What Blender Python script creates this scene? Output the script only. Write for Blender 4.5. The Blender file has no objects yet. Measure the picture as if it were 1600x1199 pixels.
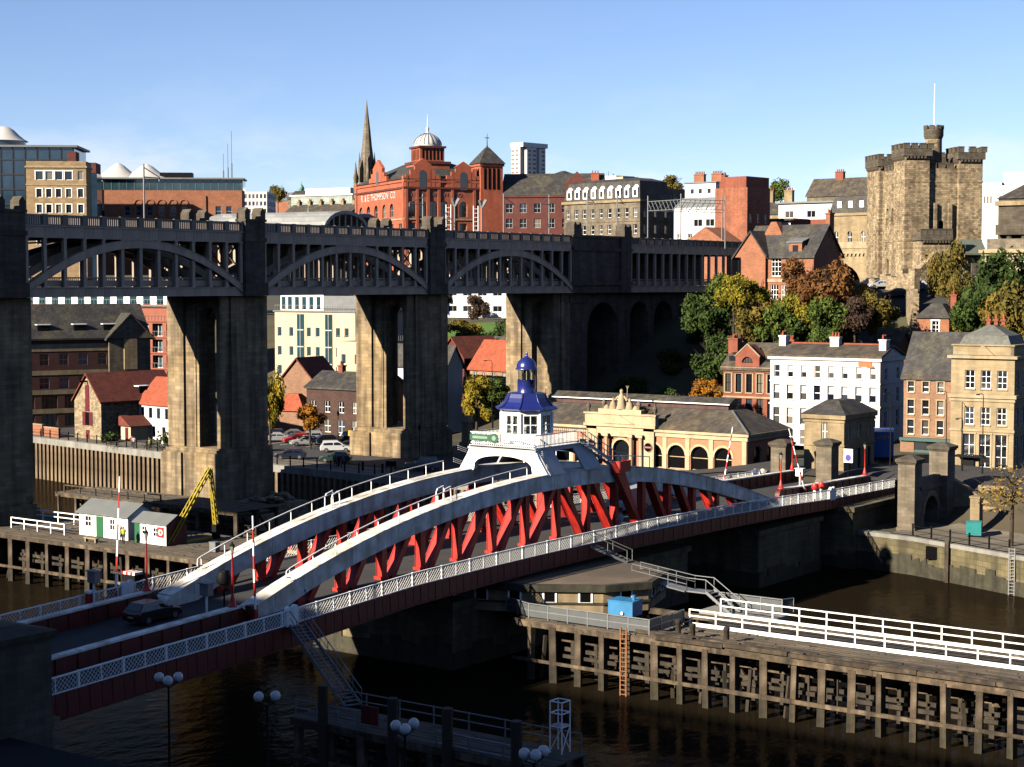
import bpy, math, random
import numpy as np
from mathutils import Vector, Matrix
R_ = math.radians
sc = bpy.context.scene
COL = sc.collection
random.seed(7)

# ------------------------------------------------------------------ camera
cam_data = bpy.data.cameras.new('camera')
cam = bpy.data.objects.new('camera', cam_data)
COL.objects.link(cam)
cam_data.sensor_width = 36.0
cam_data.lens = 60.75
cam_data.clip_start = 0.5
cam_data.clip_end = 12000
cam.location = (0, 0, 30)
PHI, PITCH = 36.2074, 3.3385            # heading from +X towards +Y, tilt below the horizon
cam.rotation_euler = (R_(90 - PITCH), 0, R_(PHI - 90))
sc.camera = cam

# ------------------------------------------------------------------ sky, sun, exposure
SUN_EL = R_(24)
SUN_DIR = Vector((-0.875, 0.261, 0.407)).normalized()      # towards the sun
world = bpy.data.worlds.new('World')
sc.world = world
world.use_nodes = True
wn, wl = world.node_tree.nodes, world.node_tree.links
wn.clear()
w_out = wn.new('ShaderNodeOutputWorld')
w_bg = wn.new('ShaderNodeBackground')
w_sky = wn.new('ShaderNodeTexSky')
w_sky.sky_type = 'NISHITA'
w_sky.sun_disc = False
w_sky.sun_elevation = SUN_EL
w_sky.sun_rotation = math.atan2(SUN_DIR.x, SUN_DIR.y)
w_sky.air_density = 0.75
w_sky.dust_density = 0.0
w_sky.ozone_density = 3.6
w_bg.inputs['Strength'].default_value = 0.05
w_tc = wn.new('ShaderNodeTexCoord')
w_map = wn.new('ShaderNodeMapping')
w_map.inputs['Scale'].default_value = (6, 6, 17)
w_noise = wn.new('ShaderNodeTexNoise')
w_noise.inputs['Scale'].default_value = 1.6
w_noise.inputs['Detail'].default_value = 7
w_noise.inputs['Roughness'].default_value = 0.6
w_ramp = wn.new('ShaderNodeValToRGB')
w_ramp.color_ramp.elements[0].position = 0.48
w_ramp.color_ramp.elements[1].position = 0.72
w_sep = wn.new('ShaderNodeSeparateXYZ')
w_band = wn.new('ShaderNodeValToRGB')       # low bank of cloud all round the horizon, thin wisps higher up
cr = w_band.color_ramp
cr.elements[0].position = 0.0; cr.elements[0].color = (0.85, 0.85, 0.85, 1)
cr.elements[1].position = 0.16; cr.elements[1].color = (0.0, 0.0, 0.0, 1)
e = cr.elements.new(0.06); e.color = (0.75, 0.75, 0.75, 1)
e = cr.elements.new(0.09); e.color = (0.12, 0.12, 0.12, 1)
w_mul = wn.new('ShaderNodeMath'); w_mul.operation = 'MULTIPLY'
w_mix = wn.new('ShaderNodeMix'); w_mix.data_type = 'RGBA'
w_mix.inputs['B'].default_value = (6.9, 6.9, 7.5, 1)
wl.new(w_tc.outputs['Generated'], w_map.inputs['Vector'])
wl.new(w_map.outputs['Vector'], w_noise.inputs['Vector'])
wl.new(w_noise.outputs['Fac'], w_ramp.inputs['Fac'])
wl.new(w_tc.outputs['Generated'], w_sep.inputs['Vector'])
wl.new(w_sep.outputs['Z'], w_band.inputs['Fac'])
wl.new(w_ramp.outputs['Color'], w_mul.inputs[0])
wl.new(w_band.outputs['Color'], w_mul.inputs[1])
wl.new(w_mul.outputs['Value'], w_mix.inputs['Factor'])
w_tint = wn.new('ShaderNodeMix'); w_tint.data_type = 'RGBA'; w_tint.blend_type = 'MULTIPLY'; w_tint.inputs['Factor'].default_value = 1.0
w_tint.inputs['B'].default_value = (1.05, 0.95, 1.0, 1)          # colour grade taking some green out of the sky
wl.new(w_sky.outputs['Color'], w_tint.inputs['A'])
wl.new(w_tint.outputs['Result'], w_mix.inputs['A'])
wl.new(w_mix.outputs['Result'], w_bg.inputs['Color'])
wl.new(w_bg.outputs['Background'], w_out.inputs['Surface'])

sun_data = bpy.data.lights.new('sun', 'SUN')
sun_data.energy = 5.0
sun_data.angle = R_(0.53)
sun_data.color = (1.0, 0.89, 0.72)
sun = bpy.data.objects.new('sun', sun_data)
sun.rotation_euler = SUN_DIR.to_track_quat('Z', 'Y').to_euler()
sun.location = (-60, 60, 120)
COL.objects.link(sun)

sc.view_settings.view_transform = 'Standard'
sc.view_settings.look = 'None'
sc.view_settings.exposure = 1.6
sc.view_settings.gamma = 1.0
sc.view_settings.use_curve_mapping = False
sc.render.engine = 'CYCLES'
sc.cycles.max_bounces = 5
sc.cycles.diffuse_bounces = 0
sc.cycles.glossy_bounces = 3
sc.cycles.transmission_bounces = 3
sc.cycles.transparent_max_bounces = 6
sc.cycles.use_denoising = True

# ------------------------------------------------------------------ materials
MATS = {}
LEAF = 0.85
ALB = 0.5
def M(name, col, rough=0.8, var=0.25, scale=0.6, metal=0.0, brick=None, mortar=None, bump=0.0, spec=0.4, streak=0.0, col2=None, bvar=0.12, orand=0.0):
    """Procedural surface: base colour varied by noise, optional courses (width, height), vertical weathering streaks, second colour in patches."""
    if name in MATS: return MATS[name]
    m = bpy.data.materials.new(name); m.use_nodes = True
    n, l = m.node_tree.nodes, m.node_tree.links
    p = n['Principled BSDF']
    p.inputs['Roughness'].default_value = rough
    p.inputs['Metallic'].default_value = metal
    p.inputs['Specular IOR Level'].default_value = spec
    tc = n.new('ShaderNodeTexCoord')
    nz = n.new('ShaderNodeTexNoise'); nz.inputs['Scale'].default_value = scale; nz.inputs['Detail'].default_value = 6
    nz.inputs['Roughness'].default_value = 0.62
    l.new(tc.outputs['Object'], nz.inputs['Vector'])
    col = tuple(x*ALB for x in col)
    if col2: col2 = tuple(x*ALB for x in col2)
    c = n.new('ShaderNodeRGB'); c.outputs[0].default_value = (*col, 1)
    cur = c.outputs[0]
    height = nz.outputs['Fac']
    if col2:
        n2 = n.new('ShaderNodeTexNoise'); n2.inputs['Scale'].default_value = scale * 0.45; n2.inputs['Detail'].default_value = 4
        l.new(tc.outputs['Object'], n2.inputs['Vector'])
        rp = n.new('ShaderNodeValToRGB'); rp.color_ramp.elements[0].position = 0.46; rp.color_ramp.elements[1].position = 0.62
        l.new(n2.outputs['Fac'], rp.inputs['Fac'])
        mx = n.new('ShaderNodeMix'); mx.data_type = 'RGBA'
        l.new(rp.outputs['Color'], mx.inputs['Factor']); l.new(cur, mx.inputs['A']); mx.inputs['B'].default_value = (*col2, 1)
        cur = mx.outputs['Result']
    if brick:
        sp = n.new('ShaderNodeSeparateXYZ'); l.new(tc.outputs['Object'], sp.inputs[0])
        ad = n.new('ShaderNodeMath'); l.new(sp.outputs['X'], ad.inputs[0]); l.new(sp.outputs['Y'], ad.inputs[1])
        cb = n.new('ShaderNodeCombineXYZ'); l.new(ad.outputs[0], cb.inputs['X']); l.new(sp.outputs['Z'], cb.inputs['Y'])
        bt = n.new('ShaderNodeTexBrick')
        bt.inputs['Scale'].default_value = 1.0
        bt.inputs['Brick Width'].default_value = brick[0]
        bt.inputs['Row Height'].default_value = brick[1]
        bt.inputs['Mortar Size'].default_value = min(brick) * 0.05
        bt.inputs['Bias'].default_value = 0.0
        bt.inputs['Color1'].default_value = (1 + bvar * 1.6, 1 + bvar * 1.5, 1 + bvar * 1.3, 1)
        bt.inputs['Color2'].default_value = (1 - bvar * 1.9, 1 - bvar * 2.0, 1 - bvar * 2.0, 1)
        k = mortar if mortar else 0.6
        bt.inputs['Mortar'].default_value = (k, k, k, 1)
        l.new(cb.outputs[0], bt.inputs['Vector'])
        mx = n.new('ShaderNodeMix'); mx.data_type = 'RGBA'; mx.blend_type = 'MULTIPLY'; mx.inputs['Factor'].default_value = 1
        l.new(cur, mx.inputs['A']); l.new(bt.outputs['Color'], mx.inputs['B'])
        cur = mx.outputs['Result']
    def mult(socket, lo, hi, cur, p0=0.3, p1=0.7):
        mr = n.new('ShaderNodeMapRange')
        mr.inputs['From Min'].default_value = p0; mr.inputs['From Max'].default_value = p1
        mr.inputs['To Min'].default_value = lo; mr.inputs['To Max'].default_value = hi
        l.new(socket, mr.inputs['Value'])
        mx = n.new('ShaderNodeMix'); mx.data_type = 'RGBA'; mx.blend_type = 'MULTIPLY'; mx.inputs['Factor'].default_value = 1
        l.new(cur, mx.inputs['A']); l.new(mr.outputs[0], mx.inputs['B'])
        return mx.outputs['Result']
    cur = mult(nz.outputs['Fac'], 1 - var, 1 + var * 0.7, cur)
    if orand:
        oi = n.new('ShaderNodeObjectInfo'); cur = mult(oi.outputs['Random'], 1 - orand, 1 + orand*0.5, cur, 0.0, 1.0)
    if streak:
        mp = n.new('ShaderNodeMapping'); mp.inputs['Scale'].default_value = (1.1, 1.1, 0.09)
        l.new(tc.outputs['Object'], mp.inputs['Vector'])
        ns = n.new('ShaderNodeTexNoise'); ns.inputs['Scale'].default_value = 1.0; ns.inputs['Detail'].default_value = 4
        l.new(mp.outputs[0], ns.inputs['Vector'])
        cur = mult(ns.outputs['Fac'], 1 - streak, 1.06, cur, 0.36, 0.58)
    l.new(cur, p.inputs['Base Color'])
    if bump:
        b = n.new('ShaderNodeBump'); b.inputs['Strength'].default_value = bump; b.inputs['Distance'].default_value = 0.06
        if brick:
            mm = n.new('ShaderNodeMath'); mm.operation = 'SUBTRACT'
            l.new(height, mm.inputs[0]); l.new(bt.outputs['Fac'], mm.inputs[1])
            l.new(mm.outputs[0], b.inputs['Height'])
        else:
            l.new(height, b.inputs['Height'])
        l.new(b.outputs[0], p.inputs['Normal'])
    MATS[name] = m
    return m

def leaf_mat(name, a, b):
    if name in MATS: return MATS[name]
    m = bpy.data.materials.new(name); m.use_nodes = True
    n, l = m.node_tree.nodes, m.node_tree.links
    p = n['Principled BSDF']
    p.inputs['Roughness'].default_value = 0.75
    p.inputs['Specular IOR Level'].default_value = 0.15
    tc = n.new('ShaderNodeTexCoord')
    nz = n.new('ShaderNodeTexNoise'); nz.inputs['Scale'].default_value = 1.1; nz.inputs['Detail'].default_value = 5; nz.inputs['Roughness'].default_value = 0.75
    l.new(tc.outputs['Object'], nz.inputs['Vector'])
    rp = n.new('ShaderNodeValToRGB')
    a = tuple(x*LEAF for x in a); b = tuple(x*LEAF for x in b)
    rp.color_ramp.elements[0].position = 0.34; rp.color_ramp.elements[0].color = (*a, 1)
    rp.color_ramp.elements[1].position = 0.66; rp.color_ramp.elements[1].color = (*b, 1)
    l.new(nz.outputs['Fac'], rp.inputs['Fac'])
    l.new(rp.outputs['Color'], p.inputs['Base Color'])
    tr = n.new('ShaderNodeBsdfTranslucent'); l.new(rp.outputs['Color'], tr.inputs['Color'])
    ms = n.new('ShaderNodeMixShader'); ms.inputs[0].default_value = 0.22
    o = n['Material Output']
    l.new(p.outputs[0], ms.inputs[1]); l.new(tr.outputs[0], ms.inputs[2]); l.new(ms.outputs[0], o.inputs['Surface'])
    MATS[name] = m
    return m

def glass_mat(name, col, rough=0.06, spec=0.8):
    m = M(name, col, rough, 0.3, 0.35, spec=spec)
    n, l = m.node_tree.nodes, m.node_tree.links        # no two windows alike: some with curtains or pale blinds behind the glass
    p = n['Principled BSDF']
    if 'window' in name and 'car' not in name:
        oi = n.new('ShaderNodeObjectInfo'); rp = n.new('ShaderNodeValToRGB'); rp.color_ramp.interpolation = 'CONSTANT'
        rp.color_ramp.elements[0].color = (0.006, 0.007, 0.010, 1)
        for pos, c in ((0.45, (0.016, 0.018, 0.022, 1)), (0.68, (0.05, 0.047, 0.042, 1)), (0.82, (0.12, 0.108, 0.09, 1)), (0.93, (0.025, 0.035, 0.05, 1))):
            e = rp.color_ramp.elements.new(pos); e.color = c
        rp.color_ramp.elements[-1].color = (0.03, 0.04, 0.055, 1)
        l.new(oi.outputs['Random'], rp.inputs['Fac']); l.new(rp.outputs['Color'], p.inputs['Base Color'])
    return m

def water_mat():
    m = bpy.data.materials.new('river_water'); m.use_nodes = True
    n, l = m.node_tree.nodes, m.node_tree.links
    p = n['Principled BSDF']
    p.inputs['Base Color'].default_value = (0.010, 0.007, 0.004, 1)
    p.inputs['Roughness'].default_value = 0.12
    p.inputs['Specular IOR Level'].default_value = 0.11
    p.inputs['Specular Tint'].default_value = (1.0, 0.86, 0.68, 1)
    p.inputs['IOR'].default_value = 1.33
    tc = n.new('ShaderNodeTexCoord')
    mp = n.new('ShaderNodeMapping'); mp.inputs['Scale'].default_value = (0.55, 0.8, 1)
    a = n.new('ShaderNodeTexNoise'); a.inputs['Scale'].default_value = 0.9; a.inputs['Detail'].default_value = 5; a.inputs['Roughness'].default_value = 0.55
    b = n.new('ShaderNodeTexNoise'); b.inputs['Scale'].default_value = 0.12; b.inputs['Detail'].default_value = 2
    l.new(tc.outputs['Object'], mp.inputs[0]); l.new(mp.outputs[0], a.inputs['Vector']); l.new(mp.outputs[0], b.inputs['Vector'])
    # silt-laden tidal water: dark body, weak mirror
    df = n.new('ShaderNodeBsdfDiffuse'); df.inputs['Color'].default_value = (0.010, 0.0075, 0.0045, 1)
    gl = n.new('ShaderNodeBsdfGlossy'); gl.inputs['Color'].default_value = (0.85, 0.72, 0.56, 1); gl.inputs['Roughness'].default_value = 0.07
    fr = n.new('ShaderNodeFresnel'); fr.inputs['IOR'].default_value = 1.33
    fm = n.new('ShaderNodeMath'); fm.operation = 'MULTIPLY'; fm.inputs[1].default_value = 0.22
    ms = n.new('ShaderNodeMixShader'); l.new(fr.outputs[0], fm.inputs[0]); l.new(fm.outputs[0], ms.inputs[0]); l.new(df.outputs[0], ms.inputs[1]); l.new(gl.outputs[0], ms.inputs[2])
    l.new(ms.outputs[0], n['Material Output'].inputs['Surface'])
    mu = n.new('ShaderNodeMath'); mu.operation = 'MULTIPLY'
    l.new(a.outputs['Fac'], mu.inputs[0]); l.new(b.outputs['Fac'], mu.inputs[1])
    bp = n.new('ShaderNodeBump'); bp.inputs['Strength'].default_value = 0.4; bp.inputs['Distance'].default_value = 0.35
    l.new(mu.outputs[0], bp.inputs['Height']); l.new(bp.outputs[0], gl.inputs['Normal'])
    return m

STONE_BR = M('bridge_sandstone', (0.36, 0.272, 0.168), 0.9, 0.45, 0.35, brick=(1.25, 0.46), mortar=0.72, bump=0.35, streak=0.5, bvar=0.13, col2=(0.40, 0.285, 0.15))
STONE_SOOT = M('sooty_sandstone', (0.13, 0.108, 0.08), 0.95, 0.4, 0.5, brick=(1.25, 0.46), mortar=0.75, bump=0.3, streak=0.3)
STONE_PALE = M('pale_sandstone', (0.46, 0.35, 0.20), 0.85, 0.2, 0.5, brick=(0.95, 0.38), mortar=0.85, bump=0.2, streak=0.16, bvar=0.06)
STONE_TRIM = M('carved_sandstone', (0.5, 0.39, 0.24), 0.85, 0.22, 0.9, streak=0.15)
STONE_MARKET = M('market_sandstone', (0.70, 0.53, 0.33), 0.85, 0.18, 0.7, brick=(0.8, 0.35), mortar=0.88, streak=0.12, bvar=0.04)
STONE_LODGE = M('lodge_sandstone', (0.40, 0.30, 0.17), 0.88, 0.25, 0.5, brick=(1.0, 0.34), mortar=0.8, streak=0.2, bvar=0.07)
STONE_KEEP = M('keep_rubble_stone', (0.47, 0.365, 0.225), 0.95, 0.45, 0.5, brick=(0.7, 0.33), mortar=0.6, bump=0.7, streak=0.25, bvar=0.24, col2=(0.36, 0.27, 0.165))
STONE_KEEP_DARK = M('blackened_battlement_stone', (0.14, 0.115, 0.082), 0.95, 0.5, 0.9, brick=(0.7, 0.33), mortar=0.6, bump=0.5)
STONE_GREY = M('grey_city_stone', (0.25, 0.205, 0.145), 0.9, 0.35, 0.4, brick=(0.8, 0.35), mortar=0.75, bump=0.2, streak=0.25)
STONE_RUBBLE = M('rubble_wall_stone', (0.42, 0.33, 0.21), 0.95, 0.4, 1.2, brick=(0.55, 0.28), mortar=0.6, bump=0.6, bvar=0.2)
STONE_QUAY = M('wet_quay_stone', (0.23, 0.185, 0.10), 0.85, 0.4, 0.4, brick=(1.5, 0.55), mortar=0.6, bump=0.5, streak=0.4, col2=(0.17, 0.145, 0.07))
STONE_WEED = M('weed_covered_stone', (0.06, 0.054, 0.03), 0.8, 0.5, 1.4, bump=0.9, streak=0.5)
BRICK_RED = M('red_brick', (0.33, 0.095, 0.055), 0.9, 0.2, 0.5, brick=(0.45, 0.15), mortar=0.9, streak=0.1, bvar=0.07)
BRICK_ORANGE = M('orange_terracotta_brick', (0.54, 0.135, 0.065), 0.85, 0.28, 0.35, brick=(0.5, 0.16), mortar=0.9, streak=0.1, bvar=0.05)
BRICK_BROWN = M('brown_brick', (0.36, 0.20, 0.12), 0.9, 0.2, 0.6, brick=(0.45, 0.15), mortar=0.95, bvar=0.08)
BRICK_TAN = M('tan_brick', (0.40, 0.16, 0.085), 0.9, 0.2, 0.5, brick=(0.45, 0.15), mortar=1.0, bvar=0.09)
BRICK_MARKET = M('market_orange_brick', (0.62, 0.26, 0.14), 0.85, 0.12, 0.8, brick=(0.4, 0.14), mortar=1.0, bvar=0.05)
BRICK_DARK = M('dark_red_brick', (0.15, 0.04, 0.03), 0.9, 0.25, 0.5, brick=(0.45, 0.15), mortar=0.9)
RENDER_WHITE = M('white_stucco', (0.92, 0.87, 0.82), 0.75, 0.06, 0.3, streak=0.07)
RENDER_CREAM = M('cream_render', (0.76, 0.60, 0.40), 0.8, 0.06, 0.3, streak=0.05)
PAINT_WHITE = M('white_paint', (1.5, 1.48, 1.44), 0.5, 0.08, 1.2, streak=0.10)
PAINT_WHITE_WORN = M('weathered_white_paint', (1.3, 1.25, 1.17), 0.6, 0.2, 1.3, streak=0.3, col2=(0.95, 0.85, 0.70))
PAINT_RED = M('red_bridge_paint', (0.78, 0.036, 0.026), 0.45, 0.25, 1.6, streak=0.3, col2=(0.60, 0.040, 0.025))
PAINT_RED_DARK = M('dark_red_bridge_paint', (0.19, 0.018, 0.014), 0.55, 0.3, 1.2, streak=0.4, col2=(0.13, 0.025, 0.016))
PAINT_BLUE = M('deep_blue_paint', (0.018, 0.03, 0.21), 0.28, 0.15, 1.0, spec=0.6)
PAINT_GREY = M('pale_grey_paint', (0.6, 0.61, 0.64), 0.5, 0.12, 0.9, streak=0.15)
PAINT_IRON = M('grey_brown_iron_paint', (0.60, 0.455, 0.345), 0.6, 0.18, 0.6, streak=0.2)
PAINT_YELLOW = M('yellow_paint', (0.62, 0.47, 0.03), 0.5, 0.15, 1.2)
PAINT_GREEN = M('green_paint', (0.015, 0.16, 0.06), 0.5, 0.12, 1.0)
PAINT_MAROON = M('maroon_paint', (0.16, 0.012, 0.022), 0.5, 0.15, 1.0)
PAINT_BLUE_TANK = M('bright_blue_tank_paint', (0.04, 0.26, 0.55), 0.45, 0.15, 1.4, streak=0.15)
PAINT_TEAL = M('teal_plastic', (0.03, 0.30, 0.30), 0.45, 0.12, 1.2)
PAINT_ORANGE = M('orange_lettering', (0.85, 0.16, 0.03), 0.6, 0.05, 1.0)
BLACK_IRON = M('black_iron', (0.012, 0.012, 0.014), 0.6, 0.2, 1.0, spec=0.08)
GALV = M('galvanised_steel', (0.30, 0.31, 0.32), 0.5, 0.15, 1.0, metal=0.35)
MESH_GREY = M('grey_guard_sheet', (0.11, 0.12, 0.125), 0.6, 0.15, 1.0)
ROOF_SLATE = M('slate_roof', (0.065, 0.061, 0.06), 0.75, 0.4, 0.6, brick=(0.35, 0.22), mortar=0.7, bump=0.2, col2=(0.10, 0.092, 0.066), streak=0.3, bvar=0.2)
ROOF_SLATE_BROWN = M('brown_slate_roof', (0.105, 0.088, 0.072), 0.8, 0.4, 0.6, brick=(0.4, 0.25), mortar=0.7, bump=0.2, col2=(0.14, 0.11, 0.07), streak=0.3, bvar=0.18)
ROOF_TILE = M('orange_pantile', (0.48, 0.105, 0.045), 0.85, 0.22, 0.7, brick=(0.3, 0.3), mortar=0.7, bump=0.4)
ROOF_TILE_DARK = M('old_red_tile', (0.24, 0.055, 0.034), 0.9, 0.35, 0.8, brick=(0.3, 0.25), mortar=0.7, bump=0.4)
ROOF_LEAD = M('lead_roof', (0.22, 0.23, 0.235), 0.6, 0.2, 0.6)
ROOF_COPPER = M('green_copper', (0.22, 0.42, 0.33), 0.7, 0.15, 0.8)
TENT_WHITE = M('white_tent_fabric', (0.80, 0.77, 0.73), 0.7, 0.04, 0.3)
ASPHALT = M('asphalt', (0.055, 0.054, 0.055), 0.9, 0.25, 0.35)
PAVING = M('stone_paving', (0.24, 0.205, 0.155), 0.9, 0.25, 0.4, brick=(0.9, 0.6), mortar=0.8)
CONCRETE = M('concrete', (0.34, 0.325, 0.29), 0.9, 0.22, 0.4, streak=0.2)
GROUND = M('hillside_ground', (0.085, 0.082, 0.04), 0.95, 0.4, 0.12, col2=(0.10, 0.075, 0.045))
GRASS = M('mown_grass', (0.085, 0.19, 0.02), 0.95, 0.3, 0.2)
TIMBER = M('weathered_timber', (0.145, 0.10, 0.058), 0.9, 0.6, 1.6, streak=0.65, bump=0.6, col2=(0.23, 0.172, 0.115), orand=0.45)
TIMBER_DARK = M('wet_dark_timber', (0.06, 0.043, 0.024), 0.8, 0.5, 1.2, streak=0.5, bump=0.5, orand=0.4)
DECK_WOOD = M('worn_deck_boards', (0.14, 0.108, 0.074), 0.95, 0.4, 0.6, col2=(0.12, 0.10, 0.075))
RUST_PILE = M('rusty_sheet_piling', (0.44, 0.32, 0.19), 0.9, 0.35, 0.5, streak=0.55, col2=(0.26, 0.12, 0.06), orand=0.25)
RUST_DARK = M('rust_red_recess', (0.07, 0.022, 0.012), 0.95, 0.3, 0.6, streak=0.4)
GLASS = glass_mat('window_glass', (0.012, 0.015, 0.02))
GLASS_BLUE = glass_mat('blue_curtain_glass', (0.025, 0.055, 0.095), 0.08)
GLASS_TEAL = glass_mat('teal_curtain_glass', (0.03, 0.075, 0.095), 0.1)
GLASS_DARK = M('dark_opening', (0.003, 0.003, 0.004), 0.8, 0.2, 1.0, spec=0.05)
BLIND = M('white_window_blind', (0.66, 0.64, 0.60), 0.7, 0.1, 1.0)
LANTERN_GLASS = glass_mat('pale_lantern_glass', (0.42, 0.42, 0.34), 0.1)
GLOBE = M('white_opal_globe', (0.82, 0.82, 0.82), 0.3, 0.02, 1.0)
RUBBER = M('tyre_rubber', (0.012, 0.012, 0.012), 0.8, 0.1, 1.0)
CHROME = M('wheel_alloy', (0.45, 0.45, 0.46), 0.35, 0.05, 1.0, metal=0.7)
CARGLASS = glass_mat('car_window_glass', (0.01, 0.012, 0.015))
LAMP_RED = M('red_lamp_lens', (0.4, 0.01, 0.01), 0.3, 0.05, 1.0)
BARK = M('bark', (0.075, 0.055, 0.038), 0.95, 0.4, 3.0, bump=0.6)
SIGN_PURPLE = M('purple_blue_disc', (0.10, 0.06, 0.42), 0.6, 0.05, 1.0)
SKIN = M('skin', (0.50, 0.29, 0.21), 0.6, 0.05, 3.0)

# ------------------------------------------------------------------ mesh builder
class MB:
    def __init__(s): s.v, s.f, s.m, s.sm = [], [], [], []
    def add(s, vs, fs, m=0, smooth=False):
        b = len(s.v)
        s.v.extend(tuple(v) for v in vs)
        for f in fs:
            s.f.append(tuple(i + b for i in f)); s.m.append(m); s.sm.append(smooth)
        return s
    def box(s, x0, y0, z0, x1, y1, z1, m=0):
        return s.add([(x0,y0,z0),(x1,y0,z0),(x1,y1,z0),(x0,y1,z0),(x0,y0,z1),(x1,y0,z1),(x1,y1,z1),(x0,y1,z1)],
                     [(0,3,2,1),(4,5,6,7),(0,1,5,4),(1,2,6,5),(2,3,7,6),(3,0,4,7)], m)
    def cbox(s, cx, cy, z0, sx, sy, h, m=0):
        return s.box(cx-sx/2, cy-sy/2, z0, cx+sx/2, cy+sy/2, z0+h, m)
    def beam(s, p, q, w, h, m=0, up=(0,0,1)):
        p, q = Vector(p), Vector(q); d = (q-p).normalized()
        side = d.cross(Vector(up))
        if side.length < 1e-4: side = d.cross(Vector((1,0,0)))
        side.normalize(); u = side.cross(d)
        a, b = side*(w/2), u*(h/2)
        vs = [p-a-b, p+a-b, p+a+b, p-a+b, q-a-b, q+a-b, q+a+b, q-a+b]
        return s.add(vs, [(0,3,2,1),(4,5,6,7),(0,1,5,4),(1,2,6,5),(2,3,7,6),(3,0,4,7)][::1], m)
    def cyl(s, p, q, r, n=8, m=0, r2=None, smooth=True):
        p, q = Vector(p), Vector(q); d = (q-p).normalized()
        a = d.orthogonal().normalized(); b = d.cross(a)
        r2 = r if r2 is None else r2
        vs = []
        for c, rr in ((p, r), (q, r2)):
            for i in range(n):
                t = 2*math.pi*i/n
                vs.append(c + a*(rr*math.cos(t)) + b*(rr*math.sin(t)))
        s.add(vs, [(i, (i+1) % n, n+(i+1) % n, n+i) for i in range(n)], m, smooth)
        s.add(vs, [tuple(range(n-1,-1,-1)), tuple(range(n, 2*n))], m)
        return s
    def path(s, pts, r, n=6, m=0):
        for a, b in zip(pts[:-1], pts[1:]): s.cyl(a, b, r, n, m)
        return s
    def lathe(s, cx, cy, prof, n=16, m=0, ph=0.0, smooth=True):
        vs = []
        for r, z in prof:
            for i in range(n):
                t = 2*math.pi*i/n + ph
                vs.append((cx+r*math.cos(t), cy+r*math.sin(t), z))
        fs = []
        for k in range(len(prof)-1):
            for i in range(n):
                j = (i+1) % n
                fs.append((k*n+i, k*n+j, (k+1)*n+j, (k+1)*n+i))
        s.add(vs, fs, m, smooth)
        s.add(vs[:n], [tuple(range(n-1,-1,-1))], m); s.add(vs[-n:], [tuple(range(n))], m)
        return s
    def prism(s, poly, vec, m=0):
        n = len(poly); vec = Vector(vec)
        vs = [Vector(p) for p in poly] + [Vector(p)+vec for p in poly]
        s.add(vs, [tuple(range(n-1,-1,-1)), tuple(range(n, 2*n))] + [(i, (i+1) % n, n+(i+1) % n, n+i) for i in range(n)], m)
        return s
    def quad(s, a, b, c, d, m=0): return s.add([a,b,c,d], [(0,1,2,3)], m)
    def mesh(s, name, mats, off=None):
        me = bpy.data.meshes.new(name)
        v = s.v if off is None else [(x-off[0], y-off[1], z-off[2]) for x, y, z in s.v]
        me.from_pydata(v, [], s.f)
        for mt in (mats if isinstance(mats, (list, tuple)) else [mats]): me.materials.append(mt)
        me.polygons.foreach_set('material_index', s.m)
        me.polygons.foreach_set('use_smooth', s.sm)
        me.update()
        return me
    def build(s, name, mats, parent=None, loc=(0,0,0), rot=0.0, off=None):
        """One mesh object. With a parent, vertices are taken as world coordinates less the parent's place when off='w'."""
        if off == 'w': off = parent.location
        return link(name, s.mesh(name, mats, off), parent, loc, rot)

def link(name, me, parent=None, loc=(0,0,0), rot=0.0, scale=None):
    o = bpy.data.objects.new(name, me); COL.objects.link(o)
    if parent is not None: o.parent = parent
    o.location = loc
    o.rotation_euler = rot if isinstance(rot, (tuple, list)) else (0, 0, rot)
    if scale is not None: o.scale = scale if isinstance(scale, (tuple, list)) else (scale,)*3
    return o
def tag(o, label=None, cat=None, group=None, kind=None):
    if label: o['label'] = label
    if cat: o['category'] = cat
    if group: o['group'] = group
    if kind: o['kind'] = kind
    return o
def thing(name, label, cat, loc=(0,0,0), rot=0.0, group=None):
    o = bpy.data.objects.new(name, None); COL.objects.link(o)
    o.empty_display_size = 0.5
    o.location = loc; o.rotation_euler = (0, 0, rot)
    return tag(o, label, cat, group)
CHILDREN = {}
def copy_tree(o, loc, rot=0.0, label=None, group=None):
    c = o.copy(); COL.objects.link(c)
    c.location = loc; c.rotation_euler = (0, 0, rot)
    if label: c['label'] = label
    if group: c['group'] = group
    for ch in o.children:
        d = ch.copy(); COL.objects.link(d); d.parent = c
        for g in ch.children:
            h = g.copy(); COL.objects.link(h); h.parent = d
    return c
def lerp(tab, x):
    if x <= tab[0][0]: return tab[0][1]
    for (a, za), (b, zb) in zip(tab[:-1], tab[1:]):
        if x <= b: return za + (zb-za)*(x-a)/(b-a)
    return tab[-1][1]
def sstep(a, b, x):
    t = min(1, max(0, (x-a)/(b-a))); return t*t*(3-2*t)

# ------------------------------------------------------------------ the setting: river, banks, ground
BANK = [(-400, 60), (-60, 118), (20, 144.5), (57, 160.8), (71, 166.6), (80, 168.0), (100, 164.0), (130, 161.0), (141, 160.8), (180, 165.0), (217, 170.6), (300, 183), (700, 250), (2600, 560)]
def bank(y): return lerp(BANK, y)
def ground_z(x, y):
    t = x - bank(y)
    low = 3.8 + 2.4*sstep(78, 100, y)
    street = 8.0 - 1.8*sstep(96, 112, y)
    z = low + (street-low)*sstep(9, 19, t)
    top = 29.0 - 7.0*sstep(150, 205, y)
    t0 = 52 - 10*sstep(110, 135, y) + 14*sstep(160, 200, y)
    z += (top - z)*sstep(t0, t0+66, t)
    z += 62*sstep(200, 1500, t) + 60*sstep(1500, 4500, t)
    return z

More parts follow.
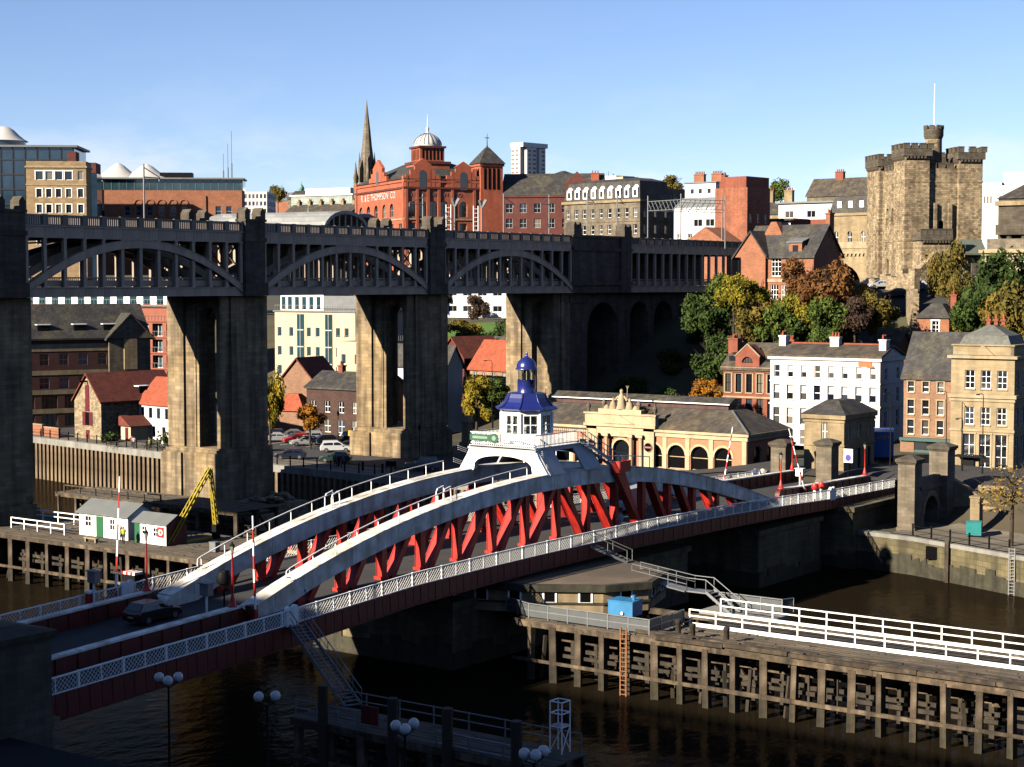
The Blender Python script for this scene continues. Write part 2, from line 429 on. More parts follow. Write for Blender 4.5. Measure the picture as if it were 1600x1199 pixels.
def sheet(name, xs, ys, zf, mat, kind='structure'):
    mb = MB()
    vs = [(x, y, zf(x, y)) for y in ys for x in xs]
    nx = len(xs)
    mb.add(vs, [(j*nx+i, j*nx+i+1, (j+1)*nx+i+1, (j+1)*nx+i) for j in range(len(ys)-1) for i in range(nx-1)], 0, True)
    return tag(mb.build(name, mat), kind=kind)

wm = MB(); wm.quad((-1500,-2500,0), (900,-2500,0), (900,3500,0), (-1500,3500,0))
tag(wm.build('river_water', water_mat()), kind='structure')

ts = [0, 3, 6, 9, 12, 15, 18, 21, 26, 32, 38, 44, 50, 56, 62, 68, 74, 80, 86, 92, 98, 104, 110, 116, 122, 128, 134, 142, 152, 166, 185, 210, 250, 310, 400, 550, 800, 1200, 1800, 2600, 3600, 5500, 9000]
ys_ = [-3500, -1500, -600, -300, -150, -80, -40] + [-20+6*i for i in range(50)] + [290, 310, 340, 380, 430, 500, 600, 750, 950, 1200, 1600, 2200, 3000, 4500, 7000]
gm = MB(); vs = []
for y in ys_:
    for t in ts:
        x = bank(y) + t + 0.6; vs.append((x, y, ground_z(x, y)))
nx = len(ts)
gm.add(vs, [(j*nx+i, j*nx+i+1, (j+1)*nx+i+1, (j+1)*nx+i) for j in range(len(ys_)-1) for i in range(nx-1)], 0, True)
tag(gm.build('north_bank_ground', GROUND), kind='structure')
# south bank under and behind the viewpoint
sb = MB(); sb.box(-900, -2500, -3, 58.9, 3000, 5.2)
tag(sb.build('south_quay_ground', M('dark_setts',(0.03,0.03,0.032),0.9,0.3,0.5,spec=0.1)), kind='structure')  # near-black paving colour
# unseen rising ground of the south bank, added to cut skylight on shaded faces
def south_z(x, y):
    a = 85*sstep(-45, -230, x) if False else 85*(1-sstep(-230, -45, x))
    b = 70*(1-sstep(-300, -70, y))*(1-sstep(-20, 60, x)*0.35)
    return -3.5 + max(a, b)
_mb = MB(); _xs = [-900,-600,-400,-300,-260,-220,-180,-150,-120,-90,-60,-40,-10,20,60,100,140]; _ys = [-1500,-900,-600,-450,-350,-300,-250,-200,-160,-120,-90,-70,-40,0,60,120,200,300,450,700,1200]
_mb.add([(x,y,south_z(x,y)) for y in _ys for x in _xs],[(j*len(_xs)+i,j*len(_xs)+i+1,(j+1)*len(_xs)+i+1,(j+1)*len(_xs)+i) for j in range(len(_ys)-1) for i in range(len(_xs)-1)],0,True)
tag(_mb.build('unseen_south_bank_hill', GROUND), kind='structure')
# paved surfaces laid on the bank
def off(h): return lambda x, y: ground_z(x, y) + h
def strip(name, t0, t1, y0, y1, mat, h, nt=6, ny=14):
    mb = MB(); vs = []
    for j in range(ny+1):
        y = y0+(y1-y0)*j/ny
        for i in range(nt+1):
            x = bank(y)+t0+(t1-t0)*i/nt; vs.append((x, y, ground_z(x, y)+h))
    mb.add(vs, [(j*(nt+1)+i, j*(nt+1)+i+1, (j+1)*(nt+1)+i+1, (j+1)*(nt+1)+i) for j in range(ny) for i in range(nt)], 0, True)
    return tag(mb.build(name, mat), kind='structure')
strip('quay_pavement', 0.6, 6.2, 112, 232, PAVING, 0.12)
strip('quay_road', 6.2, 40, 100, 235, ASPHALT, 0.08, 10, 24)
strip('riverside_pavement', 0.6, 11, 20, 74, PAVING, 0.12, 8, 20)
strip('street_surface', 16, 30, 55, 112, ASPHALT, 0.22, 8, 24)
sheet('lawn', [246+2*i for i in range(20)], [184+2*i for i in range(18)], off(0.5), GRASS)
sheet('castle_yard', [262+2*i for i in range(13)], [100+2*i for i in range(18)], off(0.35), ASPHALT)
# parking bay lines on the quay car park
for k in range(9):
    y = 158+2.6*k
    mb = MB(); mb.box(183.4, y, 6.30, 187.6, y+0.14, 6.31)
    tag(mb.build('parking_line', PAINT_WHITE), kind='structure')

# ---- quay wall of steel sheet piles: one part per pile
qw = thing('quay_wall', 'rusty steel sheet pile quay wall with concrete coping along the north bank', 'quay wall', (bank(118), 118, 0))
b = MB()
ysq = [112+5*i for i in range(26)]
for y0, y1 in zip(ysq[:-1], ysq[1:]):
    x0, x1 = bank(y0), bank(y1)
    b.prism([(x0+0.15,y0,-2),(x1+0.15,y1,-2),(x1+0.65,y1,-2),(x0+0.65,y0,-2)], (0,0,7.6))
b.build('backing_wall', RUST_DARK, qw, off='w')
b = MB()
for y0, y1 in zip(ysq[:-1], ysq[1:]):
    x0, x1 = bank(y0), bank(y1)
    b.prism([(x0-0.35,y0,5.45),(x1-0.35,y1,5.45),(x1+0.9,y1,5.45),(x0+0.9,y0,5.45)], (0,0,0.92))
b.build('coping', CONCRETE, qw, off='w')
b = MB()
pp = [(0.2,-0.30),(-0.36,-0.23),(-0.36,0.23),(0.2,0.30)]
b.prism([(x, y, -2) for x, y in pp], (0,0,7.45))
pile_me = b.mesh('sheet_pile', [RUST_PILE])
y = 113.0
while y < 232:
    o = link('sheet_pile', pile_me, qw, (bank(y)+0.02-qw.location.x, y-118, 0)); y += 1.12
# ---- stone river wall downstream, with weed
rw = thing('river_wall', 'weathered stone river wall with weed at its foot and a square drain opening', 'river wall', (bank(50), 50, 0))
pts = [20, 30, 40, 48, 57, 64, 69.0, 71, 80]
b = MB(); w = MB(); c = MB()
for y0, y1 in zip(pts[:-1], pts[1:]):
    x0, x1 = bank(y0), bank(y1)
    b.prism([(x0,y0,-2),(x1,y1,-2),(x1+1.0,y1,-2),(x0+1.0,y0,-2)], (0,0,5.5))
    c.prism([(x0-0.12,y0,3.5),(x1-0.12,y1,3.5),(x1+1.1,y1,3.5),(x0+1.1,y0,3.5)], (0,0,0.42))
    for k in range(6):
        u0, u1 = k/6, (k+1)/6
        h = random.uniform(1.2, 2.3)
        w.prism([(x0+(x1-x0)*u0-0.14,y0+(y1-y0)*u0,-2),(x0+(x1-x0)*u1-0.14,y0+(y1-y0)*u1,-2),(x0+(x1-x0)*u1+0.02,y0+(y1-y0)*u1,-2),(x0+(x1-x0)*u0+0.02,y0+(y1-y0)*u0,-2)], (0,0,2+h))
b.build('masonry', STONE_QUAY, rw, off='w'); c.build('coping', CONCRETE, rw, off='w'); w.build('weed_band', STONE_WEED, rw, off='w')
b = MB(); b.cbox(bank(68.2)-0.05, 68.2, 2.0, 0.3, 1.5, 1.3); b.build('drain_opening', GLASS_DARK, rw, off='w')
b = MB(); b.cbox(bank(66.3)-0.35, 66.3, -2, 0.35, 0.4, 6.2); b.build('fender_post', TIMBER, rw, off='w')
ld = thing('river_wall_ladder', 'thin iron ladder down the stone river wall', 'ladder', (bank(58.5)-0.3, 58.5, 0))
b = MB()
for s in (-0.28, 0.28): b.beam((0, s, -0.5), (0, s, 4.6), 0.09, 0.09)
b.build('side_rail', GALV, ld)
b = MB(); b.beam((0,-0.28,0),(0,0.28,0),0.07,0.07); rung = b.mesh('rung', [GALV])
for k in range(14): link('rung', rung, ld, (0, 0, 0.2+0.33*k))

# ------------------------------------------------------------------ buildings
Z = Vector((0,0,1))
def facade(mb, P, U, W, H, holes, depth=0.25, m=0, mr=None):
    """Wall face of width W, height H from P along U (outward normal U x Z) with recessed openings (u, z, w, h, arched)."""
    P, U = Vector(P), Vector(U); N = U.cross(Z); mr = m if mr is None else mr
    us = sorted({0.0, W, *[round(h[0]-h[2]/2, 4) for h in holes], *[round(h[0]+h[2]/2, 4) for h in holes]})
    zs = sorted({0.0, H, *[round(h[1], 4) for h in holes], *[round(h[1]+h[3], 4) for h in holes]})
    us = [u for u in us if -1e-6 <= u <= W+1e-6]; zs = [z for z in zs if -1e-6 <= z <= H+1e-6]
    pt = lambda u, z, d=0: P + U*u + Z*z - N*d
    for i in range(len(us)-1):
        uc = (us[i]+us[i+1])/2
        j = 0
        while j < len(zs)-1:
            zc = (zs[j]+zs[j+1])/2
            if any(abs(uc-h[0]) < h[2]/2 and h[1] < zc < h[1]+h[3] for h in holes): j += 1; continue
            k = j
            while k+1 < len(zs)-1 and not any(abs(uc-h[0]) < h[2]/2 and h[1] < (zs[k+1]+zs[k+2])/2 < h[1]+h[3] for h in holes): k += 1
            mb.quad(pt(us[i], zs[j]), pt(us[i+1], zs[j]), pt(us[i+1], zs[k+1]), pt(us[i], zs[k+1]), m); j = k+1
    for u, z, w, h, arch in holes:
        a, b_, t = u-w/2, u+w/2, z+h
        if not arch:
            ring = [(a,z),(b_,z),(b_,t),(a,t)]
        else:
            r = w/2; zc = t-r
            arc = [(u+r*math.cos(math.pi*k/10), zc+r*math.sin(math.pi*k/10)) for k in range(11)]
            ring = [(a,z),(b_,z)] + arc
            for k in range(5):
                mb.add([pt(b_,t), pt(*arc[k+1]), pt(*arc[k])], [(0,1,2)], m)
                mb.add([pt(a,t), pt(*arc[10-k]), pt(*arc[9-k])], [(0,1,2)], m)
            mb.add([pt(b_,t), pt(a,t), pt(*arc[5])], [(0,1,2)], m)
        for (u0,z0),(u1,z1) in zip(ring, ring[1:]+ring[:1]):
            if abs(u0-u1)+abs(z0-z1) > 1e-6:
                mb.quad(pt(u0,z0), pt(u0,z0,depth), pt(u1,z1,depth), pt(u1,z1), mr)

WIN = {}
def window_mesh(w, h, cols, rows, arch, glass, frame, sill=None, surround=None, depth=0.25, half_blind=False, bar=0.06):
    key = (round(w,2), round(h,2), cols, rows, arch, glass.name, frame.name, sill.name if sill else 0, surround.name if surround else 0, depth, half_blind, bar)
    if key in WIN: return WIN[key]
    mb = MB()
    if arch:
        r = w/2; zc = h-r
        arc = [(r*math.cos(math.pi*k/10), 0, zc+r*math.sin(math.pi*k/10)) for k in range(11)]
        mb.add([(-w/2,0,0),(w/2,0,0)]+arc, [tuple(range(13))], 0)
        for p, q in zip(arc[:-1], arc[1:]): mb.beam(p, q, 0.09, bar*1.6, 1)
        mb.box(-w/2,-0.05,0,-w/2+bar*1.3,-0.003,zc,1); mb.box(w/2-bar*1.3,-0.05,0,w/2,-0.003,zc,1)
        ht = lambda x: zc+math.sqrt(max(0,r*r-x*x))
    else:
        mb.quad((-w/2,0,0),(w/2,0,0),(w/2,0,h),(-w/2,0,h),0)
        mb.box(-w/2,-0.06,0,-w/2+bar*1.3,-0.003,h,1); mb.box(w/2-bar*1.3,-0.06,0,w/2,-0.003,h,1)
        mb.box(-w/2+bar*1.3,-0.06,h-bar*1.3,w/2-bar*1.3,-0.003,h,1)
        ht = lambda x: h
    mb.box(-w/2+bar*1.3,-0.06,0,w/2-bar*1.3,-0.003,bar*1.5,1)
    for c in range(1, cols):
        x = -w/2+w*c/cols; mb.box(x-bar/2,-0.045,bar*1.5,x+bar/2,-0.003,ht(x),1)
    for rr in range(1, rows):
        z = h*rr/rows; t = bar*1.4 if rows == 2 else bar
        mb.box(-w/2+bar*1.3,-0.052,z-t/2,w/2-bar*1.3,-0.003,z+t/2,1)
    if half_blind: mb.quad((-w/2+.05,-0.015,h*0.45),(w/2-.05,-0.015,h*0.45),(w/2-.05,-0.015,h-0.05),(-w/2+.05,-0.015,h-.05),3)
    if sill: mb.box(-w/2-0.1,-depth-0.14,-0.14,w/2+0.1,-depth+0.02,0.0,2)
    if surround:
        t = 0.17
        mb.box(-w/2-t,-depth-0.07,0,-w/2,-depth+0.02,h,2); mb.box(w/2,-depth-0.07,0,w/2+t,-depth+0.02,h,2)
        mb.box(-w/2-t*1.4,-depth-0.1,h,w/2+t*1.4,-depth+0.02,h+t,2)
    me = mb.mesh('window', [glass, frame, sill or surround or frame, BLIND])
    WIN[key] = me
    return me

def rowspec(W, row):
    z, h, n, w = row[:4]; o = row[4] if len(row) > 4 else {}
    m0, m1 = o.get('m0', 0.0), o.get('m1', 0.0)
    us = o.get('at') or [m0+(W-m0-m1)*(i+0.5)/n for i in range(n)]
    return [(u, z, w, h, o.get('arch', False)) for u in us], o
def gable_roof(mb, x0, y0, x1, y1, z, h, axis, th=0.22, over=0.35, m=0, mw=1, wall=True):
    """Pitched roof in slabs; ridge along axis; gable walls below it in material mw."""
    if axis == 'y':
        xm = (x0+x1)/2; k = h/(xm-x0)
        for s, xa in ((-1, x0), (1, x1)):
            e = (xa+s*over, z-over*k)
            mb.prism([(e[0],y0-over,e[1]),(xm,y0-over,z+h),(xm,y0-over,z+h+th*1.3),(e[0],y0-over,e[1]+th*1.3)], (0,y1-y0+2*over,0), m)
        if wall:
            for y in (y0+0.002, y1-0.302): mb.prism([(x0,y,z),(x1,y,z),(xm,y,z+h)], (0,0.3,0), mw)
    else:
        ym = (y0+y1)/2; k = h/(ym-y0)
        for s, ya in ((-1, y0), (1, y1)):
            e = (ya+s*over, z-over*k)
            mb.prism([(x0-over,e[0],e[1]),(x0-over,ym,z+h),(x0-over,ym,z+h+th*1.3),(x0-over,e[0],e[1]+th*1.3)], (x1-x0+2*over,0,0), m)
        if wall:
            for x in (x0+0.002, x1-0.302): mb.prism([(x,y0,z),(x,y1,z),(x,ym,z+h)], (0.3,0,0), mw)
def hip_roof(mb, x0, y0, x1, y1, z, h, inset, m=0):
    a = [(x0,y0,z),(x1,y0,z),(x1,y1,z),(x0,y1,z)]
    i = min(inset, (x1-x0)/2-0.01, (y1-y0)/2-0.01) if not isinstance(inset, tuple) else None
    ix, iy = (i, i) if i is not None else inset
    t = [(x0+ix,y0+iy,z+h),(x1-ix,y0+iy,z+h),(x1-ix,y1-iy,z+h),(x0+ix,y1-iy,z+h)]
    mb.add(a+t, [(0,1,5,4),(1,2,6,5),(2,3,7,6),(3,0,4,7),(4,5,6,7),(3,2,1,0)], m)
def chimney(parent, x, y, z, w, d, h, mat, pots=3, potmat=None):
    mb = MB(); mb.cbox(x,y,z,w,d,h,0); mb.cbox(x,y,z+h,w+0.2,d+0.2,0.22,0)
    n = max(w, d)
    for k in range(pots):
        q = -n/2+n*(k+0.5)/pots
        px, py = (x+q, y) if w >= d else (x, y+q)
        mb.cyl((px,py,z+h+0.22),(px,py,z+h+0.85),0.16,6,1,0.12)
    return mb.build('chimney', [mat, potmat or ROOF_TILE], parent)

def building(name, label, cat, c, ang, L, R, z0, z1, wall, left=(), right=(), roof=('flat',), bands=(), chimneys=(), glass=None, frame=None,
             group=None, depth=0.22, roofmat=None, quoin=None, base=None):
    t = thing(name, label, cat, (c[0], c[1], z0), R_(ang), group)
    H = z1-z0
    glass = glass or GLASS; frame = frame or PAINT_WHITE
    mb = MB(); hl, hr, wins = [], [], []
    for side, rows, W, store in (('l', left, L, hl), ('r', right, R, hr)):
        for row in rows:
            hs, o = rowspec(W, row)
            for k, h in enumerate(hs):
                store.append(h)
                st = o.get('style', (1, 2)); pb = o.get('blind', 0)
                me = window_mesh(h[2], h[3], st[0], st[1], h[4], o.get('glass', glass), o.get('frame', frame), o.get('sill'), o.get('surround'), depth, bool(pb) and (k*7+int(h[1]*3)) % 10 < pb*10)
                if side == 'l': wins.append((me, (depth, L-h[0], h[1]), R_(-90)))
                else: wins.append((me, (h[0], depth, h[1]), 0.0))
    facade(mb, (0,L,0), (0,-1,0), L, H, hl, depth)
    facade(mb, (0,0,0), (1,0,0), R, H, hr, depth)
    facade(mb, (R,0,0), (0,1,0), L, H, [], depth)
    facade(mb, (R,L,0), (-1,0,0), R, H, [], depth)
    mb.quad((0,0,H),(R,0,H),(R,L,H),(0,L,H))
    w = mb.build('wall', [wall], t)
    for me, loc, rot in wins: link('window', me, t, loc, rot)
    for z, h, p, mt in bands:
        q = MB()
        q.box(-p,-p,z,R+p,0,z+h); q.box(-p,L,z,R+p,L+p,z+h); q.box(-p,0,z,0,L,z+h); q.box(R,0,z,R+p,L,z+h)
        q.build('cornice', [mt], t)
    if quoin:
        q = MB()
        for k in range(int(H/0.6)):
            s = 0.5 if k % 2 else 0.32
            q.box(-0.05,-0.05,k*0.6+0.03,s,0.0,k*0.6+0.57); q.box(-0.05,0.0,k*0.6+0.03,0.0,s,k*0.6+0.57)
            q.box(-0.05,L-s,k*0.6+0.03,0.0,L+0.05,k*0.6+0.57)
        q.build('quoin', [quoin], t)
    q = MB(); kind = roof[0]; rm = roofmat or ROOF_SLATE
    if kind == 'flat':
        p = roof[1] if len(roof) > 1 else 0.5
        q.box(0,0,H+0.004,R,0.3,H+p,1); q.box(0,L-0.3,H+0.004,R,L,H+p,1); q.box(0,0.3,H+0.004,0.3,L-0.3,H+p,1); q.box(R-0.3,0.3,H+0.004,R,L-0.3,H+p,1)
        q.quad((0.3,0.3,H+0.02),(R-0.3,0.3,H+0.02),(R-0.3,L-0.3,H+0.02),(0.3,L-0.3,H+0.02),0)
        rm = roofmat or ROOF_LEAD
    elif kind == 'slab': q.box(-roof[2],-roof[2],H+0.004,R+roof[2],L+roof[2],H+roof[1],0)
    elif kind in ('gy', 'gx'): gable_roof(q, 0,0,R,L,H,roof[1],kind[1])
    elif kind == 'hip': hip_roof(q, -0.35,-0.35,R+0.35,L+0.35,H+0.01,roof[1],roof[2])
    elif kind == 'mansard':
        hip_roof(q, -0.05,-0.05,R+0.05,L+0.05,H+0.01,roof[1],roof[2])
        i = roof[2]; i = i if isinstance(i, tuple) else (i, i)
        hip_roof(q, -0.05+i[0],-0.05+i[1],R+0.05-i[0],L+0.05-i[1],H+0.012+roof[1],roof[3],roof[4])
    rf = q.build('roof', [rm, wall], t)
    for (x, y, z, wd, d, h, mt, n) in chimneys: chimney(rf, x, y, z, wd, d, h, mt, n)
    return t, rf, H

W22 = dict(style=(2,2)); W12 = dict(style=(1,2)); W23 = dict(style=(2,3))
# ---- riverside, right hand: the quay terrace
t, rf, H = building('quayside_hotel', 'long white stucco hotel with rows of sash windows and an orange sign', 'hotel', (216.4, 97.1), 2, 16.2, 8.5, 7.5, 19.9, RENDER_WHITE,
    left=[(9.4,1.7,8,0.85,dict(style=(1,2),sill=RENDER_WHITE,blind=.8)), (6.3,2.1,8,0.95,dict(style=(1,2),sill=RENDER_WHITE,surround=RENDER_WHITE,blind=.85)),
          (2.9,2.3,8,0.95,dict(style=(1,2),sill=RENDER_WHITE,surround=RENDER_WHITE,blind=.6)), (0.1,2.1,8,1.0,dict(style=(1,2)))],
    right=[(9.3,1.6,2,0.95,dict(style=(1,2))), (6.2,2.0,2,0.95,dict(style=(1,2))), (2.9,2.2,2,0.95,dict(style=(1,2)))],
    roof=('gy', 1.35), roofmat=ROOF_SLATE_BROWN, bands=[(11.9,0.5,0.3,RENDER_WHITE),(5.6,0.25,0.15,RENDER_WHITE),(8.8,0.16,0.1,RENDER_WHITE)],
    chimneys=[(2.6,0.5,12.3,1.3,1.0,2.3,RENDER_WHITE,3),(3.6,8.0,12.8,1.0,1.3,2.0,RENDER_WHITE,3),(3.6,15.8,12.5,1.3,1.0,2.4,RENDER_WHITE,3)])
q = MB(); q.box(-0.12,1.15,11.2,-0.004,3.1,11.75); q.box(-0.13,0.95,11.05,-0.004,1.9,11.3); q.build('sign_board', [PAINT_ORANGE], t)
q = MB(); q.box(4.1,0,13.95,4.4,16.2,14.16); q.build('ridge_tile', [ROOF_TILE], rf)

t, rf, H = building('red_brick_office', 'red brick quayside building with a half round window in its gable', 'office', (220.8, 115.0), 2, 8.4, 9, 7.5, 17.7, BRICK_RED,
    left=[(6.7,2.7,5,0.95,dict(style=(2,2),surround=BRICK_DARK,sill=STONE_TRIM)), (3.0,2.8,5,1.0,dict(style=(2,2),sill=STONE_TRIM)), (0.2,2.0,4,1.2,dict(style=(2,2)))],
    roof=('gy', 3.3), roofmat=ROOF_SLATE_BROWN, bands=[(9.9,0.45,0.3,STONE_TRIM),(5.9,0.25,0.12,STONE_TRIM),(9.45,0.2,0.1,BRICK_DARK)],
    chimneys=[(3,8.0,11.2,1.5,1.5,3.0,BRICK_RED,3),(6.4,0.5,11.4,1.2,1.0,2.6,BRICK_RED,2)], frame=BLACK_IRON)
q = MB()
hole = [(1.9,0.75,1.8,0.9,True)]
facade(q, (-0.06,6.4,H+0.02), (0,-1,0), 3.8, 1.7, hole, 0.3); q.prism([(-0.06,6.4,H+1.72),(-0.06,2.6,H+1.72),(-0.06,4.5,H+3.4)], (2.6,0,0)); q.box(0.25,2.61,H+0.02,2.0,6.39,H+1.71)
q.prism([(-0.14,6.5,H+1.62),(-0.14,6.5,H+1.82),(-0.14,4.5,H+3.6),(-0.14,4.5,H+3.4)], (0.3,0,0), 1); q.prism([(-0.14,2.5,H+1.62),(-0.14,2.5,H+1.82),(-0.14,4.5,H+3.6),(-0.14,4.5,H+3.4)], (0.3,0,0), 1)
gb = q.build('gable', [BRICK_RED, STONE_TRIM], t)
link('window', window_mesh(1.8,0.9,4,1,True,GLASS,BLACK_IRON), gb, (0.22,4.5,H+0.77), R_(-90))
for y in (7.4, 1.4):
    q = MB(); q.box(0.9,y-0.5,H+0.5,2.6,y+0.5,H+1.7); q.prism([(0.8,y-0.62,H+1.7),(0.8,y+0.62,H+1.7),(0.8,y,H+2.2)],(2.4,0,0),1); d = q.build('dormer', [BLACK_IRON, ROOF_SLATE_BROWN], t)

t, rf, H = building('brown_brick_house', 'tall brown brick house with steep dark slate roof and green shopfront', 'house', (212.2, 83.8), 3, 7.9, 8, 7.6, 17.9, BRICK_BROWN,
    left=[(8.2,1.4,4,0.8,dict(style=(1,2),surround=STONE_TRIM,sill=STONE_TRIM)), (5.3,1.9,4,0.85,dict(style=(1,2),surround=STONE_TRIM,sill=STONE_TRIM)), (2.7,1.9,4,0.85,dict(style=(1,2),surround=STONE_TRIM,sill=STONE_TRIM))],
    roof=('gy', 5.4), bands=[(10.0,0.3,0.25,BRICK_DARK)])
q = MB(); q.box(-0.9,-0.1,1.9,-0.01,8.1,2.3,0); q.box(-0.5,-0.1,0,-0.01,1.6,1.9,0); q.box(-0.42,1.65,0.7,-0.01,6.2,1.9,1); q.box(-0.5,1.65,0,-0.01,6.2,0.7,0); q.box(-0.5,6.25,0,-0.01,8.1,1.9,2)
q.build('shopfront', [M('dark_teal_fascia', (0.03,0.11,0.10), 0.5, 0.1, 1.0), GLASS, BRICK_BROWN], t)

t, rf, H = building('corner_bank', 'golden ashlar bank with pedimented parapet and grey mansard roof', 'bank', (198.7, 72.2), 4, 7.6, 7.5, 7.0, 21.0, STONE_PALE,
    left=[(10.4,2.2,3,1.2,dict(style=(2,3),sill=STONE_PALE,m0=1.3,m1=.5)), (6.1,2.1,3,1.15,dict(style=(2,3),sill=STONE_PALE,m0=1.3,m1=.5)), (1.0,4.0,3,1.35,dict(style=(2,3),surround=STONE_TRIM,sill=STONE_TRIM,m0=1.3,m1=.5))],
    right=[(10.4,2.2,3,1.1,dict(style=(2,3))), (6.1,2.1,3,1.1,dict(style=(2,3))), (1.2,3.6,3,1.2,dict(style=(2,3)))],
    roof=('mansard', 2.7, 1.25, 1.2, (1.6,2.2)), roofmat=M('grey_green_slate',(0.17,0.175,0.155),0.8,0.25,0.5,brick=(0.35,0.25),mortar=0.8),
    bands=[(9.3,0.45,0.35,STONE_TRIM),(14.0,0.35,0.4,STONE_TRIM),(8.9,0.3,0.15,STONE_TRIM),(5.3,0.3,0.12,STONE_TRIM)], frame=PAINT_WHITE)
q = MB(); q.box(0.15,0.15,H+0.36,0.55,7.45,H+1.5); q.box(0.15,0.15,H+0.36,7.35,0.55,H+1.5); q.box(-0.05,0,H+1.5,0.7,7.6,H+1.68); q.box(0.7,-0.05,H+1.5,7.5,0.7,H+1.68)
q.prism([(-0.1,2.4,H+0.4),(-0.1,5.2,H+0.4),(-0.1,3.8,H+1.65)], (0.24,0,0)); q.build('parapet', [STONE_PALE], t)
for k in range(3): chimney(rf, 4.2, 2.6+0.9*k, H+3.9, 0.45, 0.45, 0.5, BRICK_RED, 1)
q = MB(); q.box(-1.6,3.6,0.0,0.0,6.4,0.15); q.box(-0.35,4.6,0.15,-0.004,6.0,2.1); q.box(-1.2,3.4,2.25,-0.004,6.6,2.5); q.build('entrance_canopy', [BLACK_IRON], t)

t, rf, H = building('hill_tower_house', 'narrow red brick tower house with pyramid slate roof on the hillside', 'house', (250.5, 101.3), 4, 5.0, 5.5, 14, 24.6, BRICK_TAN,
    left=[(8.3,1.9,1,1.05,dict(style=(2,3),surround=STONE_TRIM,sill=PAINT_WHITE,at=[2.9])), (5.0,1.7,1,1.05,dict(style=(2,3),surround=STONE_TRIM,sill=PAINT_WHITE,at=[2.9]))],
    roof=('hip', 2.2, 2.0), chimneys=[(3.6,0.4,10.6,0.9,0.9,3.4,BRICK_RED,2)])
t, rf, H = building('slate_roofed_terrace', 'low terrace with long slate roof behind the white hotel', 'terrace', (245, 107.5), 2, 15.0, 7, 12, 19.7, BRICK_TAN,
    left=[(5.4,1.5,4,0.9,dict(style=(2,2)))], roof=('gy', 2.6), roofmat=ROOF_SLATE_BROWN, chimneys=[(3.5,14.2,8.2,0.9,0.9,3.2,BRICK_RED,2),(3.5,9.0,8.6,0.9,0.9,2.6,BRICK_RED,2)])
q = MB(); q.box(0.3,12.6,H+0.2,2.6,14.4,H+1.5); q.box(0.1,12.4,H+1.5,2.7,14.6,H+1.7,1); d = q.build('dormer', [RENDER_WHITE, ROOF_LEAD], rf)
link('window', window_mesh(1.3,0.9,3,1,False,GLASS,PAINT_WHITE), t, (0.28,13.5,H+0.4), R_(-90))
t, rf, H = building('brick_yard_house', 'small red brick house tucked behind the white hotel', 'house', (238, 98), 2, 7.5, 7, 10, 17.6, BRICK_RED, roof=('gx', 2.0), chimneys=[(1,1.2,8.4,0.8,1.0,3.6,BRICK_TAN,2)])

# ---- stone toll lodge by the bridge end
t, rf, H = building('toll_lodge', 'square sandstone toll lodge with shallow hipped slate roof at the bridge end', 'lodge', (184.3, 87.1), 0, 5.1, 8.4, 7.2, 14.6, STONE_LODGE,
    left=[(4.4,2.0,1,0.8,dict(style=(2,2),at=[2.6],frame=PAINT_WHITE))], right=[(4.6,1.5,3,0.55,dict(style=(1,2))), (0.9,2.4,3,0.9,dict(style=(1,2),frame=BLACK_IRON))],
    roof=('hip', 1.55, (2.5,2.1)), bands=[(6.9,0.55,0.28,STONE_LODGE),(6.5,0.2,0.12,STONE_LODGE),(3.7,0.2,0.1,STONE_LODGE)])
# ---- fish market hall
t = thing('market_hall', 'long orange and cream market hall with arched windows and a statue over its entrance', 'market hall', (187.3, 101.4, 6.2))
L, Rr, H = 36.5, 11.2, 5.1
holes = []; bays = []
ub = [2.2+3.35*k for k in range(4)] + [23.1+3.35*k for k in range(4)]
for u in ub: holes.append((u, 0.35, 2.5, 3.05, True))
holes.append((18.25, 0.15, 2.6, 3.5, True))
hr = [(2.8,0.4,2.2,3.2,True),(6.2,0.4,2.2,3.2,True),(9.4,0.4,1.6,3.0,True)]
mb = MB(); facade(mb, (0,L,0), (0,-1,0), L, H, holes, 0.4, 0, 1); facade(mb, (0,0,0), (1,0,0), Rr, H, hr, 0.4, 0, 1)
facade(mb, (Rr,0,0), (0,1,0), L, H, []); facade(mb, (Rr,L,0), (-1,0,0), Rr, H, []); mb.quad((0,0,H),(Rr,0,H),(Rr,L,H),(0,L,H))
mb.build('wall', [BRICK_MARKET, STONE_MARKET], t)
wme = window_mesh(2.5,3.05,1,2,True,GLASS_DARK,STONE_MARKET, bar=0.06)
for u in ub: link('window', wme, t, (0.4, L-u, 0.35), R_(-90))
link('entrance', window_mesh(2.6,3.5,3,2,True,GLASS,BLACK_IRON), t, (0.4, L-18.25, 0.15), R_(-90))
for x, z, w, h, a in hr: link('window', window_mesh(w,h,3,2,True,GLASS,BLACK_IRON), t, (x, 0.4, z))
for u, z, w, h, a in holes:                  # rings of pale stone round the arches
    b = MB(); r, zc = w/2, z+h-w/2; y = L-u
    for k in range(10):
        a0, a1 = math.pi*k/10, math.pi*(k+1)/10
        P = [(y+rr*math.cos(aa), zc+rr*math.sin(aa)) for rr, aa in ((r,a0),(r+0.3,a0),(r+0.3,a1),(r,a1))]
        b.prism([(-0.07,p,q) for p, q in P], (0.075,0,0))
    b.build('arch_ring', [STONE_MARKET], t)
for u in [0.35]+[(a+c)/2 for a, c in zip(ub[:3], ub[1:4])]+[(a+c)/2 for a, c in zip(ub[4:7], ub[5:8])]+[13.85, 21.3, L-0.35]:
    b = MB(); b.box(-0.12,L-u-0.3,0,0.0,L-u+0.3,H-0.75); b.build('pilaster', [STONE_MARKET], t)
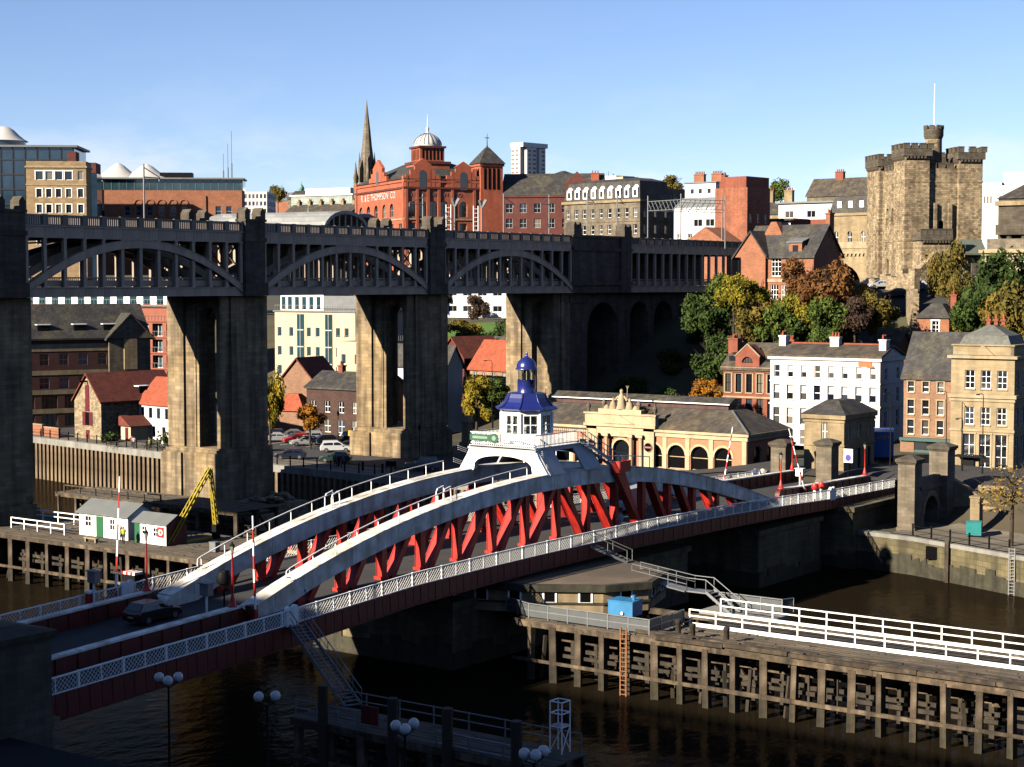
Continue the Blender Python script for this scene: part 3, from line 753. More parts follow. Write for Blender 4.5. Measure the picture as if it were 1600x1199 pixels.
b = MB(); b.box(-0.22,-0.15,H-0.75,-0.0,L+0.15,H-0.2); b.box(-0.45,-0.4,H-0.2,0.3,L+0.3,H+0.12); b.box(0,-0.22,H-0.75,Rr,0,H-0.2); b.box(0.3,-0.4,H-0.2,Rr,0.3,H+0.12); b.build('cornice', [STONE_MARKET], t)
b = MB(); b.box(-0.35,-0.1,0,-0.0,L+0.1,0.32); b.build('plinth', [STONE_MARKET], t)
rq = MB(); hip_roof(rq, -0.3,-0.3,Rr+0.3,L+0.3,H+0.13,2.5,(3.9,4.4)); rf = rq.build('roof', [ROOF_SLATE_BROWN], t)
rq = MB(); rq.box(4.6,5.2,H+2.6,Rr-4.6,L-4.6,H+3.35,0); rq.prism([(4.2,4.8,H+3.35),(Rr-4.2,4.8,H+3.35),(Rr/2,4.8,H+4.1)], (0,L-9.2,0), 1); rq.box(4.1,4.8,H+3.27,4.2,L-4.4,H+3.4,2)
rq.build('roof_lantern', [M('dark_red_louvre',(0.10,0.05,0.045),0.8,0.2,1.0,brick=(0.9,0.7),mortar=1.6), ROOF_SLATE, PAINT_WHITE], rf)
rq = MB()
for y in (-0.3, L+0.3): rq.beam((-0.3,y,H+0.2),(3.6,4.1 if y < 0 else L-4.1,H+2.68),0.2,0.12)
rq.build('hip_flashing', [ROOF_LEAD], rf)
b = MB()                                     # centre frontispiece
b.box(-0.45,13.1,0,-0.003,14.7,H+0.2); b.box(-0.45,21.8,0,-0.003,23.4,H+0.2); b.box(-0.42,14.7,4.05,-0.003,21.8,H+0.2)
b.box(-0.7,12.8,H+0.2,0.4,23.7,H+0.55); b.box(-0.45,12.9,H+0.55,0.35,23.6,H+1.75); b.box(-0.6,12.75,H+1.75,0.5,23.75,H+1.95)
b.box(-0.5,15.0,H+1.95,0.45,21.5,H+2.45); b.prism([(-0.62,16.0,H+0.6),(-0.62,20.5,H+0.6),(-0.62,18.25,H+1.7)], (0.16,0,0))
for y in (14.9, 16.4, 20.1, 21.6):
    b.lathe(-0.62,y,[(0.26,0.3),(0.24,3.9),(0.34,4.05)],10)
    b.box(-0.98,y-0.36,0,-0.46,y+0.36,0.3); b.box(-0.98,y-0.36,4.05,-0.46,y+0.36,4.4)
fr = b.build('frontispiece', [STONE_MARKET], t)
for y in (13.2, 23.3, 15.6, 20.9):
    b = MB(); zb = H+1.95 if y in (13.2, 23.3) else H+2.45
    b.lathe(-0.05,y,[(0.22,zb),(0.12,zb+0.3),(0.3,zb+0.6),(0.34,zb+0.85),(0.18,zb+1.0),(0.05,zb+1.25)],8); b.build('urn', [STONE_GREY], fr)
b = MB()                                     # seated river god flanked by two figures
b.lathe(0,18.25,[(0.75,H+2.45),(0.6,H+3.0),(0.5,H+3.5),(0.46,H+4.0),(0.3,H+4.35),(0.16,H+4.45),(0.24,H+4.65),(0.23,H+4.9),(0.08,H+5.05)],10)
for s in (-1, 1):
    b.lathe(0,18.25+1.25*s,[(0.6,H+2.45),(0.5,H+2.9),(0.36,H+3.3),(0.15,H+3.5),(0.2,H+3.75),(0.06,H+3.9)],8)
    b.lathe(0,18.25+2.2*s,[(0.5,H+2.45),(0.4,H+2.7),(0.2,H+2.95)],8)
    b.cyl((0,18.25+0.4*s,H+4.1),(-0.1,18.25+0.95*s,H+3.6),0.16,6)
b.cyl((-0.1,17.4,H+2.6),(-0.1,17.3,H+5.2),0.05,6)
for s in (-0.2,0,0.2): b.cyl((-0.1,17.3,H+5.1),(-0.1,17.3+s,H+5.5),0.04,5)
b.build('statue', [STONE_TRIM], fr)
for y in (13.9, 22.6):
    b = MB(); b.cyl((-0.46,y,2.9),(-0.55,y,2.9),0.62,20,0); b.cyl((-0.55,y,2.9),(-0.57,y,2.9),0.55,20,1); b.box(-0.585,y-0.45,2.8,-0.573,y+0.45,3.0,2); b.build('roundel', [STONE_TRIM, GLASS_DARK, M('pink_banner',(0.5,0.16,0.17),0.6,0.1,1.0)], t)

# ---- behind the high bridge, on the quay
t, rf, H = building('striped_quay_hotel', 'large dark brick hotel banded in pale stone under slate roofs', 'hotel', (198.0, 220.5), 68, 22.6, 10.0, 6.2, 21.0, M('banded_brick',(0.13,0.05,0.04),0.9,0.25,0.5,brick=(0.45,0.15),mortar=0.9),
    left=[(10.3,1.9,7,1.5,dict(style=(2,2),frame=PAINT_GREY)), (6.5,1.8,7,1.6,dict(style=(2,2),frame=PAINT_GREY)), (3.3,2.0,6,2.6,dict(style=(3,1),frame=BLACK_IRON)), (0.4,2.2,6,2.6,dict(style=(3,1),frame=BLACK_IRON))],
    right=[(10.3,1.9,3,1.2,dict(style=(2,2),frame=PAINT_GREY)), (6.5,1.8,3,1.2,dict(style=(2,2),frame=PAINT_GREY)), (3.0,2,3,1.2,W22)],
    roof=('gy', 5.2), bands=[(k,0.75,0.06,STONE_PALE) for k in (2.5,5.6,8.75)]+[(12.6,1.2,0.05,STONE_PALE)])
for y in (6.5, 11.5, 17.5):
    q = MB(); q.box(0.8,y-1,H+1.0,3.2,y+1,H+2.1,1); q.box(0.7,y-1.15,H+2.1,3.6,y+1.15,H+2.25,0); q.build('dormer', [PAINT_WHITE, BLACK_IRON], rf)
q = MB(); gable_roof(q, -0.9,-0.4,6.5,7.4,H-0.2,3.9,'x'); q.box(-0.55,-0.05,0.01,0,7.05,H-0.2,1); q.build('gabled_bay', [ROOF_SLATE, STONE_GREY], t)
q = MB(); q.box(-1.0,2.4,H-5.4,-0.56,4.6,H-0.3,0); q.build('bay_pilaster', [STONE_LODGE], t)

t, rf, H = building('balcony_apartments', 'terracotta apartment block with open balconies and white upper storey', 'apartments', (240.7, 255.3), 14, 46, 8, 9, 25.0, M('terracotta_frame',(0.42,0.13,0.075),0.85,0.12,0.5),
    left=[(0.6+3.2*k,2.6,14,2.4,dict(style=(3,1),frame=PAINT_WHITE,glass=GLASS_TEAL,blind=.35)) for k in range(4)], roof=('slab',0.3,0.3), depth=1.0)
q = MB(); q.box(1.0,0.5,H+0.31,7,45.5,H+3.6,0)
for k in range(14): q.box(0.93,1.0+3.2*k,H+0.5,0.997,2.6+3.2*k,H+3.2,1)
q.build('penthouse', [PAINT_WHITE, GLASS_TEAL], t)
for k in range(6):
    q = MB(); q.box(-0.25,0.3,0.9+3.2*k-0.55,0.0,45.7,0.62+3.2*k)
    for j in range(60): q.box(-0.2,0.5+0.76*j,0.62+3.2*k,-0.16,0.54+0.76*j,1.6+3.2*k,1)
    q.box(-0.22,0.3,1.6+3.2*k,-0.14,45.7,1.66+3.2*k,1); q.build('balcony', [M('terracotta_frame',(0,0,0)), GALV], t)

t, rf, H = building('cream_apartments', 'cream stepped apartment block with glazed stair bays and grey attic', 'apartments', (234.9, 207.0), 0, 20.0, 16, 8.5, 24.6, RENDER_CREAM,
    left=[(0.9+3.55*k,1.7,8,1.0,dict(style=(1,1),frame=PAINT_GREY,glass=GLASS_TEAL,at=[1.2,4.2,8.6,10.8,15.8,17.9])) for k in range(4)] , right=[(0.9+3.55*k,1.7,5,1.1,dict(style=(1,1),frame=PAINT_GREY)) for k in range(4)],
    roof=('slab',0.25,0.25), roofmat=ROOF_LEAD)
for u in (6.6, 13.6):
    q = MB(); q.box(-0.12,20-u-0.85,0.3,-0.003,20-u+0.85,H-0.4,0)
    for k in range(5): q.box(-0.2,20-u-0.85,0.3+3.1*k,-0.12,20-u+0.85,0.5+3.1*k,1); q.box(-0.2,20-u-0.05,0.5+3.1*k,-0.12,20-u+0.05,3.4+3.1*k if k < 4 else H-0.4,1)
    q.build('stair_bay', [GLASS_TEAL, PAINT_GREY], t)
q = MB(); q.box(1.4,9,H+0.26,9,19.8,H+3.4,0); q.box(1.4,1.0,H+0.26,14,8.9,H+3.0,2); q.box(0.9,0.6,H+3.4,15,20.2,H+3.65,2)
for y in (10.2,12,13.8,15.6,17.4,19): q.box(1.34,y-0.5,H+0.5,1.397,y+0.5,H+2.8,1)
q.build('attic_storey', [PAINT_WHITE, GLASS_TEAL, ROOF_LEAD], t)
q = MB()
for j in range(34): q.box(0.0,0.1+0.6*j,H+0.26,0.05,0.14+0.6*j,H+1.2)
q.box(-0.02,0.1,H+1.2,0.08,20,H+1.27); q.build('roof_railing', [GALV], t)
t, rf, H = building('cream_wing', 'lower cream wing with roof terrace beside the stepped apartments', 'apartments', (228.5, 199.5), 0, 6.2, 17, 8.0, 19.3, RENDER_CREAM,
    left=[(0.9+3.4*k,1.7,2,1.0,dict(style=(1,1),frame=PAINT_GREY,glass=GLASS_TEAL)) for k in range(3)], right=[(0.9+3.4*k,2.0,5,1.5,dict(style=(2,1),frame=BLACK_IRON)) for k in range(3)], roof=('flat',0.35))
q = MB()
for j in range(14): q.box(0.1,0.1+0.45*j,H+0.36,0.14,0.14+0.45*j,H+1.3)
for j in range(30): q.box(0.2+0.56*j,0.1,H+0.36,0.24+0.56*j,0.14,H+1.3)
q.box(0.08,0.1,H+1.3,0.16,6.2,H+1.36); q.box(0.16,0.1,H+1.3,17,0.16,H+1.36); q.build('terrace_railing', [GALV], t)

t, rf, H = building('slate_quay_building', 'long quay building in shade-darkened brick with low slate roof and brick chimneys', 'building', (200.0, 172.0), 0, 14.5, 8, 6.2, 13.6, M('shade_dark_brick',(0.085,0.042,0.032),0.9,0.3,0.5,brick=(0.45,0.15),mortar=0.9),  # brick colour darkened so the sunlit walls look shaded
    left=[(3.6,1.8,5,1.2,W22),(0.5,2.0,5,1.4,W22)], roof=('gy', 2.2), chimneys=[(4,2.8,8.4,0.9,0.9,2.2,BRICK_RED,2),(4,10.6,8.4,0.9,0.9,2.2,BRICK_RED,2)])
t, rf, H = building('gabled_tile_house', 'steep old red tiled house with a gable, half behind the bridge pier', 'house', (203, 186.5), 10, 8.5, 7.5, 6.2, 13.2, BRICK_BROWN,
    left=[(3.2,1.6,3,1.0,W22)], roof=('gx', 4.6), roofmat=ROOF_TILE_DARK)
q = MB(); hip_roof(q, -5.2,-0.5,0.2,6.6,3.7,2.6,(2.2,2.6)); q.box(-4.8,-0.1,0,0,6.2,3.7,1); q.build('tiled_lean_to', [ROOF_TILE, BRICK_BROWN], t)

t, rf, H = building('stone_warehouse', 'rubble stone gable warehouse with maroon loading doors and red tiled roof', 'warehouse', (172.4, 202.7), -8, 7.4, 13.5, 6.2, 12.2, STONE_RUBBLE,
    roof=('gx', 3.9), roofmat=ROOF_TILE_DARK)
for z, w, h in ((0.2,0.9,1.3),(4.35,1.1,2.0),(6.4,1.0,1.9)):
    q = MB(); q.box(-0.09,3.7-w/2,z,-0.003,3.7+w/2,z+h); q.build('loading_door', [PAINT_MAROON], t)
q = MB(); q.box(-0.02,3.2,2.2,-0.004,4.2,4.2,1); q.box(-0.1,2.35,2.2,-0.01,3.15,4.25,0); q.box(-0.1,4.25,2.2,-0.01,5.05,4.25,0); q.build('shuttered_opening', [PAINT_MAROON, GLASS_DARK], t)
q = MB(); q.beam((0.4,3.7,8.9),(-1.4,3.7,8.9),0.22,0.25); q.build('hoist_beam', [BLACK_IRON], t)
q = MB(); q.box(7.2,0.6,H+0.5,8.6,1.9,H+1.9,1); q.box(6.9,0.3,H+1.9,9.0,2.3,H+2.05,0); q.build('dormer', [PAINT_WHITE, BLACK_IRON], rf)
for x in (9, 12.5):
    link('window', window_mesh(0.9,1.3,2,2,False,GLASS,PAINT_MAROON), t, (x,-0.02,2.9)); link('window', window_mesh(0.9,1.1,2,2,False,GLASS,PAINT_MAROON), t, (x,-0.02,0.9))
t, rf, H = building('white_inn', 'white rendered riverside inn with bright orange pantile roof', 'inn', (177.6, 191.4), -8, 10.6, 7, 6.2, 11.8, RENDER_WHITE,
    left=[(3.3,1.6,5,0.9,dict(style=(1,2),frame=BLACK_IRON)), (0.5,1.6,4,0.9,dict(style=(1,1),frame=PAINT_MAROON))], roof=('gy', 3.5), roofmat=ROOF_TILE)
q = MB(); q.box(-3.6,7.4,0,0,11.8,2.3,0); q.prism([(-4.0,7.0,2.25),(-4.0,12.2,2.25),(-4.0,9.6,3.8)],(4.2,0,0),1)
q.box(-3.66,8.0,0.1,-3.603,8.8,2.0,2); q.box(-3.66,10.2,0.9,-3.603,11.0,2.0,2); q.build('front_porch', [RENDER_CREAM, ROOF_TILE_DARK, PAINT_MAROON], t)
q = MB(); q.beam((3.5,4.2,8.6),(3.5,4.2,9.6),0.7,0.7); q.build('chimney', [BRICK_RED], rf)
for k in range(3):
    o = thing('brick_garden_wall', ['low orange brick wall left of the stone warehouse', 'orange brick wall stub with a stepped end left of the warehouse', 'brick forecourt wall by the warehouse corner'][k], 'wall', (171.5+0.6*k, 211.5+4.6*k, 6.2), R_(-8))
    q = MB(); q.box(0,0,0,0.35,4.2,1.5+0.3*(k % 2)); q.build('brickwork', [BRICK_TAN], o); q = MB(); q.box(-0.06,-0.05,1.5+0.3*(k % 2),0.41,4.25,1.62+0.3*(k % 2)); q.build('capping', [STONE_TRIM], o)

t, rf, H = building('pantile_house', 'brown brick house with bright orange pantile roof beside the end pier', 'house', (221.6, 160.8), -10, 11.6, 7, 7.5, 16.2, M('weathered_pink_brick',(0.40,0.25,0.17),0.9,0.25,0.6,brick=(0.45,0.15),mortar=1.1),
    left=[(6.3,1.7,5,0.9,dict(style=(2,2),sill=STONE_TRIM)), (3.4,1.9,5,0.9,dict(style=(2,2),sill=STONE_TRIM)), (0.4,2.0,5,1.0,W22)], roof=('gy', 4.2), roofmat=ROOF_TILE)
q = MB(); q.box(0.7,1.2,H+1.0,3.0,3.2,H+2.4,0); q.prism([(0.5,1.0,H+2.4),(0.5,3.4,H+2.4),(3.6,3.4,H+3.9),(3.6,1.0,H+3.9)],(0,0,0.12),1); q.build('dormer', [PAINT_WHITE, ROOF_SLATE], rf)
t, rf, H = building('tile_and_slate_house', 'older house with red tiles and a black slate rear roof behind the pantile house', 'house', (225.4, 174.8), -10, 6.0, 9, 7.5, 17.6, BRICK_DARK, roof=('gx', 3.2), roofmat=ROOF_TILE_DARK)
q = MB(); gable_roof(q, 7.4,-4.5,14,5.6,H-0.6,3.6,'y'); q.box(7.6,-4.4,0,13.8,5.4,H-0.6,1); q.build('slate_rear_range', [ROOF_SLATE, BRICK_BROWN], t)
t, rf, H = building('timbered_white_house', 'narrow white rendered house seen in the gap of the bridge pier', 'house', (209.0, 165.4), -10, 13.5, 3.2, 6.8, 17.2, RENDER_WHITE,
    left=[(6.4,1.4,5,0.8,W22),(3.2,1.5,5,0.8,W22)], roof=('gy', 2.8))
t, rf, H = building('hillside_white_office', 'white modern office with dark ribbon windows above the lawn', 'office', (316, 229), 10, 27, 8, 20, 31.5, RENDER_WHITE,
    left=[(3.4,1.3,7,2.2,dict(style=(2,1),frame=PAINT_GREY)),(7.0,1.3,7,2.2,dict(style=(2,1),frame=PAINT_GREY))], roof=('flat',0.4))

# ------------------------------------------------------------------ the city above
# large orange warehouse with corner dome
t, rf, H = building('brick_warehouse', 'large orange brick warehouse with gables, arched windows and painted lettering', 'warehouse', (330.5, 274.8), -30, 37.8, 26.0, 25, 55.7, BRICK_ORANGE,
    left=[(21.5,3.4,6,2.9,dict(style=(2,2),arch=True,frame=PAINT_GREY,at=[4.5,10.4,16.4,22.6,28.2])), (16.9,2.8,6,2.4,dict(style=(2,2),frame=PAINT_GREY)),(11.5,3.0,6,2.4,dict(style=(2,2),frame=PAINT_GREY))],
    right=[(21.4,3.9,5,2.2,dict(style=(2,3),arch=True,frame=STONE_TRIM,at=[1.8,4.7,7.6,10.5,15.6])), (16.6,3.2,5,2.0,dict(style=(2,2),frame=STONE_TRIM,at=[1.8,4.7,7.6,10.5,15.6]))],
    roof=('hip', 5.0, (9,13)), depth=0.45, bands=[(28.3,0.45,0.35,BRICK_DARK),(20.6,0.4,0.2,STONE_TRIM),(29.9,0.45,0.3,BRICK_ORANGE)])
def gable_front(parent, axis, c, w, z, h, peak, win=True, mat=None, steps=()):
    """Shaped brick gable standing on the left (x=0) or right (y=0) front, with stepped shoulders."""
    q = MB()
    if axis == 'l': P = lambda u, zz, d=0: (-0.3+d, u, zz); vec = (0.8,0,0)
    else: P = lambda u, zz, d=0: (u, -0.3+d, zz); vec = (0,0.8,0)
    q.prism([P(c-w/2,z),P(c+w/2,z),P(c+w/2,z+h),P(c-w/2,z+h)], vec, 0)
    q.prism([P(c-w/2-0.4,z+h),P(c+w/2+0.4,z+h),P(c,z+peak)], vec, 0)
    for k, (w2, h2) in enumerate(steps):
        e = 0.04*(k+1); q.prism([P(c-w/2-w2,z,e),P(c-w/2+0.05,z,e),P(c-w/2+0.05,z+h2,e),P(c-w/2-w2,z+h2,e)], tuple(v*0.8 for v in vec), 0); q.prism([P(c+w/2-0.05,z,e),P(c+w/2+w2,z,e),P(c+w/2+w2,z+h2,e),P(c+w/2-0.05,z+h2,e)], tuple(v*0.8 for v in vec), 0)
    if win:
        r = 0.95; arc = [P(c+r*math.cos(math.pi*k/8), z+h*0.6+r*math.sin(math.pi*k/8), -0.03) for k in range(9)]
        q.prism([P(c-r,z-0.6,-0.03),P(c+r,z-0.6,-0.03)]+arc, tuple(0.029*x/0.8 for x in vec), 1)
    return q.build('gable', [mat or BRICK_ORANGE, GLASS], parent)
gable_front(t, 'l', 19.5, 7.0, H, 3.4, 5.8, True, None, ((1.6,2.4),(3.2,1.3)))
gable_front(t, 'r', 4.7, 4.2, H-2.0, 5.4, 7.1, True, None, ((1.2,4.2),(2.4,3.0)))
gable_front(t, 'r', 15.6, 4.2, H-2.0, 5.0, 6.6, True, None, ((1.2,4.0),(2.4,3.0)))
for u in (0.4, 3.25, 6.15, 9.05, 12.6, 18.6): q = MB(); q.box(u-0.35,-0.28,0,u+0.35,-0.0,H+0.7); q.build('pilaster', [BRICK_ORANGE], t)
for u in (0.8, 37.0): q = MB(); q.box(-0.28,u-0.6,0,-0.0,u+0.6,H+0.7); q.build('pilaster', [BRICK_ORANGE], t)
def lettering(parent, text, loc, rot, size, mat, name='lettering'):
    cu = bpy.data.curves.new(name, 'FONT'); cu.body = text; cu.size = size; cu.extrude = 0.02; cu.align_x = 'CENTER'; cu.resolution_u = 2
    o = bpy.data.objects.new('font', cu); COL.objects.link(o)
    dg = bpy.context.evaluated_depsgraph_get(); me = bpy.data.meshes.new_from_object(o.evaluated_get(dg)); me.name = name
    bpy.data.objects.remove(o); me.materials.clear(); me.materials.append(mat)
    for p in me.polygons: p.material_index = 0
    return link(name, me, parent, loc, rot)
lettering(t, 'R. & E. THOMPSON  CO.', (-0.08, 19.5, 26.2), (R_(90),0,R_(-90)), 2.5, M('painted_letters',(0.85,0.78,0.74),0.8,0.25,0.8))
lettering(t, 'R. & E. THOMPSON & CO.', (7.6, -0.06, 26.4), (R_(90),0,0), 1.4, M('faded_letters',(0.26,0.19,0.19),0.8,0.3,0.8))
# dome tower over the roof
q = MB(); q.box(6.5,8.0,H+1,15.1,16.6,H+5.0); tw = q.build('dome_tower', [BRICK_ORANGE], t)
q = MB(); q.box(7.5,9.0,H+5.0,14.1,15.6,H+8.9); q.build('dome_drum', [BRICK_ORANGE], tw)
q = MB(); q.box(6.2,7.7,H+4.4,15.4,16.9,H+5.05,0); q.box(7.1,8.6,H+8.5,14.5,16.0,H+9.0,0); q.build('tower_cornice', [BRICK_DARK], tw)
b = MB(); b.box(-0.2,-0.06,0,0.2,-0.003,2.6); slit = b.mesh('belfry_slit', [GLASS_DARK])
for k in range(6): link('belfry_slit', slit, tw, (8.3+1.0*k,9.0,H+5.5)); link('belfry_slit', slit, tw, (7.5,10.0+0.95*k,H+5.5), R_(-90))
q = MB(); dx, dy = 10.8, 12.3; pr = [(3.5,H+9.0),(3.6,H+9.4),(3.5,H+10.0),(3.15,H+10.7),(2.5,H+11.4),(1.6,H+12.0),(0.7,H+12.4)]
q.lathe(dx,dy,pr+[(0.4,H+12.7),(0.35,H+13.4),(0.5,H+13.7),(0.14,H+14.1),(0.07,H+17.2)],20)
for k in range(20):
    a = 2*math.pi*k/20
    for (r0,z0),(r1,z1) in zip(pr[1:-1],pr[2:]): q.beam((dx+r0*math.cos(a),dy+r0*math.sin(a),z0),(dx+r1*math.cos(a),dy+r1*math.sin(a),z1),0.17,0.2,1)
q.build('ribbed_dome', [M('pale_dome_lead',(0.85,0.85,0.8),0.5,0.12,0.6), ROOF_LEAD], tw)
q = MB(); q.box(20.0,-0.8,0,26.1,5.2,H+4.2); st = q.build('stair_tower', [BRICK_ORANGE], t)
b = MB(); b.box(-0.28,-0.08,0,0.28,-0.003,5.2); slit = b.mesh('belfry_slit', [GLASS_DARK])
for k in range(4): link('belfry_slit', slit, st, (21.2+1.2*k,-0.8,H-2.2)); link('belfry_slit', slit, st, (20.0,0.4+1.2*k,H-2.2), R_(-90))
q = MB(); q.box(19.7,-1.1,H+3.6,26.4,5.5,H+4.22); q.build('tower_cornice', [BRICK_ORANGE], st)
q = MB(); hip_roof(q, 19.4,-1.4,26.7,5.8,H+4.23,4.2,3.2); q.lathe(23.05,2.2,[(0.5,H+8.2),(0.15,H+9.0),(0.06,H+12.0)],8); q.box(22.45,2.15,H+10.8,23.65,2.25,H+11.0); q.build('pyramid_roof', [ROOF_SLATE], st)
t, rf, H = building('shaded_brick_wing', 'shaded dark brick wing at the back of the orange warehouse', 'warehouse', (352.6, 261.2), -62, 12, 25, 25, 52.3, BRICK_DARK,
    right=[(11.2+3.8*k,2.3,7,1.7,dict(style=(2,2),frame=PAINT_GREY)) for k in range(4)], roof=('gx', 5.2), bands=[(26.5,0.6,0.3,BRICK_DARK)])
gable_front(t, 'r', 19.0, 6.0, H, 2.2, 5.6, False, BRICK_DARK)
chimney(rf, 23.2, 4.0, H+1, 2.0, 1.5, 4.2, BRICK_ORANGE, 3)

# left hand: offices
t, rf, H = building('glass_office', 'blue glass office block with brick stair tower and round tent roof', 'office', (279.7, 337.4), 40, 30, 16, 30, 63.0, GLASS_BLUE, roof=('slab',0.5,0.9), roofmat=ROOF_LEAD)
q = MB()
for k in range(11): q.box(-0.25,0.2+2.9*k,0,-0.0,0.4+2.9*k,H)
for k in range(9): q.box(-0.2,0,3.6*k+1,-0.0,30,3.6*k+1.35)
q.build('mullion', [M('dark_mullion',(0.02,0.025,0.03),0.5,0.1,1.0)], t)
q = MB(); q.box(-0.4,-0.4,H-7,4.5,1.7,H-1); q.box(1.0,-5.0,H-6.2,8,-0.41,H-3.6); q.build('stair_tower', [BRICK_DARK], t)
q = MB(); q.box(1.2,-5.2,0,8,-0.42,H-6.25); q.build('glass_bay', [GLASS_BLUE], t)
q = MB(); q.lathe(7,18.5,[(5.4,H+0.5),(5.4,H+1.9)],24,1); q.lathe(7,18.5,[(6.0,H+1.9),(5.0,H+2.5),(3.9,H+3.4),(2.7,H+4.6),(1.5,H+5.4),(0.5,H+5.6)],24,0); q.build('tent_roof', [TENT_WHITE, GLASS_TEAL], t)
t, rf, H = building('sandstone_office', 'tan stone faced office block with square windows in front of blue glass', 'office', (264.8, 315.4), 40, 13.6, 7, 30, 57.2, M('tan_office_stone',(0.42,0.29,0.15),0.85,0.12,0.5,brick=(1.2,0.6),mortar=0.9),
    left=[(23.6,2.0,4,1.7,dict(style=(1,1),frame=PAINT_WHITE,surround=PAINT_WHITE,at=[3.0,5.2,7.4,9.6])),(23.6,2.0,1,1.2,dict(style=(1,1),frame=PAINT_WHITE,at=[12.3]))]+
         [(z,2.0,5,1.25,dict(style=(1,1),frame=PAINT_WHITE,surround=PAINT_WHITE,at=[2.9,5.1,7.3,9.6,12.3])) for z in (19.6,16.0,12.4,8.8)],
    roof=('flat',0.7), roofmat=ROOF_LEAD, bands=[(26.4,0.4,0.25,STONE_TRIM),(22.4,0.3,0.12,STONE_TRIM)])
t, rf, H = building('brick_glass_office', 'long red brick office with glazed top floor and two white tent peaks', 'office', (328.9, 329.5), 40, 36, 9, 32, 54.2, BRICK_TAN,
    left=[(15.6,2.6,10,1.5,dict(style=(1,2),frame=PAINT_GREY,glass=GLASS_BLUE,at=[6,8.9,11.9,14.9,17.9,20.8,29.8,32.6])),(12.0,2.0,3,1.5,dict(style=(1,2),at=[6,29.8,32.6])),(8,2.4,10,1.6,dict(style=(1,2)))], roof=('flat',0.2))
q = MB()
for u in (8.9,11.9,14.9,17.9,20.8):
    for s in (-1.05, 1.05): q.box(-0.2,36-u+s-0.15,9,-0.0,36-u+s+0.15,18.9)
    for k in range(8):
        a, b_ = math.pi*k/8, math.pi*(k+1)/8; q.beam((-0.1,36-u+1.05*math.cos(a),18.9+1.05*math.sin(a)),(-0.1,36-u+1.05*math.cos(b_),18.9+1.05*math.sin(b_)),0.25,0.25)
q.box(-0.35,9.4,5,-0.0,11.0,21); q.build('recess_pier', [BRICK_TAN], t)
q = MB(); q.box(0.6,-0.2,H+0.25,9,36.5,H+3.1,0); q.box(-0.6,-0.6,H+3.1,9.5,37.5,H+3.5,1)
for k in range(19): q.box(0.5,0.1+2*k,H+0.25,0.597,0.2+2*k,H+3.1,1)
q.build('glazed_storey', [GLASS_TEAL, ROOF_LEAD], t)
q = MB()
for y, r, h in ((33.5,7.4,4.2),(26.0,7.6,4.0)):
    q = MB(); q.lathe(8.0,y,[(r,H+3.5),(r*0.7,H+3.5+h*.22),(r*0.45,H+3.5+h*.5),(r*0.22,H+3.5+h*.85),(0.5,H+3.5+h)],16); q.build('tent_peak', [TENT_WHITE], t)
q = MB(); q.box(4,13.5,H+3.51,8,22,H+5.1); q.build('plant_room', [BLACK_IRON], t)
q = MB(); q.box(2,36.2,0,10,43,H+2.6); q.build('dark_glass_end', [M('dark_glass_wall',(0.01,0.02,0.03),0.15,0.2,0.4)], t)
q = MB()
for y, h in ((3.2,9.5),(4.2,7.0),(5.4,5.0)): q.cyl((6,y,H+3.5),(6,y,H+3.5+h*0.45),0.22,6); q.cyl((6,y,H+3.5+h*0.45),(6,y,H+3.5+h*1.35),0.09,5)
q.build('radio_mast', [GALV], t)

# far skyline between the offices and the warehouse
t, rf, H = building('white_slab_block', 'small white concrete block with a grey shaded end behind the offices', 'office', (448.6, 436.9), 30, 8.4, 13, 40, 62, RENDER_WHITE,
    left=[(20-2.6*k,1.6,6,0.9,dict(style=(1,1))) for k in range(5)], right=[(20-2.6*k,1.6,5,1.4,dict(style=(1,1))) for k in range(5)], roof=('flat',0.4))
for nm, lb, c, a, L, Rr, z0, z1, wl_, rfk, rm, rows in [
    ('hall', 'long grey roofed church hall on the skyline left of the spire', (500,452), 12, 20, 12, 40, 62.6, STONE_GREY, ('gy',3.2), ROOF_SLATE, []),
    ('pink_hall', 'low pink brick building with small green cupola on the skyline', (511,469), 12, 20, 12, 40, 62.8, BRICK_TAN, ('hip',3.5,4), ROOF_LEAD, []),
    ('glass_roof_office', 'white topped office with green glazing left of the orange warehouse', (421,372), 8, 24, 14, 40, 58.2, M('pale_green_cladding',(0.36,0.44,0.38),0.5,0.15,0.3,brick=(2.0,1.6),mortar=0.6), ('slab',0.5,0.4), RENDER_WHITE, [(10,1.8,12,1.3,{}),(6.5,1.8,12,1.3,{})]),
    ('white_penthouse_block', 'white flat roofed block standing highest on the skyline left of the spire', (481,426), 8, 20, 12, 40, 64.6, RENDER_WHITE, ('flat',0.4), ROOF_LEAD, [(20.6,2.2,9,2.0,dict(style=(2,1)))]),
    ('brown_roof_terrace', 'terrace with brown roof and stone chimneys behind the station', (376,333), 6, 24, 10, 38, 50.2, STONE_GREY, ('gy',2.6), ROOF_SLATE_BROWN, [(6.2,1.6,9,1.0,{})])]:
    t, rf, H = building(nm if nm not in ('hall','pink_hall') else 'church_hall', lb, 'building', c, a, L, Rr, z0, z1, wl_, left=rows, roof=rfk, roofmat=rm)
    if nm == 'pink_hall':
        q = MB(); q.lathe(3,10,[(1.1,H+2),(1.1,H+4.5),(1.3,H+4.7),(0.9,H+5.8),(0.2,H+6.6),(0.05,H+7.6)],10); q.build('cupola', [ROOF_COPPER], t)
    if nm == 'brown_roof_terrace':
        for k in range(6): chimney(rf, 5, 2+4*k, H+1.8, 1.4, 0.9, 1.8, STONE_LODGE, 3)
o = thing('copper_turret', 'small green copper spirelet rising behind the bridge parapet', 'turret', (351.5, 326.6, 36))
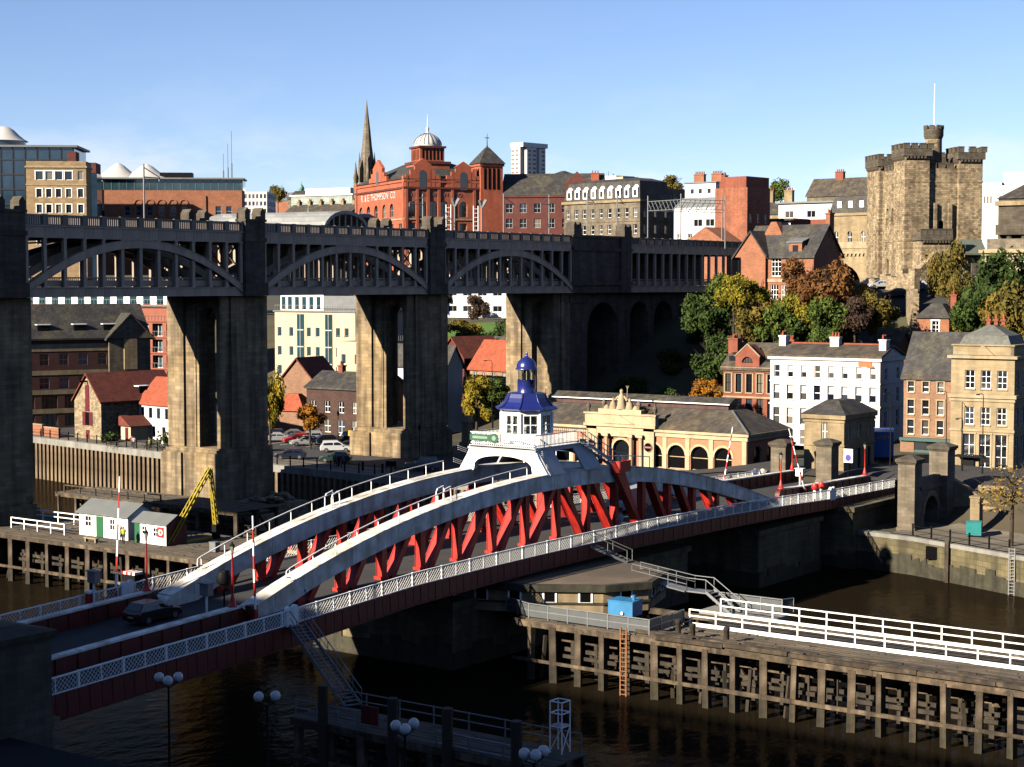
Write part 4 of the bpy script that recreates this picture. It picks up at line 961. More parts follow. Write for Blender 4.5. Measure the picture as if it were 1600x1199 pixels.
q = MB(); q.lathe(0,0,[(1.6,0),(1.5,6.5),(1.7,6.8),(0.95,8.6),(0.8,10.0),(0.5,10.6),(0.35,13.0),(0.05,15.2)],10); q.build('spirelet', [ROOF_COPPER], o)
# station train shed: three curved vaults
t = thing('station_train_shed', 'pale curved train shed roofs of the station behind the bridge parapet', 'station', (285, 257, 37.5), R_(97))
for k in range(2):
    q = MB(); x0, y0 = 6*k, -16*k-4
    n = 12; rad = 9.0
    ring = [(rad*math.cos(math.pi*j/n), 5.2*math.sin(math.pi*j/n)) for j in range(n+1)]
    for (a, za), (b_, zb) in zip(ring[:-1], ring[1:]):
        q.prism([(x0,y0+a,za+3),(x0,y0+b_,zb+3),(x0,y0+b_,zb+3.2),(x0,y0+a,za+3.2)], (34,0,0), 0)
    for j in range(1, n): q.beam((x0-0.05,y0+ring[j][0],3),(x0-0.05,y0+ring[j][0],ring[j][1]+3),0.25,0.25,1)
    for (a, za), (b_, zb) in zip(ring[:-1], ring[1:]): q.beam((x0-0.3,y0+a,za+2.9),(x0-0.3,y0+b_,zb+2.9),0.5,0.8,0)
    q.box(x0+0.1,y0-8.8,0,x0+0.3,y0+8.8,3,2); q.build('vault', [M('pale_station_roof',(0.45,0.46,0.45),0.6,0.15,0.2,brick=(3.0,1.2),mortar=0.8), PAINT_GREY, BLACK_IRON], t)

# cathedral spire
t = thing('cathedral_spire', 'slender stone cathedral spire with corner pinnacles left of the orange warehouse', 'church spire', (394, 342.2, 30))
q = MB(); q.cbox(0,0,0,5.6,5.6,29.5,0); tw = q.build('tower', [STONE_GREY], t)
q = MB(); q.lathe(0,0,[(2.6,29.5),(2.5,33.0),(2.3,35.5),(1.6,40.5),(1.1,45.5),(0.55,50.0),(0.2,53.0),(0.05,54.6)],8,0,R_(22.5),False)
q.build('spire', [STONE_GREY], t)
for sx in (-1, 1):
    for sy in (-1, 1):
        q = MB(); q.lathe(2.4*sx,2.4*sy,[(0.7,24),(0.65,31.0),(0.8,31.2),(0.35,33.6),(0.05,36.2)],6); q.lathe(1.6*sx,1.6*sy,[(0.5,30),(0.45,35.0),(0.2,37.2),(0.04,39.0)],6); q.build('pinnacle', [STONE_GREY], tw)
for k in range(4):
    q = MB(); a = math.pi/2*k; c_, s_ = math.cos(a), math.sin(a)
    q.prism([(c_*2.75-s_*0.6,s_*2.75+c_*0.6,30),(c_*2.75+s_*0.6,s_*2.75-c_*0.6,30),(c_*2.6+s_*0.6,s_*2.6-c_*0.6,34),(c_*2.3,s_*2.3,36.5),(c_*2.6-s_*0.6,s_*2.6+c_*0.6,34)], (-c_*0.9,-s_*0.9,0)); q.build('lucarne', [GLASS_DARK], tw)

# tower block far off
t = thing('tower_block', 'tall white residential tower block with balconies on the skyline', 'tower block', (1012.0, 733.6, 58), R_(-8))
q = MB(); H = 69.5
q.box(0,0,0,25,9,H,0); q.box(4,-3,0,14,0,H,0); q.box(16.5,-0.6,0,20.5,-0.0,H-2,1); q.box(-0.5,-3.4,H,25.5,9.5,H+3.2,0); q.box(14.5,-2,0,24.5,-0.61,H,0)
q.box(14.9,-2.3,0,17.4,-2.01,H,1); q.build('wall', [RENDER_WHITE, M('grey_stair_strip',(0.3,0.31,0.33),0.7,0.1,0.2)], t)
b = MB(); b.box(0,-0.25,0,2.6,-0.02,1.25); wme = b.mesh('window', [M('brown_balcony',(0.33,0.20,0.15),0.7,0.2,0.2)])
for f in range(22):
    for x in (5.0, 10.4): link('window', wme, t, (x,-3.0,1.2+3.1*f))
    for x in (20.8,): link('window', wme, t, (x,-2.0,1.2+3.1*f))
    for y in (8.6, 4.6): link('window', wme, t, (0.0,y,1.2+3.1*f), R_(-90))

# centre: Victorian stone range and neighbours
t, rf, H = building('mansard_terrace', 'weathered Victorian stone building with a row of white dormers in its slate mansard', 'building', (340.2, 212.5), -10, 24.5, 11, 30, 49.2, STONE_GREY,
    left=[(z,2.1,9,1.15,dict(style=(1,2),sill=STONE_GREY,surround=STONE_LODGE)) for z in (15.2,11.4,7.4)], right=[(z,2.0,3,1.1,dict(style=(1,2),sill=STONE_GREY)) for z in (15.2,11.4,7.4)],
    roof=('mansard',4.4,0.9,0.8,2.5), roofmat=ROOF_SLATE, bands=[(18.7,0.6,0.45,STONE_LODGE),(14.2,0.25,0.15,STONE_GREY)])
dm = MB(); dm.box(-0.75,-0.2,0,0.75,1.3,2.2,0); dm.box(-0.42,-0.24,0.35,0.42,-0.203,1.7,1); dm.lathe(0,0.5,[(0.8,2.2),(0.7,2.6),(0.3,2.9)],10,2)
dme = dm.mesh('dormer', [PAINT_WHITE, GLASS, PAINT_WHITE])
for k in range(9): link('dormer', dme, rf, (0.25, 1.6+2.66*k, H+0.6), R_(-90))
t, rf, H = building('turreted_corner_house', 'dark steep roofed turret house between the orange warehouse and the stone terrace', 'building', (387, 266), -10, 8, 8, 30, 53.0, STONE_SOOT,
    left=[(14,2,3,1.0,W12)], roof=('mansard',6.5,1.7,1.0,2.0), roofmat=ROOF_SLATE)
for x, y in ((1,1),(1,7)):
    q = MB(); q.lathe(x,y,[(0.9,H-1),(0.9,H+2.2),(1.1,H+2.3),(0.1,H+5.2)],8); q.build('pinnacle', [ROOF_SLATE], t)
chimney(rf, 4.2, 9.6, H-0.5, 1.0, 1.3, 3.6, BRICK_RED, 3)
t, rf, H = building('concrete_office', 'long brown concrete office with a white plant box on its roof', 'office', (405.6, 258.6), -15, 19.5, 17.3, 34, 56.3, M('brown_concrete_grid',(0.30,0.23,0.14),0.85,0.15,0.3,brick=(1.6,3.2),mortar=0.6),
    left=[(z,1.7,10,1.4,{}) for z in (18.8,15.4,12.0)], right=[(z,1.7,8,1.4,{}) for z in (18.8,15.4,12.0)], roof=('flat',0.5))
q = MB(); q.box(2,5.4,H+0.6,9,13.0,H+3.6,0); q.box(2,2.6,H+0.6,8,5.3,H+3.2,1); q.cyl((5,12,H+3.6),(5,12,H+5.2),0.1,5,2); q.cyl((5,10,H+3.6),(5,10,H+4.4),0.25,5,2); q.build('plant_box', [RENDER_WHITE, RENDER_CREAM, GALV], t)
t, rf, H = building('shaded_brick_office', 'dark flat roofed brick office right of the stone terrace', 'office', (378, 228), -12, 6.5, 12, 34, 53.4, STONE_GREY,
    left=[(z,1.8,4,1.4,{}) for z in (16.5,13)], right=[(z,1.8,6,1.4,{}) for z in (16.5,13)], roof=('flat',0.4))
t, rf, H = building('white_attic_house', 'white rendered building with dormer attic and stone chimneys', 'building', (341.9, 193.2), 0, 11.2, 9, 28, 47.0, RENDER_WHITE,
    left=[(14.8,1.5,4,1.0,dict(style=(2,2),frame=BLACK_IRON,at=[5.8,6.9,8.9,10.0])), (11.2,1.9,4,1.1,W22), (7.2,1.9,4,1.1,W22)], roof=('mansard',2.2,1.4,0.5,2.5), roofmat=ROOF_LEAD)
q = MB(); q.box(2.0,1.5,H+2.2,8,9.5,H+5.6,0)
for y in (3.2,5.5,7.6): q.box(1.94,y-0.4,H+3.3,1.997,y+0.4,H+4.3,1)
q.box(1.7,1.2,H+5.6,8.3,9.8,H+5.85,2); q.build('attic', [RENDER_WHITE, GLASS, ROOF_LEAD], t)
for y in (3.6, 8.2): chimney(rf, 6.5, y, H+3.5, 1.0, 2.6, 4.2, BRICK_TAN, 6, BRICK_TAN)
t, rf, H = building('blank_gable_building', 'tall orange brick building with blank end wall and stepped shoulders', 'building', (332.6, 180.5), -5, 8.4, 9, 27, 50.0, M('weathered_orange_brick',(0.40,0.14,0.075),0.9,0.25,0.35,brick=(0.45,0.15),mortar=0.95,streak=0.2), right=[(16,2,3,1.1,W12),(12,2,3,1.1,W12)], roof=('flat',0.6))
q = MB(); q.box(0,0.3,H+0.6,9,6.2,H+3.0); q.box(0.5,6.2,H+0.6,8.5,7.6,H+2.0); q.build('gable_wall', [BRICK_RED], t)
chimney(rf, 3, 7.9, H+0.2, 1.2, 0.9, 3.2, BRICK_RED, 2)
q = MB(); q.box(-7,0.5,0,-0.01,12.0,11.5); q.prism([(-7,0.5,11.5),(-7,12,11.5),(-7,6.2,15.0)],(6.9,0,0)); q.build('front_range', [BRICK_TAN], t)
# roofs between the brick gable and the keep
for nm, lb, c, a, L, Rr, z0, z1, wl_, rfk, rm, rows, ch in [
    ('roof_row_house', 'dark roofed terrace with tall chimneys on the skyline left of the keep', (400,175), 0, 25, 9, 30, 52.0, STONE_GREY, ('gy',4.2), ROOF_SLATE_BROWN, [(18,1.7,6,1.0,W12)], 2),
    ('white_flat_block', 'white flat roofed block in front of the chimneyed terrace', (375,172), 0, 23, 9, 30, 48.9, RENDER_WHITE, ('slab',0.4,0.6), ROOF_LEAD, [(15.5,1.6,4,2.2,dict(style=(2,1)))], 0),
    ('white_canopy_pavilion', 'low white pavilion with flat canopy roof near the brick gable', (368,188), 0, 9, 7, 30, 44.6, RENDER_WHITE, ('slab',0.5,1.2), ROOF_SLATE, [(11.5,1.6,5,1.2,dict(style=(1,1)))], 0),
    ('red_brick_infill', 'red brick wall building below the white block', (352,166), 0, 14, 7, 28, 43.8, BRICK_RED, ('flat',0.3), ROOF_LEAD, [], 1),
    ('stone_columned_house', 'pale stone house with paired chimneys at the foot of the skyline', (385,196), 0, 12, 8, 30, 46.8, STONE_LODGE, ('hip',3.2,3.5), ROOF_SLATE, [(13,2,5,1.0,W12)], 2)]:
    t, rf, H = building(nm, lb, 'building', c, a, L, Rr, z0, z1, wl_, left=rows, roof=rfk, roofmat=rm)
    for k in range(ch): chimney(rf, Rr/2, L*(0.28+0.44*k), H+ (2.5 if rfk[0]!='flat' else 0.2), 1.2, 2.2, 3.4, BRICK_RED if ch < 2 or nm == 'roof_row_house' else STONE_LODGE, 4)
t, rf, H = building('arcaded_stone_house', 'stone fronted three storey building with dark mansard left of the keep', 'building', (329.1, 150.2), -5, 9.6, 9, 27, 44.4, STONE_LODGE,
    left=[(11.2,2.4,3,1.1,dict(style=(2,2),arch=True,surround=None)), (6.8,2.4,3,1.1,dict(style=(2,2),blind=.4)), (2.6,2.4,3,1.1,W22)], roof=('mansard',3.4,0.8,0.3,2.5), bands=[(16.8,0.5,0.3,STONE_LODGE)])
for y in (2.2, 4.8, 7.4):
    q = MB(); q.box(0.2,y-0.5,H+0.5,1.4,y+0.5,H+2.4); q.build('dormer', [PAINT_WHITE], rf)
q = MB(); q.box(-0.3,-3.8,0,6,-0.05,H+0.5,0)
for k in range(5): q.box(-0.36,-3.8+0.9*k,0,-0.3,-3.7+0.9*k,H+0.5,1)
q.build('glazed_link', [GLASS_TEAL, PAINT_GREY], t)
# red brick house in the trees, below the keep
t, rf, H = building('gabled_brick_hall', 'large red brick house with big sash windows and steep dark roofs among the trees', 'house', (241.5, 119.5), -8, 13.4, 7.6, 20, 34.2, BRICK_TAN,
    left=[(11.0,3.0,2,1.9,dict(style=(3,4),frame=PAINT_WHITE,at=[6.4,9.4])), (7.3,2.4,4,1.5,dict(style=(3,3),frame=PAINT_WHITE,at=[2.1,4.1,6.1,8.1]))], roof=('gy',4.6), roofmat=ROOF_SLATE, bands=[])
q = MB(); q.box(-0.6,8.6,0.0,7,13.3,H-0.2,0); q.prism([(-0.6,8.6,H-0.2),(-0.6,14.6,H-0.2),(-0.6,11.4,H+3.6)],(9,0,0),0); q.prism([(-0.9,8.2,H-0.3),(-0.9,11.4,H+3.7),(-0.9,11.4,H+4.0),(-0.9,8.2,H)],(9.4,0,0),1); q.prism([(-0.9,15.0,H-0.6),(-0.9,11.4,H+3.7),(-0.9,11.4,H+4.0),(-0.9,15.0,H-0.3)],(9.4,0,0),1)
q.build('gabled_wing', [BRICK_TAN, ROOF_SLATE], t)
q = MB(); q.box(0.3,2.4,H+0.1,3.0,4.8,H+2.0,0); q.box(0.24,3.1,H+0.5,0.297,4.1,H+1.6,2); q.prism([(0,2.1,H+2.0),(0,5.1,H+2.0),(3.2,5.1,H+3.0),(3.2,2.1,H+3.0)],(0,0,0.15),1); q.build('dormer', [BRICK_TAN, ROOF_LEAD, GLASS], rf)
q = MB(); q.prism([(2.5,7.6,H),(2.5,11.2,H),(2.5,11.0,H+3.6),(2.5,9.8,H+5.4),(2.5,8.8,H+5.4),(2.5,7.8,H+3.6)],(1.2,0,0)); q.build('shaped_gable', [BRICK_TAN], t)
chimney(rf, 4.7, 0.3, H+2.8, 1.2, 0.8, 3.6, BRICK_TAN, 2)
q = MB(); q.box(-0.12,0.2,10.1,-0.004,13,10.6); q.build('string_course', [STONE_TRIM], t)
# stone hall right of the keep and pale blocks behind
t, rf, H = building('moot_hall', 'low cream stone hall with deep cornice and big sash window beside the keep', 'hall', (262, 83.6), 4, 16.5, 8, 24, 35.2, M('smooth_cream_stone',(0.52,0.42,0.26),0.8,0.1,0.3,brick=(1.6,0.6),mortar=0.92),
    left=[(4.6,3.2,1,1.5,dict(style=(2,4),frame=BLACK_IRON,at=[6.2]))], roof=('slab',1.6,-0.4), roofmat=STONE_GREY, bands=[(10.6,0.5,0.6,STONE_TRIM),(10.1,0.3,0.25,STONE_TRIM)])
t, rf, H = building('portico_hall', 'dark columned portico building right of the keep', 'hall', (300, 92), 4, 20, 12, 26, 44.8, STONE_SOOT, roof=('hip',3.4,5), roofmat=ROOF_SLATE, bands=[(17.6,0.8,0.5,STONE_LODGE)])
for k in range(7):
    q = MB(); q.lathe(-1.1,2+2.6*k,[(0.6,0),(0.55,12),(0.75,12.4)],10); q.build('column', [STONE_SOOT], t)
q = MB(); q.box(-2.2,0.2,12.4,-0.01,19.8,14.2); q.build('entablature', [STONE_SOOT], t)
t, rf, H = building('white_stepped_block', 'white modern stepped block behind the portico at the right edge', 'building', (362.6, 124), 0, 24, 20, 30, 50.4, RENDER_WHITE,
    left=[(17.0,1.6,10,0.35,dict(style=(1,1),frame=RENDER_WHITE,at=[9,9.7,10.4,12.4,13.1,13.8,14.5]))], roof=('flat',0.4))
q = MB(); q.box(3,-6,0,18,12,H+3.4); q.box(2,12,H,14,18,H+1.2); q.build('upper_block', [RENDER_WHITE], t)

# ------------------------------------------------------------------ castle keep
kp = thing('castle_keep', 'square medieval stone keep with corner turrets, battlements and flagpole', 'castle', (287.1, 124.2, 26), R_(-45))
kp.scale = (0.87, 0.87, 1.03)
A, B_, H = 14.9, 19.6, 23.4            # right front, left front, wall top
q = MB()
hl = [(9.0,14.0,1.5,2.9,True),(12.0,14.0,1.5,2.9,True),(8.6,20,0.6,1.3,False),(11.9,20,0.6,1.3,False),(9.6,5.0,1.3,3.0,True),(8.4,9.6,1.0,1.8,True),(12.4,9.8,0.9,1.8,True),(12.6,5.2,0.8,1.6,False)]
hr = [(7.4,11.3,1.1,3.2,True),(2.6,15.5,0.4,1.4,False),(2.8,20,0.5,0.9,False),(14.9,18,0.3,1.4,False)]
facade(q, (0,B_,0), (0,-1,0), B_, H, hl, 0.8); facade(q, (0,0,0), (1,0,0), A, H, [(h[0],h[1],h[2],h[3],h[4]) for h in hr if 5 < h[0] < 14], 0.8)
facade(q, (A,0,0), (0,1,0), B_, H, []); facade(q, (A,B_,0), (-1,0,0), A, H, []); q.quad((0,0,H-1),(A,0,H-1),(A,B_,H-1),(0,B_,H-1))
for u, z, w, h, a in hl: q.quad((0.8,B_-u+w/2,z),(0.8,B_-u-w/2,z),(0.8,B_-u-w/2,z+h),(0.8,B_-u+w/2,z+h),1)
q.quad((6.7,0.8,11.2),(8.1,0.8,11.2),(8.1,0.8,14.6),(6.7,0.8,14.6),1)
q.build('curtain_wall', [STONE_KEEP, GLASS_DARK], kp)
mer = MB(); mer.box(-0.62,-0.3,0,0.62,0.3,0.8); mer.box(-0.68,-0.36,0.8,0.68,0.36,0.95); merme = mer.mesh('merlon', [STONE_KEEP_DARK])
cor = MB(); cor.prism([(-0.18,0,0),(-0.18,0,0.75),(-0.18,-0.55,0.75),(-0.18,-0.45,0.35)],(0.36,0,0)); corme = cor.mesh('corbel', [STONE_KEEP_DARK])
def turret(x0, y0, x1, y1, top):
    q = MB(); q.box(x0,y0,0,x1,y1,top); o = q.build('corner_turret', [STONE_KEEP], kp)
    q = MB()
    q.box(x0-0.4,y0-0.4,top+0.02,x1+0.4,y0-0.05,top+1.25); q.box(x0-0.4,y1+0.05,top+0.02,x1+0.4,y1+0.4,top+1.25)
    q.box(x0-0.4,y0-0.05,top+0.02,x0-0.05,y1+0.05,top+1.25); q.box(x1+0.05,y0-0.05,top+0.02,x1+0.4,y1+0.05,top+1.25); q.quad((x0-.1,y0-.1,top+.1),(x1+.1,y0-.1,top+.1),(x1+.1,y1+.1,top+.1),(x0-.1,y1+.1,top+.1))
    q.build('parapet', [STONE_KEEP_DARK], o)
    nx, ny = max(2, round((x1-x0+1)/1.75)), max(2, round((y1-y0+1)/1.75))
    for k in range(nx):
        x = x0-0.4+0.6+(x1-x0+1.1-1.2)*k/(nx-1)
        link('merlon', merme, o, (x,y0-0.16,top+1.25)); link('merlon', merme, o, (x,y1+0.16,top+1.25))
    for k in range(ny):
        y = y0-0.4+0.6+(y1-y0+1.1-1.2)*k/(ny-1)
        if 0 < k < ny-1: link('merlon', merme, o, (x0-0.16,y,top+1.25), R_(90)); link('merlon', merme, o, (x1+0.16,y,top+1.25), R_(90))
    for k in range(int((x1-x0)/0.75)): link('corbel', corme, o, (x0+0.4+0.75*k,y0,top-0.75))
    for k in range(int((y1-y0)/0.75)): link('corbel', corme, o, (x0,y0+0.4+0.75*k,top-0.75), R_(-90))
    return o
turret(-0.8,-0.9,4.4,5.2,25.4)
turret(-0.8,13.4,3.4,20.4,24.4)
turret(10.7,-0.9,15.7,4.6,24.9)
turret(10.7,14.8,15.7,20.4,24.9)
for x in (5.6, 7.4, 9.2): link('merlon', merme, kp, (x,0.3,H))
for y in (6.6, 8.4, 10.2, 12.0): link('merlon', merme, kp, (0.3,y,H), R_(90))
q = MB(); q.lathe(7.4,4.6,[(1.75,H-1.2),(1.7,H+5.2)],12); rt = q.build('round_turret', [STONE_KEEP], kp)
q = MB(); q.lathe(7.4,4.6,[(1.7,H+5.2),(2.0,H+5.8),(2.0,H+6.9)],12)
for k in range(8):
    a = 2*math.pi*k/8+0.2; q.beam((7.4+1.8*math.cos(a)-0.48*math.sin(a),4.6+1.8*math.sin(a)+0.48*math.cos(a),H+7.25),(7.4+1.8*math.cos(a)+0.48*math.sin(a),4.6+1.8*math.sin(a)-0.48*math.cos(a),H+7.25),0.42,0.7)
q.build('battlement', [STONE_KEEP_DARK], rt)
q = MB(); q.cyl((7.5,4.6,H+5),(7.5,4.6,H+14.8),0.13,8,0,0.07); q.build('flagpole', [PAINT_WHITE], kp)
q = MB(); q.box(5.6,-0.7,0,6.2,-0.0,17.5); q.box(8.7,-0.7,0,9.4,-0.0,17.5)
for z in (11.0, 21.0): q.box(-0.88,-0.98,z,4.5,-0.905,z+0.25); q.box(-0.88,-0.9,z,-0.805,5.2,z+0.25); q.box(-0.88,13.4,z,-0.805,20.4,z+0.25); q.box(-0.08,5.2,z,-0.004,13.4,z+0.25); q.box(4.4,-0.08,z,10.7,-0.004,z+0.25); q.box(10.6,-0.98,z,15.8,-0.905,z+0.25)
q.build('buttress_strip', [STONE_KEEP], kp)
q = MB(); q.box(1.0,-5.6,0,7.0,-0.95,11.0); q.box(7.0,-4.2,0,10.6,-0.95,6.4); q.box(10.6,-4.6,0,15.2,-0.95,5.2); fb = q.build('forebuilding', [STONE_KEEP], kp)
q = MB(); q.box(0.6,-6.0,11.02,7.4,-5.3,12.0); q.box(0.6,-5.3,11.02,1.3,-1.0,12.0); q.box(6.7,-5.3,11.02,7.4,-1.0,12.0); q.build('parapet', [STONE_KEEP_DARK], fb)
q = MB(); q.box(12,-4.8,5.2,14.5,-4.3,7.2); q.build('parapet', [STONE_KEEP_DARK], fb)
for k in range(5): link('merlon', merme, fb, (1.3+1.35*k,-5.7,12.0))
for k in range(9): link('corbel', corme, fb, (1.4+0.65*k,-5.6,10.25))
q = MB(); q.prism([(11.0,-0.95,11.0),(15.6,-0.95,11.0),(15.6,-4.0,8.6),(11.0,-4.0,8.6)],(0,0,0.3)); q.build('lean_to_roof', [M('green_slate',(0.15,0.17,0.13),0.8,0.2,0.6)], kp)
q = MB()
for x, z in ((2.0,6.8),(5.2,7.2)): q.box(x-0.25,-5.66,z,x+0.25,-5.603,z+1.8)
q.build('arrow_slit', [GLASS_DARK], fb)
# ruined wall and steps below the keep
for k, (x, y, a, l, h, lb) in enumerate([(268.0,113.5,62,12,5.2,'jagged ruined stone wall dropping from the keep car park'),(256.0,108.5,30,9,7.5,'tall rubble retaining wall beside the hill tower house'),(262,120,80,16,3.6,'low rubble terrace wall under the keep car park')]):
    zb = ground_z(x, y)-2
    o = thing('ruined_wall', lb, 'ruin', (x, y, zb), R_(a))
    q = MB(); n = int(l/1.5)
    for j in range(n): q.box(1.5*j,0,0,1.5*j+1.5,1.1,h+2+random.uniform(-0.9,0.5)-0.18*j)
    q.build('masonry', [STONE_RUBBLE], o)
o = thing('buttress_arch', 'leaning flying stone arch beside the foot of the keep', 'ruin', (277.5, 119.0, 26.5), R_(-26))
q = MB()
pts = [(0,0),(0.3,3.0),(1.4,5.4),(3.2,6.8),(5.4,8.6)]
for (a, za), (b_, zb) in zip(pts[:-1], pts[1:]): q.beam((a,0,za),(b_,0,zb),1.2,0.9)
q.build('arch', [STONE_KEEP], o)
# railway viaduct arch beside the keep
t = thing('railway_arch', 'stone railway bridge with wide round arch left of the keep', 'railway bridge', (309, 139.5, 26), R_(-2))
q = MB(); facade(q, (0,15.5,0), (0,-1,0), 15.5, 10.6, [(7.8,0.01,8.4,7.6,True)], 6.0); q.box(0.01,0,10.6,8,15.5,11.0); q.box(-0.3,-0.2,9.6,0,15.7,10.0,1); q.box(-0.15,-0.1,10.62,0.35,15.6,11.9,1)
for k in range(18): q.box(-0.35,0.3+0.85*k,9.2,-0.01,0.65+0.85*k,9.6,1)
q.box(6.1,0.2,0,6.3,15.3,9,2); q.build('arch_wall', [STONE_PALE, STONE_TRIM, GLASS_DARK], t)

# ------------------------------------------------------------------ the high two-level bridge
Y0, Y1 = 148.06, 158.0                      # near and far girder planes
HB = thing('high_level_bridge', 'two deck iron arch railway bridge on tall sandstone piers', 'bridge', (150, 153, 0))
OFF = HB.location
def hb(mb, name, mats, parent=None): 
    o = mb.build(name, mats, HB if parent is None else parent, off=OFF if parent is None or parent is HB else OFF)
    return o
ZT, ZF, ZC, ZR, ZB, ZS = 37.2, 36.05, 34.9, 30.6, 29.5, 28.45   # parapet top, foot; cornice foot; road rail; bottom beam top, foot
SPANS = [(83.9, 115.8), (115.8+3.4-3.4, 0)][:1]
spans = [(84.0, 112.4), (115.9, 147.7), (151.2, 182.7), (186.2, 217.4)]
# shared pieces
SHEET = bpy.data.materials.new('pale_translucent_sheet'); SHEET.use_nodes = True      # weather sheeting, lit from behind
sn, sl = SHEET.node_tree.nodes, SHEET.node_tree.links
a_ = sn.new('ShaderNodeBsdfTranslucent'); a_.inputs['Color'].default_value = (0.62,0.52,0.45,1); b_ = sn.new('ShaderNodeBsdfDiffuse'); b_.inputs['Color'].default_value = (0.35,0.30,0.27,1)
m_ = sn.new('ShaderNodeMixShader'); sl.new(b_.outputs[0], m_.inputs[1]); sl.new(a_.outputs[0], m_.inputs[2]); sl.new(m_.outputs[0], sn['Material Output'].inputs['Surface'])
def panel_mesh(w):
    q = MB(); q.box(-w/2,-0.14,0,w/2,0.14,0.14); q.box(-w/2,-0.16,1.0,w/2,0.16,1.15); q.box(-w/2,-0.17,0,-w/2+0.32,0.17,1.2); q.box(w/2-0.32,-0.17,0,w/2,0.17,1.2)
    n = 7
    for k in range(n): x = -w/2+0.32+(w-0.64)*(k+0.5)/n; q.box(x-0.05,-0.05,0.14,x+0.05,0.05,1.0)
    q.quad((-w/2+0.33,0.07,0.15),(w/2-0.33,0.07,0.15),(w/2-0.33,0.07,0.99),(-w/2+0.33,0.07,0.99),1)
    return q.mesh('parapet_panel', [M('pale_iron_parapet',(0.26,0.235,0.20),0.65,0.15,0.6), SHEET])
PW = 31.7/12
pan = panel_mesh(PW)
cm = MB(); cm.box(-0.2,-0.2,0,0.2,0.2,ZC-ZB); cm.box(-0.26,-0.26,0,0.26,0.26,0.25); cm.box(-0.26,-0.26,ZC-ZB-0.25,0.26,0.26,ZC-ZB)
colme = cm.mesh('column', [PAINT_IRON])
rl = MB(); rl.box(-PW/2,-0.04,ZR-ZB-0.12,PW/2,0.04,ZR-ZB)
for k in range(9): x = -PW/2+PW*(k+0.5)/9; rl.box(x-0.03,-0.02,0.02,x+0.03,0.02,ZR-ZB-0.12)
rl.box(-PW/2,-0.025,0.1,PW/2,0.025,0.75)
rlme = rl.mesh('road_railing', [PAINT_IRON])
bx = MB()
for a, b_ in (((-1.1,0.3),(1.1,2.6)),((1.1,0.3),(-1.1,2.6)),((-1.1,2.8),(1.1,5.1)),((1.1,2.8),(-1.1,5.1))): bx.beam((a[0],0,a[1]),(b_[0],0,b_[1]),0.14,0.2)
brme = bx.mesh('lattice_brace', [PAINT_IRON])
fm = MB(); fm.box(-PW/2+0.02,-0.1,0,PW/2-0.02,0.1,ZF-ZC-0.02); fm.box(-0.06,-0.13,0,0.06,-0.1,ZF-ZC-0.02); facme = fm.mesh('fascia_plate', [PAINT_IRON])
fm = MB(); fm.box(-PW/2+0.02,-0.12,0,PW/2-0.02,0.12,ZB-ZS); fm.box(-PW/2+0.02,-0.3,0,PW/2-0.02,0.3,0.12); fm.box(-PW/2+0.02,-0.26,ZB-ZS-0.1,PW/2-0.02,0.26,ZB-ZS); botme = fm.mesh('bottom_plate', [PAINT_IRON])
def P(me, name, x, y, z, rot=0): return link(name, me, HB, (x-OFF.x, y-OFF.y, z-OFF.z), rot)
